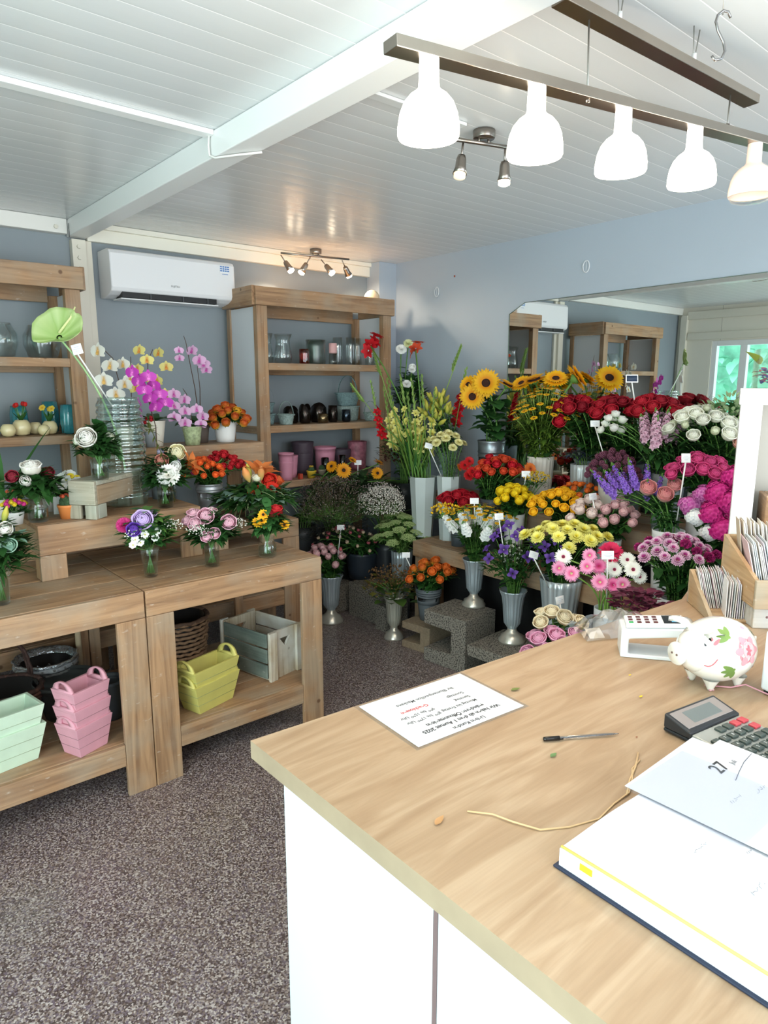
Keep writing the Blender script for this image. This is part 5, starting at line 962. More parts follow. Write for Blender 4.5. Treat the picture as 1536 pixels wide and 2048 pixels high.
# brown foliage with berries
def stuff_bunch(name, label, c, rx, rz, rim, basez, nst, leafs, cat='foliage', dot=None, seed=1, kind=True, rimr=.05, cl=None):
    """foliage that nobody could count, all growing from one container"""
    t = thing(name, label, cat, (rim[0], rim[1], basez)); t['kind'] = 'stuff'; rg = random.Random(seed); o = Vector((rim[0], rim[1], basez)); c = Vector(c) - o; rz_ = rim[2]-basez; mb = MB()
    for i in range(nst):
        a = i*2.4; q = math.sqrt((i+.5)/nst); e = c + Vector((rx*.75*q*math.cos(a), rx*.75*q*math.sin(a), rz*.3*rg.uniform(-1, 1))); s = rimr*.55*q; tube(mb, [(s*.3*math.cos(a), s*.3*math.sin(a), .02), (s*math.cos(a), s*math.sin(a), rz_)] + bez((s*math.cos(a), s*math.sin(a), rz_), (s*1.2*math.cos(a), s*1.2*math.sin(a), rz_+(e.z-rz_)*.5), e, 4)[1:], .0022, 4)
        if cl:
            for _ in range(cl[0]): p = e + Vector((rg.gauss(0, 1), rg.gauss(0, 1), rg.gauss(0, .7)))*cl[1]; tube(mb, [e - Vector((0, 0, .04)), p], .0008, 3, cap=False)
    obj('stems', mb, STEM, t); k = 0
    for (n, L, W, m, kw) in leafs: kw = dict(kw); mb = MB(); k += 1; dz = kw.pop('dz', 0); filler(mb, c - Vector((0, 0, rz*.5-dz)), rx*kw.pop('k', 1), rz*kw.pop('kz', 1.2), n, L, W, seed+k, **kw); obj('leaves', mb, m, t)
    if dot:
        for d in dot: n, r, m, kz, k2 = d; mb = MB(); dots(mb, c + Vector((0, 0, rz*kz)), rx*k2, rz*k2, n, r, 0, seed, 6); obj('tiny_blooms', mb, [m, mat('6A6248', .8)], t)
    return t
BRN = leafmat('6A5A2E', '7A6A38')
stuff_bunch('berry_foliage', 'green and brown leafy branches in the small pedestal vase', (2.728, 3.13, .37), .20, .10, (2.728, 3.118, .284), .09, 10, [(26, .09, .075, leafmat('4E6A2E', '3C5826'), F(pt=.6, droop=.5, k=.8, dz=-.05)), (240, .022, .014, BRN, F()), (40, .05, .03, leafmat('6E6A30'), F())], dot=[(200, .007, mat('6A4A28', .7), .1, .9)], seed=5)
ORR = ROSE('F08A2C', 'E8702A', .030, .75); ORR2 = ROSE('F0B83C', 'E06A28', .028, .5)
bunch('rose', 'flower', 'orange rose in the dark grey bucket on the brown block', 'orange roses in the grey bucket', [ORR, ORR2, ORR, ORR2, ORR2], 18, (2.85, 2.905, .475), .15, .05, (2.82, 2.90, .365), .18, seed=6, rimr=.065, face=(-.5, -.4, 0), **BR1)
stuff_bunch('orange_filler', 'tiny orange alstroemeria filler between the orange roses', (2.86, 2.91, .46), .15, .05, (2.82, 2.90, .365), .20, 6, [(90, .05, .014, LEAFM, F()), (110, .022, .016, petal_mat('C9641C', 'E08A2A'), F(lo=.5))], seed=7)
# green umbels
def umbel(R, c):
    def fn(mb):
        rg = random.Random(6)
        for i in range(22):
            a = i*2.4; q = R*math.sqrt((i+.5)/22); p = Vector((q*math.cos(a), q*math.sin(a), .012*(1-(q/R)**2))); tube(mb, [(0, 0, -R*.7), p], .0008, 3, 1, cap=False)
            for k in range(9): b_ = k*.7; s = .004; u = p + Vector((.007*math.cos(b_), .007*math.sin(b_), rg.uniform(0, .003))); mb.add([u+Vector((s, 0, 0)), u+Vector((-s*.5, s*.8, 0)), u+Vector((-s*.5, -s*.8, 0)), u+Vector((0, 0, s))], [(0, 1, 3), (1, 2, 3), (2, 0, 3)], 0)
    return bloom(('umbel', R, c), fn, [mat(c, .8), STEM])
UMB = umbel(.042, 'A9BE7C')
bunch('dill_umbel', 'flower', 'flat pale green umbel on a thin stem in the slim fluted vase', 'green umbels', UMB, 30, (3.0, 3.36, .65), .19, .09, (3.0, 3.35, .49), .02, seed=8, rimr=.06, nleaf=9, leafL=.055, leafW=.014, lm=leafmat('7FA05A', '5C8442'), lean=.6)
# gypsophila
stuff_bunch('wax_flower', 'haze of dark grey-green twigs with tiny pale flowers behind the display table', (2.66, 3.66, .79), .27, .20, (2.86, 3.93, .54), .02, 44, [(900, .03, .006, leafmat('454638', '57564A'), F(cz=0, kz=2.0, dz=-.1)), (500, .035, .006, leafmat('3A4234', '4A4F40'), F(kz=2.0, dz=-.1))], 'filler flowers', [(2600, .0030, mat('8E7672', .8), 0, 1), (800, .0030, mat('CFC8BC', .8), 0, 1.0)], 9, rimr=.11, cl=(14, .05))
stuff_bunch('baby_breath', 'cloud of white baby breath left of the tall octagonal vase', (2.92, 3.48, .78), .17, .14, (3.06, 3.58, .49), .02, 24, [(300, .03, .006, leafmat('5E6452', '6E7262'), F(kz=1.6))], 'filler flowers', [(2600, .0046, mat('EDE6DC', .8), 0, 1), (500, .004, mat('CFC0BC', .8), .2, 1)], 10, rimr=.08, cl=(14, .04))
stuff_bunch('eucalyptus', 'grey-green eucalyptus sprays at the edge of the dark twigs', (2.28, 3.32, .80), .13, .10, (2.45, 3.38, .60), .02, 5, [(70, .045, .03, leafmat('6F8A80', '7E958C'), F(pt=.6)), (120, .05, .02, LEAFD, F(kz=2))], seed=11) if 0 else None
# low sunflowers
SUNS = daisy(.052, 22, .020, 'E08A10', 'F2A81C', '2A1A10', 2, .75, .15, -.25, centre2='3A2A18'); SUNL = daisy(.094, 28, .044, 'F09A14', 'FBC01E', '2A1410', 2, .75, .12, -.2, w=.0125, centre2='3E2018')
pot('dark_bucket', (2.60, 3.96, .0), .62, .08, .10, mat('24282A', .4), 'black bucket holding the small dark sunflowers by the corner unit', 'bucket', depth=.12)
for i, (x, y, z, s, d) in enumerate([(2.70, 3.60, 1.035, 1.0, (-.4, -.9, .3)), (2.62, 3.62, 1.065, .9, (-.8, -.3, .5)), (2.76, 3.58, 1.10, .7, (.2, -.5, .8)), (2.95, 3.55, 1.00, .85, (-.3, -.9, .25)), (3.02, 3.62, 1.06, .8, (.3, -.3, .9))]):
    flower('sunflower', 'small orange sunflower with black centre low in front of the corner unit', 'flower', 'small dark sunflowers', (2.60 + .01*i - .02, 3.96, .02), (2.60+.02*(i-2), 3.92, .62), (x, y, z), d, SUNS, .004, 7, .09, .07, LEAFD, seed=i+40, hs=s)
stuff_bunch('dark_foliage', 'dark green leaf mass around the small sunflowers', (2.90, 3.64, .93), .22, .14, (3.30, 3.66, .90), .04, 10, [(220, .10, .05, LEAFD, F(kz=1.6, dz=-.1)), (80, .11, .06, leafmat('2E4A2A'), F())], seed=12, rimr=.09)
t = stuff_bunch('dark_twigs', 'curly dark red leaf twigs in front of the right end of the corner unit', (3.17, 3.68, 1.20), .13, .12, (3.13, 3.72, .95), .885, 10, [(260, .028, .012, leafmat('4A1A1E', '6A2228'), F(kz=2.0, dz=-.05))], seed=13) if 0 else None
pot('dark_bucket', (3.30, 3.66, 0), .90, .09, .11, mat('24282A', .4), 'tall black bucket with dark red twigs and tall white flowers in the corner', 'bucket', depth=.12)
stuff_bunch('dark_twigs', 'curly dark red leaf twigs in front of the right end of the corner unit', (3.20, 3.66, 1.17), .14, .13, (3.30, 3.66, .90), .04, 12, [(300, .028, .012, leafmat('4A1A1E', '6A2228'), F(kz=1.8, dz=-.05)), (60, .04, .02, LEAFD, F())], seed=13)
CARWT = carnation(.034, 'EDEDE6', 'FAFAF6')
for i, (x, y, z, dt, s, l, nm) in enumerate([(3.28, 3.68, 1.84, CARWT, 1.1, 'tall white bloom above the gladioli', 'white_bloom'), (3.33, 3.66, 1.88, carnation(.034, 'C9CC90', 'DDE0B0'), 1.0, 'tall pale green bloom above the gladioli', 'green_bloom'), (3.37, 3.66, 1.72, CARWT, .8, 'white bloom on the green cone in the corner', 'white_bloom'), (3.33, 3.62, 1.70, CARWT, .8, 'white bloom in the middle of the green cone', 'white_bloom'), (3.28, 3.62, 1.60, CARWT, .9, 'lowest white bloom of the green cone in the corner', 'white_bloom'), (3.46, 3.64, 1.53, carnation(.03, 'F0C8C4', 'F8E8E4'), 1.1, 'pinkish white bloom at the right of the corner foliage', 'white_bloom')]):
    flower(nm, l, 'flower', None, (3.30+.008*i, 3.66, .03), (3.30+.012*(i-3), 3.66, .90), (x, y, z), (-.4, -.6, .5), dt, .004, 10, .08, .04, LEAFD, seed=60+i, hs=s)
stuff_bunch('corner_foliage', 'dark leafy cone behind the gladioli in the corner', (3.37, 3.68, 1.60), .13, .16, (3.30, 3.66, .90), .05, 8, [(260, .07, .035, LEAFD, F(kz=1.5, dz=-.05))], seed=14)
# octagonal vases
OCT = mat('C3CCCB', .4, .1, name='pale_octagonal_plastic')
def octvase(loc, h, r0, r1, label): return pot('octagonal_vase', loc, h, r0, r1, OCT, label, 'vase', seg=8, depth=.12, phase=R_(10), smooth=False)
octvase((3.085, 3.235, .6005), .40, .065, .092, 'large pale octagonal vase holding the tall gladioli'); octvase((3.13, 3.045, .6005), .42, .055, .078, 'smaller pale octagonal vase holding the pale yellow carnations')
# gladioli
def glad_geo(L, base, tip, nf, nb, R=.036):
    def fn(mb):
        rg = random.Random(12); tube(mb, [(0, 0, -.02), (0, 0, L)], .004, 6, 1, r2=.0015)
        for i in range(nf):
            z = L*(.02 + .55*i/nf); s = R*(1-.35*i/nf); az = (.5 if i % 2 else -.5) + rg.uniform(-.2, .2) + PI; tmp = MB()
            for k in range(6): flat_petal(tmp, PI*k/3, s*1.15, s*.42, .75, -.9, s*.15, 0, .3, nv=3)
            mb.merge(tmp, Matrix.Translation((math.cos(az)*.014, math.sin(az)*.014, z)) @ frame_to((math.cos(az), math.sin(az), .6)))
        for i in range(nb):
            t = i/nb; z = L*(.55 + .45*t); az = (.6 if i % 2 else -.6) + PI; leaf(mb, (0, 0, z), (math.cos(az)*.5, math.sin(az)*.5, 1), .055*(1-.5*t), .017*(1-.4*t), 1, .1, fold=.9); leaf(mb, (0, 0, z), (math.cos(az)*.3, math.sin(az)*.3, 1), .05*(1-.5*t), .012, 1, .1, fold=-.9)
    return bloom(('glad', L, tip, nf), fn, [petal_mat(base, tip), mat('86A454', .6)])
GY = glad_geo(.46, 'E8DC6A', 'F4EE9A', 9, 9, .034); GYB = glad_geo(.42, 'DCD86A', 'EFE98A', 6, 9, .03); GR = glad_geo(.40, 'A8121C', 'D8202A', 8, 9, .036); GB = glad_geo(.36, 'A8C060', 'B8CC74', 0, 14)
def glad(i, rim, hx_, base, data, bend, lab, grp, basez, L):
    """hx_ = tip of the spike, base = foot of the spike"""
    b = Vector(base); tip = Vector(hx_); d = (tip-b).normalized()
    flower('gladiolus', lab, 'flower', grp, (rim[0]+bend[0]*.1, rim[1]+bend[1]*.1, basez), (rim[0]+bend[0], rim[1]+bend[1], rim[2]), b + d*.012, d, data, .005, 0, seed=200+i, hs=1)
    r = bpy.data.objects[-1] if 0 else None
rim1 = (3.085, 3.235, 1.0)
gl = [(-.04, 0, (2.99, 3.43, 1.16), (2.98, 3.52, 1.58), GY, 'y'), (-.02, .02, (3.01, 3.38, 1.20), (2.985, 3.50, 1.66), GY, 'y'), (0, -.02, (3.06, 3.25, 1.16), (3.05, 3.32, 1.60), GY, 'y'), (.02, .02, (3.09, 3.22, 1.20), (3.06, 3.23, 1.66), GYB, 'y'), (.03, -.03, (3.08, 3.18, 1.14), (3.10, 3.16, 1.56), GY, 'y'), (-.03, -.02, (3.03, 3.30, 1.22), (3.01, 3.38, 1.66), GYB, 'y'), (.0, .03, (3.05, 3.28, 1.10), (3.03, 3.34, 1.54), GY, 'y'),
      (-.05, .02, (2.95, 3.50, 1.33), (2.91, 3.78, 1.60), GB, 'g'), (-.04, .03, (2.99, 3.45, 1.45), (2.97, 3.64, 1.88), GB, 'g')]
for i, (bx_, by_, ba, ti, dt, k) in enumerate(gl):
    glad(i, rim1, ti, ba, dt, (bx_, by_), 'yellow gladiolus spike in the large octagonal vase' if k == 'y' else 'green budded gladiolus spike leaning left from the large octagonal vase', 'yellow gladioli' if k == 'y' else 'green gladiolus spikes', .62, .4)
for i, (ba, ti, l) in enumerate([((2.96, 3.52, 1.24), (2.92, 3.58, 1.60), 'red gladiolus spike on the left side of the large octagonal vase, lower blooms')]):
    glad(20+i, rim1, ti, ba, GR, (-.03, .01), l, None, .62, .4)
GRT = bloom('gladred', lambda mb: [mb.merge((lambda t_: ([flat_petal(t_, PI*k/3, .045, .016, .6, -.7, .005, 0, .3) for k in range(6)], t_)[1])(MB()), Matrix.Translation(p) @ frame_to(d)) for p, d in (((0, 0, 0), (-.3, -.5, .6)), ((-.03, -.01, .015), (-1, -.2, .5)), ((.02, 0, -.035), (.2, -.8, .1)), ((-.045, 0, .045), (-.6, 0, 1)))], petal_mat('B8141C', 'DE2630'))
flower('gladiolus', 'tall red gladiolus bloom at the top left, in front of the shelf glasses', 'flower', None, (3.07, 3.24, .62), (3.05, 3.25, 1.0), (2.985, 3.66, 1.86), (-.1, .1, 1), GRT, .005, 0, seed=231)
flower('gladiolus', 'tall coral gladiolus bloom at the top, right of the white flower', 'flower', None, (3.10, 3.24, .62), (3.10, 3.25, 1.0), (3.16, 3.40, 1.83), (.1, .0, 1), bloom('gladcor', lambda mb: [mb.merge((lambda t_: ([flat_petal(t_, PI*k/3, .048, .018, .6, -.7, .005, 0, .3) for k in range(6)], t_)[1])(MB()), Matrix.Translation(p) @ frame_to(d)) for p, d in (((0, 0, 0), (-.3, -.5, .6)), ((.03, 0, -.03), (.5, -.5, .1)), ((-.02, 0, .04), (0, 0, 1)))], petal_mat('C8482C', 'DE5A3C')), .005, 0, seed=232)
stuff_bunch('gladiolus_leaves', 'long green sword leaves among the gladioli', (3.06, 3.29, 1.20), .10, .22, rim1, .64, 18, [(70, .30, .018, leafmat('7FA04A', '5F8A3C'), F(up=2.6, droop=.15, kz=1.3)), (40, .16, .016, LEAFM, F(up=2.2, droop=.2))], seed=15, rimr=.08)
pot('flower_vase', (3.27, 3.20, .8605), .30, .045, .055, mat('8FA0A6', .45), 'grey vase holding lily buds and the right red gladiolus', 'vase', depth=.1)
LB3 = bloom('lb3', lambda mb: [mb.merge((lambda t_: ([cup_petal(t_, 2*PI*k/3, 1.15, [(.004, 0), (.013, .02), (.014, .045), (.004, .075)], 0) for k in range(3)], t_)[1])(MB()), Matrix.Translation(p) @ frame_to(d)) for p, d in (((0, 0, 0), (0, 0, 1)), ((.02, 0, -.01), (.6, 0, .8)), ((-.02, 0, -.02), (-.6, .1, .7)), ((0, -.02, -.03), (0, -.7, .5)))], petal_mat('8FA846', 'D8CC5A'))
bunch('lily', 'flower', 'lily stem with closed yellow-green buds between the octagonal vases', 'budded lily stems', LB3, 9, (3.20, 3.23, 1.44), .09, .08, (3.27, 3.20, 1.16), .88, seed=16, rimr=.05, nleaf=12, leafL=.10, leafW=.02, lm=LEAF, lean=.3)
glad(30, (3.27, 3.20, 1.16), (3.30, 3.07, 1.70), (3.30, 3.16, 1.32), GR, (.01, -.01), 'red gladiolus spike right of the lily buds', None, .88, .4)
glad(31, (3.27, 3.20, 1.16), (3.26, 3.10, 1.79), (3.22, 3.22, 1.46), GB, (0, -.01), 'tall green gladiolus tip leaning right against the wall', None, .88, .4)
CARY = carnation(.028, 'E8DE8A', 'F4ECB0')
bunch('carnation', 'flower', 'pale yellow carnation in the smaller octagonal vase', 'pale yellow carnations', CARY, 15, (3.12, 3.06, 1.245), .125, .05, (3.13, 3.045, 1.02), .62, seed=17, rimr=.065, nleaf=12, leafL=.07, leafW=.006, lm=leafmat('6F8C72', '5C7C60'), face=(-.3, -.3, 0))
flower('gerbera', 'small orange gerbera beside the smaller octagonal vase', 'flower', None, (3.17, 3.045, .63), (3.17, 3.0, 1.02), (3.10, 2.93, 1.085), (.3, -.8, .4), daisy(.03, 24, .008, 'E86A1C', 'F0862E', 'C9501C', 1, .3, .2, -.2), .003, 0, seed=240)
# ---- white stock and yellow santini
YS = daisy(.0165, 12, .0095, 'E8A80C', 'F8CC18', 'D99A10', 1, .1, .05, -.1)
bunch('santini', 'flower', 'small flat yellow button daisy in the vase on the tall block', 'yellow button daisies', YS, 70, (2.88, 2.55, .885), .205, .035, (2.90, 2.60, .597), .34, seed=18, rimr=.055, nleaf=2, leafL=.05, leafW=.018, lm=LEAFD, stem_r=.0014, lean=.5)
WST = spike(.10, .038, 'F0F2EE', 'FCFDFC', 30, .62, 2)
bunch('stock', 'flower', 'white stock spike in the vase on the tall block', 'white stocks', WST, 9, (2.83, 2.545, .80), .14, .03, (2.90, 2.60, .597), .34, seed=19, rimr=.055, nleaf=9, leafL=.07, leafW=.022, lm=LEAF, lean=1.2, face=(-.4, -.3, 0))
stuff_bunch('yarrow', 'loose yellow yarrow stems leaning left below the red roses', (2.80, 2.75, .86), .09, .04, (2.90, 2.62, .597), .34, 5, [(50, .05, .012, LEAFM, F())], dot=[(90, .008, mat('E8B81C', .7), .3, 1)], seed=20)
# ---- purple clematis
CLEM = bloom('clem', lambda mb: [flat_petal(mb, PI*k/2, .030, .012, 1.0, -1.3, .004, 0, .5) for k in range(4)], petal_mat('4A2A7A', '6E4AA8'))
stuff_bunch('clematis_foliage', 'green stems with white star buds in the purple flower vase', (2.76, 2.225, .70), .15, .13, (2.795, 2.225, .516), .25, 26, [(160, .06, .026, LEAF, F(kz=1.3)), (60, .07, .012, LEAFM, F(up=1.5))], dot=[(60, .007, mat('E8EEDC', .7), .0, .5)], seed=21, rimr=.06)
bunch('clematis', 'flower', 'purple bell-shaped clematis in the vase nearest the counter', 'purple clematis', CLEM, 18, (2.74, 2.20, .76), .17, .12, (2.795, 2.225, .516), .25, seed=22, rimr=.06, nleaf=4, leafL=.05, leafW=.025, lm=LEAF, stem_r=.0016, lean=1.6, face=(-.4, -.4, -.3))
bunch('clematis', 'flower', 'purple clematis below the yellow chrysanthemums', 'purple clematis in the wide vase', CLEM, 8, (2.72, 1.93, .80), .08, .05, (2.86, 1.975, .62), .28, seed=23, rimr=.08, nleaf=5, leafL=.05, leafW=.03, lm=LEAF, stem_r=.0016, lean=1.6, face=(-.7, -.5, -.2))
YC = daisy(.038, 24, .006, 'EEDC3A', 'F6F08A', 'E8D23A', 3, .3, .2, -.1)
bunch('chrysanthemum', 'flower', 'lemon yellow chrysanthemum in the wide flared vase', 'lemon yellow chrysanthemums', YC, 26, (2.79, 1.90, .885), .20, .035, (2.86, 1.975, .62), .27, seed=24, rimr=.09, nleaf=8, leafL=.06, leafW=.035, lm=LEAFD, face=(-.3, -.3, 0), hs=1)
# ---- gerberas
GP = daisy(.034, 30, .009, 'E8609A', 'F4A6CC', 'F0E0A8', 2, .35, .15, -.2); GH = daisy(.034, 30, .009, 'D83A84', 'EE7EB2', 'C9386A', 2, .35, .15, -.2); GW = daisy(.034, 30, .012, 'F4F0E8', 'FBFAF4', 'D8588C', 2, .35, .15, -.2, centre2='7A2A3A')
GMAG = daisy(.055, 34, .014, 'C0184C', 'D82A5C', 'A83A3A', 3, .35, .12, -.2)
gc = Vector((2.47, 1.49, .855)); gp = [(-.14, .13, -.01, GP), (-.11, .09, -.03, GP), (-.06, .05, .0, GP), (-.07, -.02, -.05, GP), (-.02, -.05, -.065, GH), (.0, -.08, -.06, GP), (-.02, .02, .0, GH), (.0, -.04, -.005, GW), (.04, -.1, .0, GW), (.06, -.12, -.03, GW), (-.03, .06, .04, GP), (.03, .0, .02, GW), (.06, -.06, .03, GW), (-.10, .14, .03, GW)]
lbl = {id(GP): ('soft pink gerbera in the tall white vase by the counter', 'soft pink gerberas'), id(GH): ('deeper pink gerbera in the tall white vase', 'deep pink gerberas'), id(GW): ('white gerbera with pink centre in the tall white vase', 'white gerberas with pink centres')}
for i, (dx, dy, dz, dt) in enumerate(gp):
    l, g = lbl[id(dt)]; a = i*2.4; flower('gerbera', l, 'flower', g, (2.50 + .02*math.cos(a), 1.488 + .02*math.sin(a), .05), (2.50 + .034*math.cos(a), 1.488 + .034*math.sin(a), .67), gc + Vector((dx, dy, dz)), (-.75, -.55, .45), dt, .0035, 0, sm=mat('7FA64A', .5), seed=300+i, hs=1)
flower('gerbera', 'large magenta-red gerbera behind the pink gerberas', 'flower', None, (2.50, 1.49, .05), (2.51, 1.50, .67), (2.52, 1.50, .905), (-.45, -.45, .9), GMAG, .004, 0, sm=mat('7FA64A', .5), seed=330)
# ---- magenta bicolour chrysanthemums
pot('flower_vase', (2.66, 1.27, 0), .74, .07, .08, mat('DDE2E6', .4), 'tall pale vase holding the magenta and white chrysanthemums', 'vase', depth=.1)
MC1 = daisy(.026, 22, .006, 'A8307E', 'E9C8DE', 'C9B070', 3, .3, .3, -.2, p0=.3, p1=.95); MC2 = pompon(.024, '7A1450', 'A8286E', 60)
bunch('chrysanthemum', 'flower', 'magenta chrysanthemum with white petal edges behind the greeting cards', 'magenta and white chrysanthemums', [MC1, MC1, MC1, MC2], 34, (2.62, 1.275, .955), .155, .035, (2.66, 1.27, .74), .03, seed=25, rimr=.07, nleaf=6, leafL=.06, leafW=.035, lm=LEAFD, face=(-.4, -.3, 0))
pot('flower_vase', (2.36, 1.30, 0), .66, .06, .07, mat('D5DADE', .4), 'tall vase with dark red sedum behind the counter edge', 'vase', depth=.1)
stuff_bunch('sedum', 'dark maroon sedum leaves drooping behind the counter', (2.38, 1.28, .785), .11, .055, (2.36, 1.30, .66), .03, 8, [(170, .036, .03, leafmat('5A2438', '7E3A52'), F(pt=.5, kz=1.4)), (60, .03, .012, leafmat('8A3A5A'), F())], seed=26)
# ---- cream and pink roses at the counter edge
CRR = ROSE('F0D6A0', 'F8EACB', .034, 1.0); PKR = ROSE('E27AAC', 'F2B4D2', .033, .95, .1, .9)
bunch('rose', 'flower', 'cream rose in the bucket behind the counter edge', 'cream roses at the counter edge', CRR, 8, (2.24, 1.55, .655), .12, .03, (2.22, 1.52, .52), .03, seed=27, rimr=.11, face=(-.3, -.4, 0), nleaf=6, leafL=.05, leafW=.03, lm=LEAF)
bunch('rose', 'flower', 'pink rose in the bucket behind the counter edge', 'pink roses at the counter edge', PKR, 16, (2.16, 1.47, .61), .15, .04, (2.18, 1.48, .52), .03, seed=28, rimr=.11, face=(-.3, -.4, 0), nleaf=6, leafL=.05, leafW=.03, lm=LEAF)
# ---- middle step
GRB = mat('4A5258', .45); WPOT = mat('D9DCDD', .4)
def mid(nm, x, y, z, h, r, m, l, **k): return pot(nm, (x, y, z+.0005), h, r*.78, r, m, l, k.pop('cat', 'pot'), depth=min(.1, h*.4), **k)
mid('flower_bucket', 3.06, 2.88, .60, .22, .06, GRB, 'dark bucket under the low red roses', cat='bucket')
DRR = ROSE('8E0F1E', 'C2182C', .040, .9); RRR = ROSE('A8101E', 'D01C2C', .030, .8)
bunch('rose', 'flower', 'large dark red rose low down beside the octagonal vases', 'low dark red roses', DRR, 9, (3.05, 2.89, .90), .12, .02, (3.06, 2.88, .82), .61, seed=29, rimr=.05, face=(-.3, -.4, 0), nleaf=6, leafL=.05, leafW=.035, lm=LEAF)
mid('flower_bucket', 3.12, 2.68, .60, .32, .065, GRB, 'grey bucket holding the red and orange bunch', cat='bucket')
ROR = ROSE('D8431C', 'E2502E', .028, .8); GRD = daisy(.036, 30, .011, 'B81014', 'D81E24', '3A0A0A', 2, .3, .12, -.2, centre2='6A1A1A')
bunch('rose', 'flower', 'orange-red rose in the mixed red bunch below the sunflowers', 'orange-red roses', [ROR, RRR, ROR], 30, (3.16, 2.66, 1.115), .155, .05, (3.12, 2.68, .92), .61, seed=30, rimr=.055, face=(-.3, -.4, 0), **BR1)
for i, (x, y, z) in enumerate([(3.08, 2.80, 1.075), (3.10, 2.72, 1.075), (3.12, 2.90, 1.10), (3.10, 2.84, 1.045), (3.14, 2.88, 1.125)]): flower('gerbera', 'red gerbera on the left side of the mixed red bunch', 'flower', 'red gerberas', (3.12, 2.68, .62), (3.10, 2.70, .92), (x, y, z), (-.5, -.75, .4), GRD, .0035, 0, seed=340+i)
mid('flower_pot', 3.05, 2.44, .60, .27, .06, WPOT, 'white pot holding the bright yellow roses')
YR = ROSE('F0B800', 'F8D820', .030, .5, .1, .7)
bunch('rose', 'flower', 'bright yellow rose in the left white pot of the middle row', 'bright yellow roses', YR, 20, (3.04, 2.44, .985), .105, .045, (3.05, 2.44, .87), .61, seed=31, rimr=.055, face=(-.4, -.3, 0), **BR1)
mid('flower_bucket', 3.05, 2.10, .60, .28, .075, GRB, 'grey bucket holding the golden flowers', cat='bucket')
YO = ROSE('F0A010', 'F8BC1C', .026, .9, .1, .7); OB = ROSE('D85A1C', 'EE7A30', .018, .8)
bunch('ranunculus', 'flower', 'golden yellow bloom in the middle row next to the bright yellow roses', 'golden yellow blooms', YO, 38, (3.0, 2.12, .99), .155, .055, (3.05, 2.10, .88), .61, seed=32, rimr=.07, face=(-.4, -.3, 0), nleaf=5, leafL=.05, leafW=.035, lm=LEAFD)
mid('flower_bucket', 3.20-.03, 2.30, .60, .30, .05, GRB, 'narrow bucket behind the golden blooms', cat='bucket') if 0 else None
bunch('spray_rose', 'flower', 'small orange spray rose behind the golden blooms', 'orange spray roses behind', OB, 24, (3.16, 2.10, 1.035), .13, .03, (3.10, 2.11, .88), .62, seed=33, rimr=.05, face=(-.3, -.3, 0), nleaf=4, leafL=.04, leafW=.025, lm=LEAF)
stuff_bunch('button_filler', 'tiny yellow button sprays behind the bright yellow roses', (3.13, 2.36, 1.06), .08, .04, (3.10, 2.42, .87), .62, 6, [(60, .05, .014, LEAFM, F())], dot=[(110, .006, mat('C9A82A', .7), .3, 1)], seed=34)
mid('flower_pot', 3.0, 1.80, .60, .24, .06, WPOT, 'white pot holding the blush roses')
BL1 = ROSE('F0CBC4', 'F8E4DE', .030, .45, .1, .8); BL2 = ROSE('DDA0A8', 'ECC0C4', .028, .5)
bunch('rose', 'flower', 'blush cream rose in the white pot below the purple stock', 'blush cream roses', BL1, 11, (2.96, 1.90, .985), .09, .05, (3.0, 1.82, .84), .61, seed=35, rimr=.055, face=(-.4, -.3, 0), **BR1)
bunch('rose', 'flower', 'dusty pink rose in the white pot below the purple stock', 'dusty pink roses', BL2, 16, (2.99, 1.75, .98), .10, .05, (3.0, 1.80, .84), .61, seed=36, rimr=.055, face=(-.4, -.3, 0), **BR1)
mid('flower_pot', 3.0, 1.50, .60, .335, .072, mat('E6EAEE', .35), 'tall white pot holding the three pink roses and violet stock')
TPR = ROSE('E88A8A', 'F4D0C4', .040, .7, .1, .6); 
for i, (x, y, z) in enumerate([(2.97, 1.60, 1.12), (2.96, 1.51, 1.10), (3.02, 1.50, 1.14)]): flower('rose', 'large salmon rose with pale petal edges in the tall white pot', 'flower', 'salmon pink roses', (3.0+.01*i, 1.50, .62), (2.98+.02*i, 1.50, .935), (x, y, z), (-.5, -.5, .6), ROSE('EFC0B4', 'E07C86', .042, .7, .3, .95), .004, 12, .06, .045, LEAF, seed=350+i)
VST = spike(.11, .026, '7A4AC0', 'A07CDC', 28, .6, 1)
bunch('stock', 'flower', 'violet stock spike leaning left in the tall white pot', 'violet stocks', VST, 14, (3.03, 1.72, 1.09), .12, .03, (3.0, 1.51, .935), .62, seed=37, rimr=.06, nleaf=10, leafL=.06, leafW=.014, lm=LEAFM, lean=.9, face=(-.3, .3, 0))
HYD = hydrangea(.062, 'B81A74', 'DC3C98', 70); HYP = hydrangea(.05, 'C050A4', 'E088C8', 50); HYW = hydrangea(.04, 'E4E8EC', 'FBFCFC', 50)
mid('flower_bucket', 2.86, 1.235, 0.0, .85, .07, mat('C9CDCF', .4), 'tall bucket holding the hot pink hydrangeas behind the cards', cat='bucket')
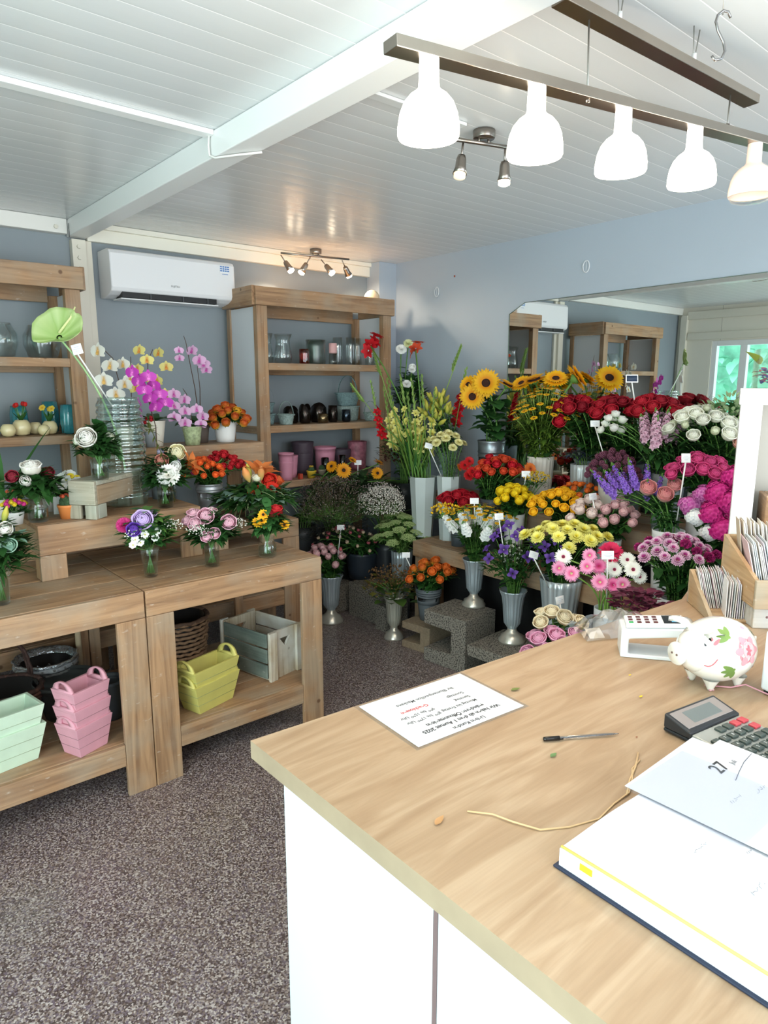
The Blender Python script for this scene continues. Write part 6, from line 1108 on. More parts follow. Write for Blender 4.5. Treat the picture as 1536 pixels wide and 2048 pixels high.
for i, (x, y, z, dt, l, g) in enumerate([(2.84, 1.22, 1.16, HYD, 'h', 0), (2.80, 1.22, 1.08, HYD, 'h', 0), (2.90, 1.18, 1.22, HYD, 'h', 0), (2.82, 1.15, 1.13, HYD, 'h', 0), (2.88, 1.30, 1.14, HYP, 'p', 0), (2.90, 1.36, 1.08, HYP, 'p', 0), (2.78, 1.28, 1.055, HYW, 'w', 0), (2.78, 1.22, 1.0, HYW, 'w', 0), (2.80, 1.17, 1.02, HYD, 'h', 0)]):
    l, g = {'h': ('hot pink hydrangea head by the white post', 'hot pink hydrangeas'), 'p': ('orchid pink hydrangea head left of the hot pink ones', 'orchid pink hydrangeas'), 'w': ('white hydrangea head below the hot pink ones', 'white hydrangeas')}[l]
    flower('hydrangea', l, 'flower', g, (2.86, 1.235, .03), (2.86+.02*math.cos(i), 1.235+.02*math.sin(i), .85), (x, y, z), (-.5, -.3, .8), dt, .005, 5, .08, .06, LEAFD, seed=360+i)
# ---- upper step
mid('zinc_bucket', 3.35, 2.885, .86, .385, .088, ZINC, 'zinc bucket holding the big sunflowers', cat='bucket', rings=2)
for i, (x, y, z, s, d) in enumerate([(3.28, 2.885, 1.603, 1.12, (-.72, -.66, .2)), (3.24, 2.96, 1.52, .95, (-.72, -.68, .1)), (3.27, 3.02, 1.59, .85, (-.95, -.1, .35)), (3.34, 2.90, 1.62, .8, (.1, -.3, .95)), (3.36, 2.78, 1.59, .8, (.2, -.4, .9))]):
    flower('sunflower', 'large yellow sunflower with dark centre in the zinc bucket left of the mirror', 'flower', 'large sunflowers in the zinc bucket', (3.35, 2.885, .88), (3.35, 2.885+.02*(i-2), 1.245), (x, y, z), d, SUNL, .006, 8, .12, .10, LEAFM, seed=400+i, hs=s*.95)
mid('ribbed_vase', 3.34, 2.49, .86, .315, .078, mat('D2CCC4', .45), 'pearl ribbed vase holding the yellow coneflowers', cat='vase', seg=72, amp=.03, nf=18)
for i, (x, y, z, s, d) in enumerate([(3.42, 2.62, 1.62, .8, (-.3, .1, .9)), (3.44, 2.48, 1.625, .85, (-.4, -.3, .7)), (3.42, 2.33, 1.63, .95, (.5, -.5, .5)), (3.40, 2.70, 1.60, .7, (-.6, .0, .7))]):
    flower('sunflower', 'large sunflower rising behind the yellow coneflowers in front of the mirror', 'flower', 'sunflowers behind the coneflowers', (3.36, 2.49, .88), (3.36, 2.49+.02*(i-2), 1.17), (x, y, z), d, SUNL, .006, 6, .10, .08, LEAFM, seed=410+i, hs=s)
RB2 = daisy(.022, 12, .007, 'E8A010', 'F8C41C', '3A2410', 1, .5, .1, -.3)
bunch('coneflower', 'flower', 'small yellow coneflower with dark centre in the pearl ribbed vase', 'yellow coneflowers', RB2, 80, (3.33, 2.46, 1.49), .21, .10, (3.34, 2.49, 1.175), .88, seed=38, rimr=.065, nleaf=12, leafL=.07, leafW=.022, lm=leafmat('6E8C34', '4F7430'), stem_r=.0018, lean=.8, sm=mat('7C9A44', .6))
for k, (y, x) in enumerate(((2.22, 3.44), (1.98, 3.44), (1.74, 3.44))): mid('grey_bucket', x, y, .86, .31, .085, mat('7E8991', .4), 'grey bucket of the long row of dark red roses, ' + ('left one behind the pearl vase', 'middle one', 'right one behind the white roses')[k], cat='bucket')
DR2 = ROSE('7E0C1C', 'B8182C', .042, .85); DR3 = ROSE('6A0A18', '9A1226', .040, .8)
for k, (y, n) in enumerate(((2.24, 12), (1.99, 12), (1.77, 10))):
    bunch('rose', 'flower', 'large dark red rose, %s of the row in front of the mirror' % ('left third', 'middle third', 'right third')[k], 'dark red roses, ' + ('left', 'middle', 'right') [k], [DR2, DR3, DR2], n+3, (3.39, y + .05, 1.475), .14, .035, (3.44, (2.22, 1.98, 1.74)[k], 1.17), .88, seed=50+k, rimr=.08, face=(-.4, -.2, 0), nleaf=9, leafL=.075, leafW=.05, lm=LEAF)
flower('rose', 'single crimson rose hanging lower left of the dark red row', 'flower', None, (3.44, 2.22, .88), (3.42, 2.24, 1.17), (3.27, 2.32, 1.39), (-.6, -.4, .3), ROSE('8E0C1E', 'C8142E', .042, .85), .004, 6, .06, .04, LEAF, seed=420)
mid('fluted_vase', 3.29, 2.17, .86, .30, .062, mat('B9C0C4', .35, .4), 'fluted grey cylinder vase beside the maroon globe flowers', cat='vase', seg=60, amp=.04, nf=15)
stuff_bunch('thistle', 'grey-blue thistle sprays in the fluted cylinder vase', (3.28, 2.20, 1.22), .08, .05, (3.29, 2.17, 1.16), .88, 7, [(60, .05, .02, leafmat('5E6A64', '4A5850'), F()), (40, .05, .01, leafmat('3A4668'), F())], seed=39)
mid('flower_pot', 3.24, 1.95, .86, .225, .07, mat('E4E2DA', .35), 'glossy white pot holding the maroon globe flowers')
BALLM = ballhead(.018, '6E3A50', '8A5468')
bunch('globe_flower', 'flower', 'dusky maroon globe flower in the glossy white pot', 'maroon globe flowers', BALLM, 46, (3.21, 1.93, 1.185), .145, .065, (3.24, 1.95, 1.085), .88, seed=40, rimr=.06, nleaf=2, leafL=.05, leafW=.02, lm=LEAFM, stem_r=.0016)
mid('flower_bucket', 3.34, 1.70, .86, .29, .075, mat('9AA3A8', .4), 'grey-white bucket holding mauve stock and white lisianthus', cat='bucket')
MST = spike(.13, .032, 'D8A0BC', 'EBC4D8', 28, .62, 2); WLB = ROSE('E8ECDC', 'FAFAF6', .028, .6)
bunch('stock', 'flower', 'mauve pink stock spike below the dark red roses', 'mauve stocks', MST, 9, (3.28, 1.74, 1.32), .085, .03, (3.34, 1.70, 1.15), .88, seed=41, rimr=.06, nleaf=10, leafL=.09, leafW=.026, lm=LEAFM, lean=.5)
bunch('lisianthus', 'flower', 'white lisianthus left of the mauve stock', 'white lisianthus', WLB, 8, (3.19, 1.93, 1.40), .065, .05, (3.30, 1.74, 1.15), .88, seed=42, rimr=.05, nleaf=6, leafL=.06, leafW=.03, lm=LEAF)
mid('flower_bucket', 3.38, 1.48, .86, .30, .08, mat('7E8991', .4), 'grey bucket holding the cream white roses at the right', cat='bucket')
WR = ROSE('E4E8CC', 'F6F5E8', .038, .9)
bunch('rose', 'flower', 'cream white rose at the right end of the mirror row', 'cream white roses', [WR, WR, ROSE('C8D4A0', 'E8ECD0', .022, .4)], 32, (3.31, 1.53, 1.42), .175, .07, (3.38, 1.48, 1.16), .88, seed=43, rimr=.075, face=(-.4, -.2, 0), nleaf=10, leafL=.08, leafW=.045, lm=LEAFD)
stuff_bunch('lisianthus_buds', 'green closed buds sticking up behind the cream white roses', (3.42, 1.45, 1.50), .15, .05, (3.40, 1.48, 1.16), .89, 14, [(120, .035, .016, leafmat('B4C49A', '8FA878'), F(up=1.6, kz=2)), (50, .07, .03, LEAF, F())], seed=44)
mid('flower_pot', 3.17, 1.44, .60, .50, .06, mat('CFC9C4', .4), 'blush plastic pot holding the hot pink roses')
HP = ROSE('B02058', 'D84A86', .034, .8)
bunch('rose', 'flower', 'hot pink rose beside the white shelf post', 'hot pink roses', HP, 22, (3.10, 1.43, 1.225), .14, .05, (3.17, 1.44, 1.10), .62, seed=45, rimr=.05, face=(-.4, -.3, 0), **BR1)
flower('rose', 'salmon rose cut off by the white shelf post', 'flower', None, (3.38, 1.46, .88), (3.37, 1.45, 1.16), (3.26, 1.33, 1.33), (-.5, -.4, .6), ROSE('E8A090', 'F0B8A8', .035, .8), .004, 6, .06, .04, LEAF, seed=430)
flower('gerbera', 'orange-brown gerbera below the pearl ribbed vase', 'flower', None, (3.12, 2.68, .62), (3.14, 2.62, .92), (3.15, 2.42, 1.12), (-.3, -.8, .3), daisy(.038, 28, .01, 'C9541C', 'E07A34', '8A3A1C', 2, .3, .1, -.2), .003, 0, seed=431)
# ---- price signs
for c, b_, l, kw in [((2.94, 3.75, 1.057), (2.95, 3.77, .80), 'white price sign above the dark twigs near the corner unit', {}), ((2.65, 3.57, .660), (2.64, 3.60, .42), 'white price sign above the pale pink roses by the display table', {}), ((3.0, 3.10, 1.215), (3.12, 3.07, .96), 'white tilted price sign in front of the pale yellow carnations', F(roll=15)),
    ((3.2, 2.045, 1.393), (3.26, 1.98, 1.13), 'white price sign below the dark red roses', {}), ((3.33, 1.925, 1.627), (3.38, 1.88, 1.30), 'price sign with dark print high above the dark red roses', F(dark=True, h=.042, w=.065)), ((2.9, 1.397, 1.284), (2.93, 1.43, 1.0), 'white price sign by the hot pink roses', F(h=.04, w=.04)),
    ((3.09, 2.40, 1.099), (3.10, 2.44, .9), 'white price sign above the bright yellow roses', {}), ((2.84, 2.56, .95), (2.88, 2.58, .70), 'white price sign behind the yellow button daisies', {}), ((2.70, 2.26, .923), (2.76, 2.24, .60), 'white upright price sign in front of the white stock', F(yaw=-25)),
    ((2.35, 1.622, .702), (2.36, 1.58, .50), 'white price sign in the cream and pink roses', F(yaw=-5)), ((2.38, 1.43, .93), (2.46, 1.47, .72), 'white price sign in front of the magenta-red gerbera', {}), ((2.90, 1.842, 1.059), (2.95, 1.83, .88), 'white price sign among the blush cream roses', F(yaw=-10)), ((2.75, 3.032, .559), (2.80, 2.96, .36), 'white price sign left of the orange roses', {}),
    ((2.62, 1.97, .787), (2.74, 1.96, .60), 'small white price sign below the yellow chrysanthemums', F(yaw=-20, roll=20)), ((3.28, 2.46, 1.30), (3.34, 2.48, 1.10), 'thin white sign stick standing in the pearl ribbed vase', F(w=.006, h=.02))]:
    price_tag(c, b_, label=l, **({'yaw': -40} | kw))

# ================================================================ COUNTER
def oak():
    m = bpy.data.materials.new('oak_laminate'); m.use_nodes = True; nt = m.node_tree; b = nt.nodes['Principled BSDF']
    tc = nt.nodes.new('ShaderNodeTexCoord'); mp = nt.nodes.new('ShaderNodeMapping'); mp.inputs['Rotation'].default_value = (0, 0, R_(2)); mp.inputs['Scale'].default_value = (1.3, 9, 9); nt.links.new(tc.outputs['Object'], mp.inputs[0])
    n = nt.nodes.new('ShaderNodeTexNoise'); n.inputs['Scale'].default_value = 1.9; n.inputs['Detail'].default_value = 7; n.inputs['Distortion'].default_value = 1.6; nt.links.new(mp.outputs[0], n.inputs['Vector'])
    r = nt.nodes.new('ShaderNodeValToRGB'); e = r.color_ramp.elements; e[0].position = .26; e[0].color = (*hx('A08264'), 1); e[1].position = .66; e[1].color = (*hx('BBA184'), 1); x = e.new(.48); x.color = (*hx('AE9274'), 1)
    nt.links.new(n.outputs['Fac'], r.inputs[0])
    mp2 = nt.nodes.new('ShaderNodeMapping'); mp2.inputs['Scale'].default_value = (6, 160, 60); nt.links.new(tc.outputs['Object'], mp2.inputs[0]); n2 = nt.nodes.new('ShaderNodeTexNoise'); n2.inputs['Scale'].default_value = 1.5; nt.links.new(mp2.outputs[0], n2.inputs['Vector'])
    mr = nt.nodes.new('ShaderNodeMapRange'); mr.inputs[3].default_value = .90; mr.inputs[4].default_value = 1.08; nt.links.new(n2.outputs['Fac'], mr.inputs[0])
    h = nt.nodes.new('ShaderNodeHueSaturation'); nt.links.new(r.outputs[0], h.inputs['Color']); nt.links.new(mr.outputs[0], h.inputs['Value']); nt.links.new(h.outputs[0], b.inputs['Base Color']); b.inputs['Roughness'].default_value = .42; return m
t = thing('shop_counter', 'white shop counter with a pale oak top in the foreground', 'counter', (0, 0, 0))
mb = MB(); P4 = [(.606, 1.127), (2.15, 1.011), (2.45, 1.10), (2.95, 1.10), (2.95, -.55), (.60, -.55)]
mb.add([(x, y, z) for z in (.862, .90) for x, y in P4], [tuple(range(6)), tuple(range(11, 5, -1))] + [(i, i+6, (i+1) % 6+6, (i+1) % 6) for i in range(6)]); mb.m = [0, 0] + [1]*6; obj('oak_worktop', mb, [oak(), mat('96856E', .5, noise=.08, nscale=14)], t, smooth=False)
CWH = mat('C6D2D7', .35, name='white_laminate')
mb = MB(); box(mb, .648, 2.90, -.5, .955, .0, .8615); obj('carcass', mb, CWH, t, smooth=False)
obj('side_panel', BX(.630, .648, .628, 1.045, .0, .8615), CWH, t, smooth=False, bevel=.001); obj('side_panel', BX(.630, .648, -.5, .619, .0, .8615), CWH, t, smooth=False, bevel=.001)
mb = MB(); mb.add([(.648, 1.045, 0), (2.58, .905, 0), (2.58, .905, .8615), (.648, 1.045, .8615), (.648, 1.030, 0), (2.58, .89, 0), (2.58, .89, .8615), (.648, 1.030, .8615)], [(0, 1, 2, 3), (7, 6, 5, 4), (3, 2, 6, 7)]); obj('front_panel', mb, CWH, t, smooth=False)
obj('panel_joint', BX(.6285, .648, .6192, .6278, 0, .8612), mat('6E5A5A', .5), t, smooth=False)
zt = .9003
# laminated notice
t = thing('laminated_notice', 'laminated German opening hours notice lying on the counter', 'notice', (1.0, .983, zt), R_(-4.5))
obj('plastic_sleeve', BX(-.158, .158, -.112, .112, 0, .0006), glass('FAFBFC', .04, 'lamination'), t, smooth=False)
obj('paper', BX(-.149, .149, -.105, .105, .0007, .0012), mat('DFE1E4', .5), t, smooth=False)
GREYT = mat('2A2A2E', .6); REDT = mat('C23A3A', .6); RZ = Matrix.Rotation(PI, 4, 'Z')
for body, x, y, s, m, al, bo in [('Lieben Kunden', .0, -.085, .0125, GREYT, 'CENTER', .0002), ('Wir haben ab dem 1 August 2025', 0, -.063, .0135, GREYT, 'CENTER', .0003), ('ge\u00e4nderte \u00d6ffnungszeiten', 0, -.043, .0135, GREYT, 'CENTER', .0003),
    ('Montag bis Freitag', .085, -.016, .0115, GREYT, 'LEFT', 0), ('8\u2070\u2070 bis 17\u2070\u2070 Uhr', -.02, -.016, .0115, GREYT, 'LEFT', 0), ('Samstag', .085, .006, .0115, GREYT, 'LEFT', 0), ('9\u2070\u2070 bis 15\u2070\u2070 Uhr', -.02, .006, .0115, GREYT, 'LEFT', 0), ('Sonntags', .085, .028, .0115, GREYT, 'LEFT', 0), ('Geschlossen', -.02, .028, .0125, REDT, 'LEFT', .0002), ('Ihr Blumenpavillon Mackens', 0, .060, .0125, GREYT, 'CENTER', 0)]:
    text_mesh('notice_text', body, s*1.16, m, t, Matrix.Translation((x, y, .0013)) @ RZ, .00005, al, bo + .00018)
# pen
t = thing('ballpoint_pen', 'clear ballpoint pen with a black cap on the counter', 'pen', (1.049, .747, zt+.0045), math.atan2(.662-.747, 1.183-1.049))
L = .158
def rodx(nm, pr, m, par, seg=16): mb = MB(); lathe(mb, pr, seg); o = obj(nm, mb, m, par, rot=(0, R_(90), 0)); return o
rodx('cap', [(.0005, 0), (.0042, .001), (.0046, .008), (.0046, .034), (.0005, .034)], mat('14100E', .25), t); rodx('barrel', [(.0036, .034), (.0038, .04), (.0038, .13), (.0028, .145), (.0012, .156), (.0005, L)], glass('E4E6E8', .3, 'pen_plastic'), t, 6); rodx('ink_tube', [(.0015, .034), (.0015, .145), (.0008, L+.001)], mat('3A3A3E', .4), t, 6)
obj('cap_clip', BX(.004, .040, -.0055, -.0045, -.001, .0015), mat('14100E', .25), t, smooth=False)
# plant bits
def scrap(x, y, L, W, c, l, rz=0):
    mb = MB(); leaf(mb, (0, 0, .001), (1, 0, 0), L, W, droop=-.12, fold=.2); tag(obj('leaf_scrap', mb, mat(c, .6), None, (x, y, zt+.001), (0, 0, R_(rz))), l, 'leaf scrap')
scrap(1.01, .70, .018, .010, '5F7F4A', 'small green leaf scrap in front of the pen'); scrap(1.178, .933, .024, .012, '6E7A3A', 'olive leaf scrap beyond the notice corner', -20); scrap(1.372, .722, .012, .006, 'E8C030', 'yellow petal scrap near the money pig'); scrap(1.46, .80, .010, .005, 'E8C030', 'tiny yellow petal scrap left of the money pig'); scrap(1.2, .633, .006, .004, '8A4A2A', 'tiny brown scrap beside the pen tip'); scrap(.70, .697, .026, .012, 'B98A5A', 'dry papery leaf scrap at the end of the raffia string', 15)
mb = MB(); pts = [(.765, .688), (.79, .655), (.800, .62), (.818, .58), (.86, .555), (.915, .536), (.97, .542), (1.017, .5415), (1.06, .560), (1.09, .578), (1.13, .585)]
tube(mb, [(x, y, zt+.002 + .001*math.sin(i)) for i, (x, y) in enumerate(pts)], .0016, 5); tube(mb, [(1.01, .5415, zt+.003), (1.05, .560, zt+.003), (1.10, .577, zt+.003), (1.15, .60, zt+.002)], .002, 5); tag(obj('raffia_string', mb, mat('D9B98C', .7)), 'pale raffia string curled on the counter beside the planner', 'string')
# planner
t = thing('appointment_planner', 'open appointment planner with yellow page edge on the counter', 'planner', (.772, .512, zt), R_(-1.5)); t.scale = (1, 1, .82)
PG = mat('DCDDE2', .5, name='paper'); obj('cover', BX(-.006, .50, -.32, .006, 0, .004), mat('1F2A44', .5), t, smooth=False, bevel=.001)
mb = MB(); nx = 28; top = []
def pz(u): return .0385 - .003*math.cos(u*PI*2) - .010*math.exp(-((u-.5)/.03)**2) if 0 else .0375 + .0035*math.sin(u*PI*2)**2 - .012*math.exp(-((u-.5)/.025)**2)
vs = []; 
for j, y in enumerate((-.312, 0)):
    for i in range(nx+1): vs += [(.494*i/nx, y, .0041), (.494*i/nx, y, pz(i/nx))]
n = 2*(nx+1); fs = []
for i in range(nx): fs += [(2*i, 2*i+1, 2*i+3, 2*i+2), (n+2*i, n+2*i+2, n+2*i+3, n+2*i+1), (2*i+1, n+2*i+1, n+2*i+3, 2*i+3)]
fs += [(0, n, n+1, 1), (2*nx, 2*nx+1, n+2*nx+1, n+2*nx)]
mb.add(vs, fs); obj('page_block', mb, PG, t, smooth=False)
YEL = mat('F0DE70', .6); mb = MB(); tube(mb, [(.007, -.31, .0395), (.006, -.1, .0395), (.004, 0, .0395)], .0022, 4); obj('yellow_page_edge', mb, YEL, t)
obj('index_tab', BX(-.0015, .012, -.056, -.036, .022, .034), mat('E8C030', .5), t, smooth=False)
mb = MB(); box(mb, .21, .455, -.24, .018, .0422, .0428); o = obj('loose_sheet', mb, PG, t, smooth=False); o.rotation_euler = (0, 0, R_(2))
INK = mat('5A6070', .6); mb = MB(); tube(mb, [(.37, -.085, .0437), (.40, -.077, .0437), (.44, -.068, .0437), (.48, -.064, .0437)], .0006, 4); obj('pen_line', mb, INK, t)
text_mesh('day_number', '27', .036, mat('2E2E32', .6), t, Matrix.Translation((.388, -.060, .0436)), .00005, 'CENTER', .0003); text_mesh('month_lettering', 'Juli', .013, mat('6A6A70', .6), t, Matrix.Translation((.425, -.060, .0436)), .00005)
rg = random.Random(8); mb = MB()
for i in range(9):
    x = .30 + .02*(i % 5) + .04*(i % 3); y = -.11 - .013*i
    for k in range(7): tube(mb, [(x+.005*k, y + rg.uniform(-.003, .003), .0436), (x+.005*k+.003, y + rg.uniform(-.003, .004), .0436)], .0004, 3)
for x0, y0 in ((.14, -.13), (.12, -.22), (.20, -.18), (.22, -.06)):
    for k in range(9): tube(mb, [(x0+.004*k, y0 + rg.uniform(-.003, .003), .0428 if 0 else pz((x0)/.494)+.0006), (x0+.004*k+.003, y0 + rg.uniform(-.003, .004), pz(x0/.494)+.0006)], .0004, 3)
obj('handwriting', mb, mat('9498A4', .6), t)
mb = MB(); box(mb, 0, .19, -.16, .03, 0, .0006); o = obj('plastic_sheet', mb, glass('FBFCFF', .02, 'clear_sheet', .2), t, (.20, -.01, .0445), smooth=False)
# calculator
t = thing('desk_calculator', 'black and grey desk calculator with tilted display on the counter', 'calculator', (1.35, .60, zt), R_(-9))
obj('base', BX(-.082, .082, -.235, .0, .002, .010), mat('1E2024', .4), t, smooth=False, bevel=.003)
def wedge(nm, x0, x1, y0, y1, z00, z01, m, zb=.010, bevel=.002):
    mb = MB(); mb.add([(x0, y0, zb), (x1, y0, zb), (x1, y1, zb), (x0, y1, zb), (x0, y0, z00), (x1, y0, z00), (x1, y1, z01), (x0, y1, z01)], [(3, 2, 1, 0), (4, 5, 6, 7), (0, 1, 5, 4), (1, 2, 6, 5), (2, 3, 7, 6), (3, 0, 4, 7)]); return obj(nm, mb, m, t, smooth=False, bevel=bevel)
wedge('key_panel', -.078, .078, -.232, -.062, .014, .020, mat('A9ABA6', .4, .3)); wedge('display_housing', -.082, .082, -.062, .0, .024, .040, mat('26282C', .35), bevel=.003); wedge('bezel', -.074, .074, -.052, -.006, .0275, .0395, mat('8D8480', .4), .02, .001)
wedge('lcd', -.045, .048, -.045, -.014, .0300, .0378, mat('6F7573', .15), .02, .0005)
DGK = mat('3C4742', .35); REDK = mat('C0404A', .35)
for r in range(6):
    for c in range(6):
        x = -.063 + .025*c; y = -.080 - .0255*r
        if r == 0 and c < 2: continue
        m = REDK if (r == 0 and c >= 4) or (r == 1 and c == 5) else DGK; w_ = .0095
        o = obj('calculator_key', BX(-w_, w_, -.0085, .0085, 0, .006), m, t, (x, y, .0185 - .0025*r/5*1.2), smooth=False, bevel=.002)
        if 1 <= r <= 4 and 1 <= c <= 3: text_mesh('key_digit', str([[7, 8, 9], [4, 5, 6], [1, 2, 3], [0, 0, 0]][r-1][c-1]) if not (r == 4 and c > 1) else ('.' if c == 2 else '='), .009, mat('E6E6E2', .4), o, Matrix.Translation((0, -.003, .0062)), .00005)
mb = MB(); tube(mb, [(-.075, .0, .012), (-.075, -.06, .013)], .003, 6); obj('hinge', mb, mat('1E2024', .4), t)
# card terminal
t = thing('card_terminal', 'white card terminal in a looped white stand with its keypad on top', 'card terminal', (1.553, .880, zt), math.atan2(-.109, .078))
WT = mat('E9EBED', .25, name='white_terminal_plastic'); D = .085
out = [(0, .0), (.205, .0), (.20, .035), (.165, .088), (.0, .074)]; inn = [(.02, .010), (.175, .010), (.155, .058), (.138, .064), (.02, .05)]
n = 5; mb = MB(); vs = [(x, y, z) for y in (0, D) for x, z in out+inn]; fs = []
for i in range(n):
    j = (i+1) % n; fs += [(i, j, n+j, n+i), (2*n+i, 3*n+i, 3*n+j, 2*n+j), (i, 2*n+i, 2*n+j, j), (n+i, n+j, 3*n+j, 3*n+i)]
mb.add(vs, fs); obj('stand', mb, WT, t, smooth=False, bevel=.004)
sl = math.atan2(.014, .165); KM = Matrix.Translation((.0, 0, .0745)) @ Matrix.Rotation(-sl, 4, 'Y')
o = obj('keypad_body', BX(.012, .158, .008, D-.002, 0, .012), mat('F1F2F3', .25), t, smooth=False, bevel=.004); o.matrix_local = KM
for r in range(3):
    for c in range(4): k = obj('keypad_key', BX(-.0055, .0055, -.006, .006, 0, .002), mat('3FA060', .4) if (r, c) == (0, 0) else mat('5A2A2E', .4), o, (.026+.020*c, .022+.021*r, .0118), smooth=False, bevel=.0015)
obj('screen', BX(.105, .152, .014, D-.010, .0121, .0128), mat('1A1E24', .15), o, smooth=False); obj('lit_screen', BX(.125, .147, .024, D-.018, .0129, .0133), mat('4FA3CC', .2, emit=.5), o, smooth=False)
# plastic bag
t = thing('plastic_bag', 'crumpled clear plastic bag behind the card terminal', 'bag', (1.72, 1.0, zt))
mb = MB(); rg = random.Random(11); nx_, ny_ = 14, 9; vs = [(-.13 + .26*i/nx_, -.07 + .13*j/ny_, .004 + .05*math.sin(PI*j/ny_)*math.sin(PI*(i+.5)/(nx_+1)) + rg.uniform(0, .014)*(0 < j < ny_)) for j in range(ny_+1) for i in range(nx_+1)]
W = nx_+1; mb.add(vs, [(j*W+i, j*W+i+1, (j+1)*W+i+1, (j+1)*W+i) for j in range(ny_) for i in range(nx_)]); o = obj('film', mb, glass('F4F2EE', .95, 'bag_film', .15), t, smooth=False); o.rotation_euler = (0, 0, R_(-25))
obj('bag_label', BX(-.10, -.055, -.05, -.01, .022, .0225), mat('E9DDD2', .5), t, rot=(R_(25), 0, R_(-30)), smooth=False)
# money pig
t = thing('piggy_bank', 'white ceramic money pig painted with pink roses and green leaves', 'money box', (1.582, .650, zt), R_(-24))
PIGM = mat('F1EEE6', .12, coat=1, name='glazed_white_ceramic'); a_, b_, c_ = .090, .076, .074; zc = .086
mb = MB(); seg, rings = 40, 28; vs = []   # body axis x, snout at -x
prof = []
for j in range(rings+1):
    u = j/rings; th = PI*u; x = -a_*math.cos(th); r = math.sin(th)**.92
    prof.append((x, r))
mp_ = MB(); full = [(max(.0008, b_*r), x) for x, r in prof]
lathe(mp_, full, seg); mb.merge(mp_, Matrix.Translation((.0, 0, zc)) @ Matrix.Rotation(R_(90), 4, 'Y')); 
hd = MB(); lathe(hd, [(.001, -.02), (.050, -.018), (.050, .0), (.044, .016), (.032, .028), (.022, .036), (.0205, .044)], 30); mb.merge(hd, Matrix.Translation((-.066, 0, zc+.002)) @ Matrix.Rotation(R_(-90), 4, 'Y'))
obj('body', mb, PIGM, t)
mb = MB(); lathe(mb, [(.0195, -.006), (.0265, -.004), (.0275, .003), (.0245, .007), (.0005, .008)], 28); sn = obj('snout', mb, PIGM, t); sn.matrix_local = Matrix.Translation((-.112, 0, zc+.001)) @ Matrix.Rotation(R_(-90), 4, 'Y')
for s in (-1, 1): mb = MB(); sphere(mb, (0, 0, 0), .0028, 8, 6); obj('nostril', mb, mat('6A4A40', .5), sn, (0, s*.008, .0078))
for s in (-1, 1):
    mb = MB(); e0 = Vector((0, 0, 0)); vs = []
    for i in range(9): u = i/8; w_ = .024*math.sin(PI*min(1, .25+.75*u))**.8 if u < 1 else 0; vs += [(-.012*u - .02*u*u, s*(.0+.03*u), .036*u - .02*u*u + w_*.2), (-.012*u - .02*u*u - w_*.7, s*(.03*u) - s*w_*.5, .036*u - .03*u*u), (-.012*u + w_*.8 - .02*u*u, s*.03*u + s*w_*.3, .036*u - .02*u*u)]
    fs = []
    for i in range(8): q = 3*i; fs += [(q, q+1, q+4, q+3), (q, q+3, q+5, q+2), (q+1, q+2, q+5, q+4)]
    mb.add(vs, fs); obj('ear', mb, PIGM, t, (-.048, s*.036, zc+.046), scale=1.15)
for sx in (-.045, .045):
    for s in (-1, 1): mb = MB(); lathe(mb, [(.0005, 0), (.006, 0), (.008, .005), (.012, .014), (.020, .028)], 18); f_ = obj('foot', mb, PIGM, t, (sx*.85, s*.030, 0)); mb = MB(); [sphere(mb, (dx, -s*-.005, .003), .0035, 6, 5) for dx in (-.004, .004)]; obj('painted_toe', mb, mat('D8A0A8', .3), f_)
mb = MB(); tube(mb, [(.088+.004*i, .006*math.sin(i*1.2), zc+.012+.006*math.cos(i*1.2)) for i in range(7)], .003, 6); obj('tail', mb, PIGM, t)
obj('coin_slot', BX(-.012, .018, -.0015, .0015, zc+.0695, zc+.0715), mat('3A2A26', .6), t, smooth=False)
# painted decoration: thin patches that follow the body
def onpig(th, ph, off=.0006):
    """th = position along the body (0 snout .. pi tail), ph = angle round it from the top towards -y"""
    r = math.sin(th)**.92; x = -a_*math.cos(th); return Vector((x, -b_*r*math.sin(ph), zc + b_*r*math.cos(ph))) + Vector((x/a_*.5, -r*math.sin(ph), r*math.cos(ph))).normalized()*off
def paint(nm, shapes, c, off=.0007):
    mb = MB()
    for (t0, p0, L, W, ang) in shapes:
        vs = [onpig(t0, p0, off)]; n = 14
        for i in range(n): a = 2*PI*i/n; u, v_ = L*math.cos(a), W*math.sin(a)*(1-.25*math.cos(a)); vs.append(onpig(t0 + (u*math.cos(ang) - v_*math.sin(ang))/a_, p0 + (u*math.sin(ang) + v_*math.cos(ang))/b_, off))
        mb.add(vs, [(0, 1+i, 1+(i+1) % n) for i in range(n)])
    return obj(nm, mb, mat(c, .25, coat=.6), t)
t0, p0 = 1.80, 1.30
paint('painted_rose', [(t0, p0, .029, .029, 0)], 'D98A94'); paint('painted_rose', [(t0+.02, p0-.03, .019, .019, 0)], 'E9B4B8', .0011); paint('painted_rose', [(t0+.02*math.cos(k)*4*.5, p0+.1*math.sin(k), .006, .003, k) for k in (0, 1.2, 2.4, 3.6, 4.8)], 'C96474', .0014)
paint('painted_rose', [(t0+.30*math.cos(k), p0+.36*math.sin(k), .011, .009, k) for k in (0, 1.05, 2.1, 3.15, 4.2, 5.25)], 'DF9AA4', .0009)
def spray(tt, pp, ang): return [(tt+.13*math.cos(ang+k)*1.1, pp+.17*math.sin(ang+k)*1.1, .014, .0062, ang+k) for k in (-1.1, -.4, .4, 1.1)] + [(tt, pp, .007, .004, ang)]
paint('painted_leaves', spray(1.30, .80, -2.4), '7D9A4C'); paint('painted_leaves', spray(1.36, 1.88, 2.4), '6F9048'); paint('painted_leaves', spray(2.35, .7, -.6)[:3], '7D9A4C')
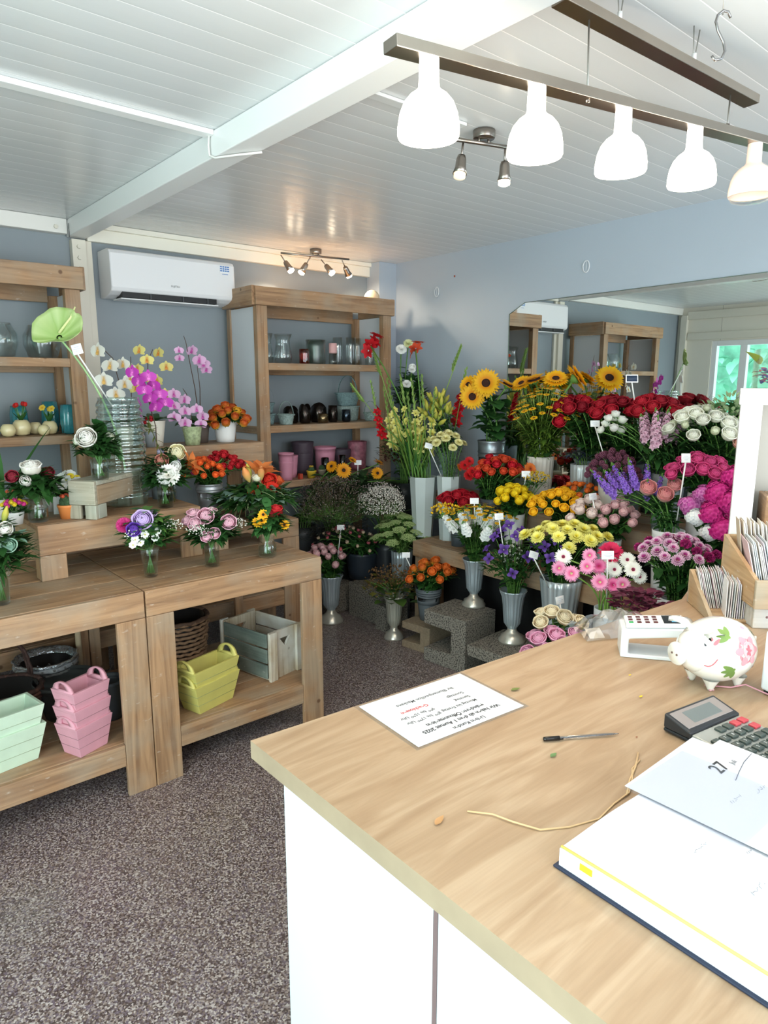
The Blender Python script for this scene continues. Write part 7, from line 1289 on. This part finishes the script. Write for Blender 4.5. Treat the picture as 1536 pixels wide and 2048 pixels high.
paint('painted_petals', [(.98, .58, .011, .0045, .2), (.98, .90, .011, .0045, -.6), (.88, .72, .008, .004, -1.5)], 'D87A84'); paint('painted_buds', [(2.15, 2.0, .006, .004, .5), (1.9, .55, .006, .004, .3)], 'C9A0B8')
paint('painted_eye', [(.66, .88, .006, .0032, 1.2)], '4A4A4E', .0012); paint('painted_eye', [(.66, -.88, .004, .0022, -1.2)], '4A4A4E', .0012)
mb = MB(); tube(mb, [onpig(.62+.30*k/8, 1.9 - .9*(k/8) + .5*(k/8)**2 + .25*math.sin(PI*k/8), .0012) for k in range(9)], .0011, 5); obj('painted_smile', mb, mat('C9606C', .3), t)
# white till box
t = thing('till_box', 'white plastic till machine cut by the right picture edge', 'till', (1.612, .56, zt), R_(-20))
obj('machine_body', BX(0, .22, -.30, .0, .008, .15), mat('E6EAED', .35), t, smooth=False, bevel=.006); obj('machine_base', BX(.006, .214, -.294, -.006, 0, .010), mat('2A2C30', .5), t, smooth=False)
mb = MB(); tube(mb, [(1.545, .655, zt+.003), (1.58, .61, zt+.003), (1.61, .59, zt+.008), (1.605, .54, zt+.004), (1.61, .50, zt+.003)], .0018, 6); tag(obj('pink_cord', mb, mat('D89AA6', .5)), 'thin pink cord running under the money pig to the till', 'cord')
# ---------------------------------------------------------------- greeting card boxes
BW = wood('x', 'C9A882', 'A98862', 'A9A494', wear=.7); BWy = wood('y', 'C9A882', 'A98862', 'A9A494', wear=.7)
RZC = R_(-46)
def card_box(loc, W, D, H, label, hfront):
    t = thing('card_box', label, 'box', loc, RZC)
    board('box_base', t, 0, W, 0, D, 0, .008, m=BW)
    for x in (0, W-.012):
        mb = MB(); mb.add([(x+a, y, z) for a in (0, .012) for y, z in ((0, .0085), (D, .0085), (D, H), (0, hfront))], [(0, 1, 2, 3), (7, 6, 5, 4), (3, 2, 6, 7), (0, 3, 7, 4), (1, 5, 6, 2), (0, 4, 5, 1)]); obj('side_board', mb, BWy, t, smooth=False)
    if hfront > .03: board('front_board', t, .0, W, -.013, -.001, 0, hfront, m=BW)
    board('back_board', t, .0, W, D+.001, D+.012, 0, H, m=BW); return t
def row(loc, n, dx, w, h, tilt, label, group, cols, dy=0, th=.0028, seed=1, lean=0):
    """cards filed side by side, narrow edges towards the camera"""
    rg = random.Random(seed); Mr = Matrix.Rotation(RZC, 4, 'Z'); L = Vector(loc); ds = {}
    for i in range(n):
        p = L + (Mr @ Vector((dx*i, dy*i + rg.uniform(-.003, .003), 0))); hh = h*rg.uniform(.94, 1.04); c = rg.choice(cols)
        t = thing('greeting_card', label, 'card', p, RZC, group); t.rotation_euler = Euler((0, R_(tilt + rg.uniform(-1.0, 1.0)), RZC + R_(-13)), 'XYZ')
        k = (c, w, round(hh, 3)); mb = BX(0, th*.6, 0, w, 0, hh); obj('card', mb, mat(c, .5), t, smooth=False)
        mb = BX(th*.6+.0001, th, .003, w-.002, 0, hh*.97); obj('envelope', mb, mat(rg.choice(['F1EDE6', 'ECE4DA', 'F4F4F4']), .6), t, smooth=False)
CC = ['EFEFF2', 'E6E8F2', 'F4F1EC', 'E2DCEA', 'F0E6EA', 'EDEDED', 'DCE6EA']
bl = (1.995, .850, zt); b2 = (1.985, .745, zt+.0655)
b2 = (2.02, .745, zt+.0655)
card_box(bl, .165, .19, .11, 'small weathered wooden box of greeting cards on the counter', .012)
M_ = Matrix.Rotation(RZC, 4, 'Z'); loc = lambda b, x, y, z: Vector(b) + (M_ @ Vector((x, y, 0))) + Vector((0, 0, z))
row(loc(bl, .05, .012, .0085), 16, .0062, .085, .112, 0, 'white envelope card in the front row of the small card box', 'front row cards in the small box', CC, seed=2)
row(loc(bl, .022, .105, .0085), 18, .0054, .075, .120, -14, 'card leaning left in the back row of the small card box', 'back row cards in the small box', CC + ['D8C0CC', 'E8DCC0'], seed=3)
tg = thing('greeting_card', 'green and cream patterned card sticking up at the back of the small card box', 'card', loc(bl, .125, .150, .0085), RZC + R_(25)); obj('card', BX(0, .05, .0, .003, 0, .155), mat('DCE4D8', .5), tg, smooth=False); obj('green_band', BX(.030, .046, -.0008, -.0002, .02, .12), mat('8A9A6A', .5), tg, smooth=False)
t = thing('white_crate', 'whitewashed wooden crate under the big card box', 'crate', (b2[0], b2[1], zt), RZC)
WW = wood('x', 'D8D4CA', 'BDB5A6', 'C9CDD0', wear=.9); board('crate_board', t, .012, .30, .012, .028, 0, .064, m=WW); board('crate_board', t, .012, .30, .20, .216, 0, .064, m=WW); board('crate_side', t, .012, .026, .029, .199, 0, .064, m=WW, axis='y'); board('crate_side', t, .286, .30, .029, .199, 0, .064, m=WW, axis='y')
for x in (.05, .12): mb = MB(); sphere(mb, (x, .0118, .035), .004, 8, 5, sy=.4); obj('nail_head', mb, mat('8A6A6A', .5), t)
card_box(b2, .32, .235, .165, 'large weathered wooden box of greeting cards on the white crate', .085)
row(loc(b2, .075, .015, .0085), 22, .0080, .10, .170, 0, 'tall card in the front row of the big card box', 'front row cards in the big box', CC + ['C9405E', 'F4F4F6', 'F4F4F6'], seed=4)
row(loc(b2, .030, .03, .0085), 9, .0060, .12, .178, -13, 'tall card leaning left at the left end of the big card box', 'leaning cards in the big box', CC + ['C8D8D4', 'E8C8D0'], seed=5)
row(loc(b2, .035, .15, .0085), 32, .0080, .07, .215, -8, 'tall card with cream envelope in the back row of the big card box', 'back row cards in the big box', ['EDE6DA', 'E6D8C4', 'F0EEE8', 'D8C8B4'], seed=6)
# ---------------------------------------------------------------- white shelf at the right edge
t = thing('white_shelf', 'white shelf frame standing behind the card boxes at the right edge', 'shelf', (2.425, .995, .0), R_(-67))
z0_ = .9005
obj('shelf_post', BX(0, .066, 0, .05, z0_, 1.53), WHITE, t, smooth=False, bevel=.002); obj('top_board', BX(-.005, .60, 0, .20, 1.5305, 1.585), WHITE, t, smooth=False, bevel=.002); obj('side_panel', BX(.0, .066, .051, .20, z0_, 1.53), WHITE, t, smooth=False)
obj('back_panel', BX(.067, .549, .185, .20, z0_, 1.53), mat('B5B0A6', .5), t, smooth=False); obj('shelf_board', BX(.067, .549, .002, .184, 1.02, 1.05), WHITE, t, smooth=False); obj('side_panel', BX(.55, .59, .0, .20, z0_, 1.53), WHITE, t, smooth=False)
ms = Matrix.Translation((2.425, .995, 0)) @ Matrix.Rotation(R_(-67), 4, 'Z')
t = thing('rustic_crate', 'small brown wooden crate inside the white shelf at the right edge', 'crate', ms @ Vector((.105, .015, 1.0505)), R_(-60))
board('crate_side', t, 0, .014, 0, .15, 0, .17, axis='y'); board('crate_front', t, .015, .2, 0, .012, 0, .17, axis='x'); board('crate_back', t, .015, .2, .138, .15, 0, .17, axis='x'); board('crate_rim', t, .0, .2, -.004, -.0005, .155, .175, axis='x')
p = ms @ Vector((.095, .10, 1.5855)); t = thing('square_glass_vase', 'square clear glass vase with red, purple and green decoration on the white shelf', 'vase', p, R_(-60))
mb = MB(); 
for a in ((-.06, .06, -.06, -.057), (-.06, .06, .057, .06), (-.06, -.057, -.057, .057), (.057, .06, -.057, .057)): box(mb, *a, .0, .13)
box(mb, -.057, .057, -.057, .057, 0, .004); obj('glass_wall', mb, GLASS, t, smooth=False)
mb = MB(); rg = random.Random(5)
for i in range(60): leaf(mb, (rg.uniform(-.04, .04), rg.uniform(-.04, .04), rg.uniform(.01, .06)), (rg.uniform(-1, 1), rg.uniform(-1, 1), .4), .04, .02)
obj('red_and_purple_filling', mb, petal_mat('3E3A8C', 'B8283C', .3, .7), t)
mb = MB(); leaf(mb, (-.05, 0, .08), (-.5, -.2, .8), .07, .06, droop=.4, nv=6); obj('green_spathe', mb, leafmat('9AA84A'), t)
C.name = 'flower_shop'
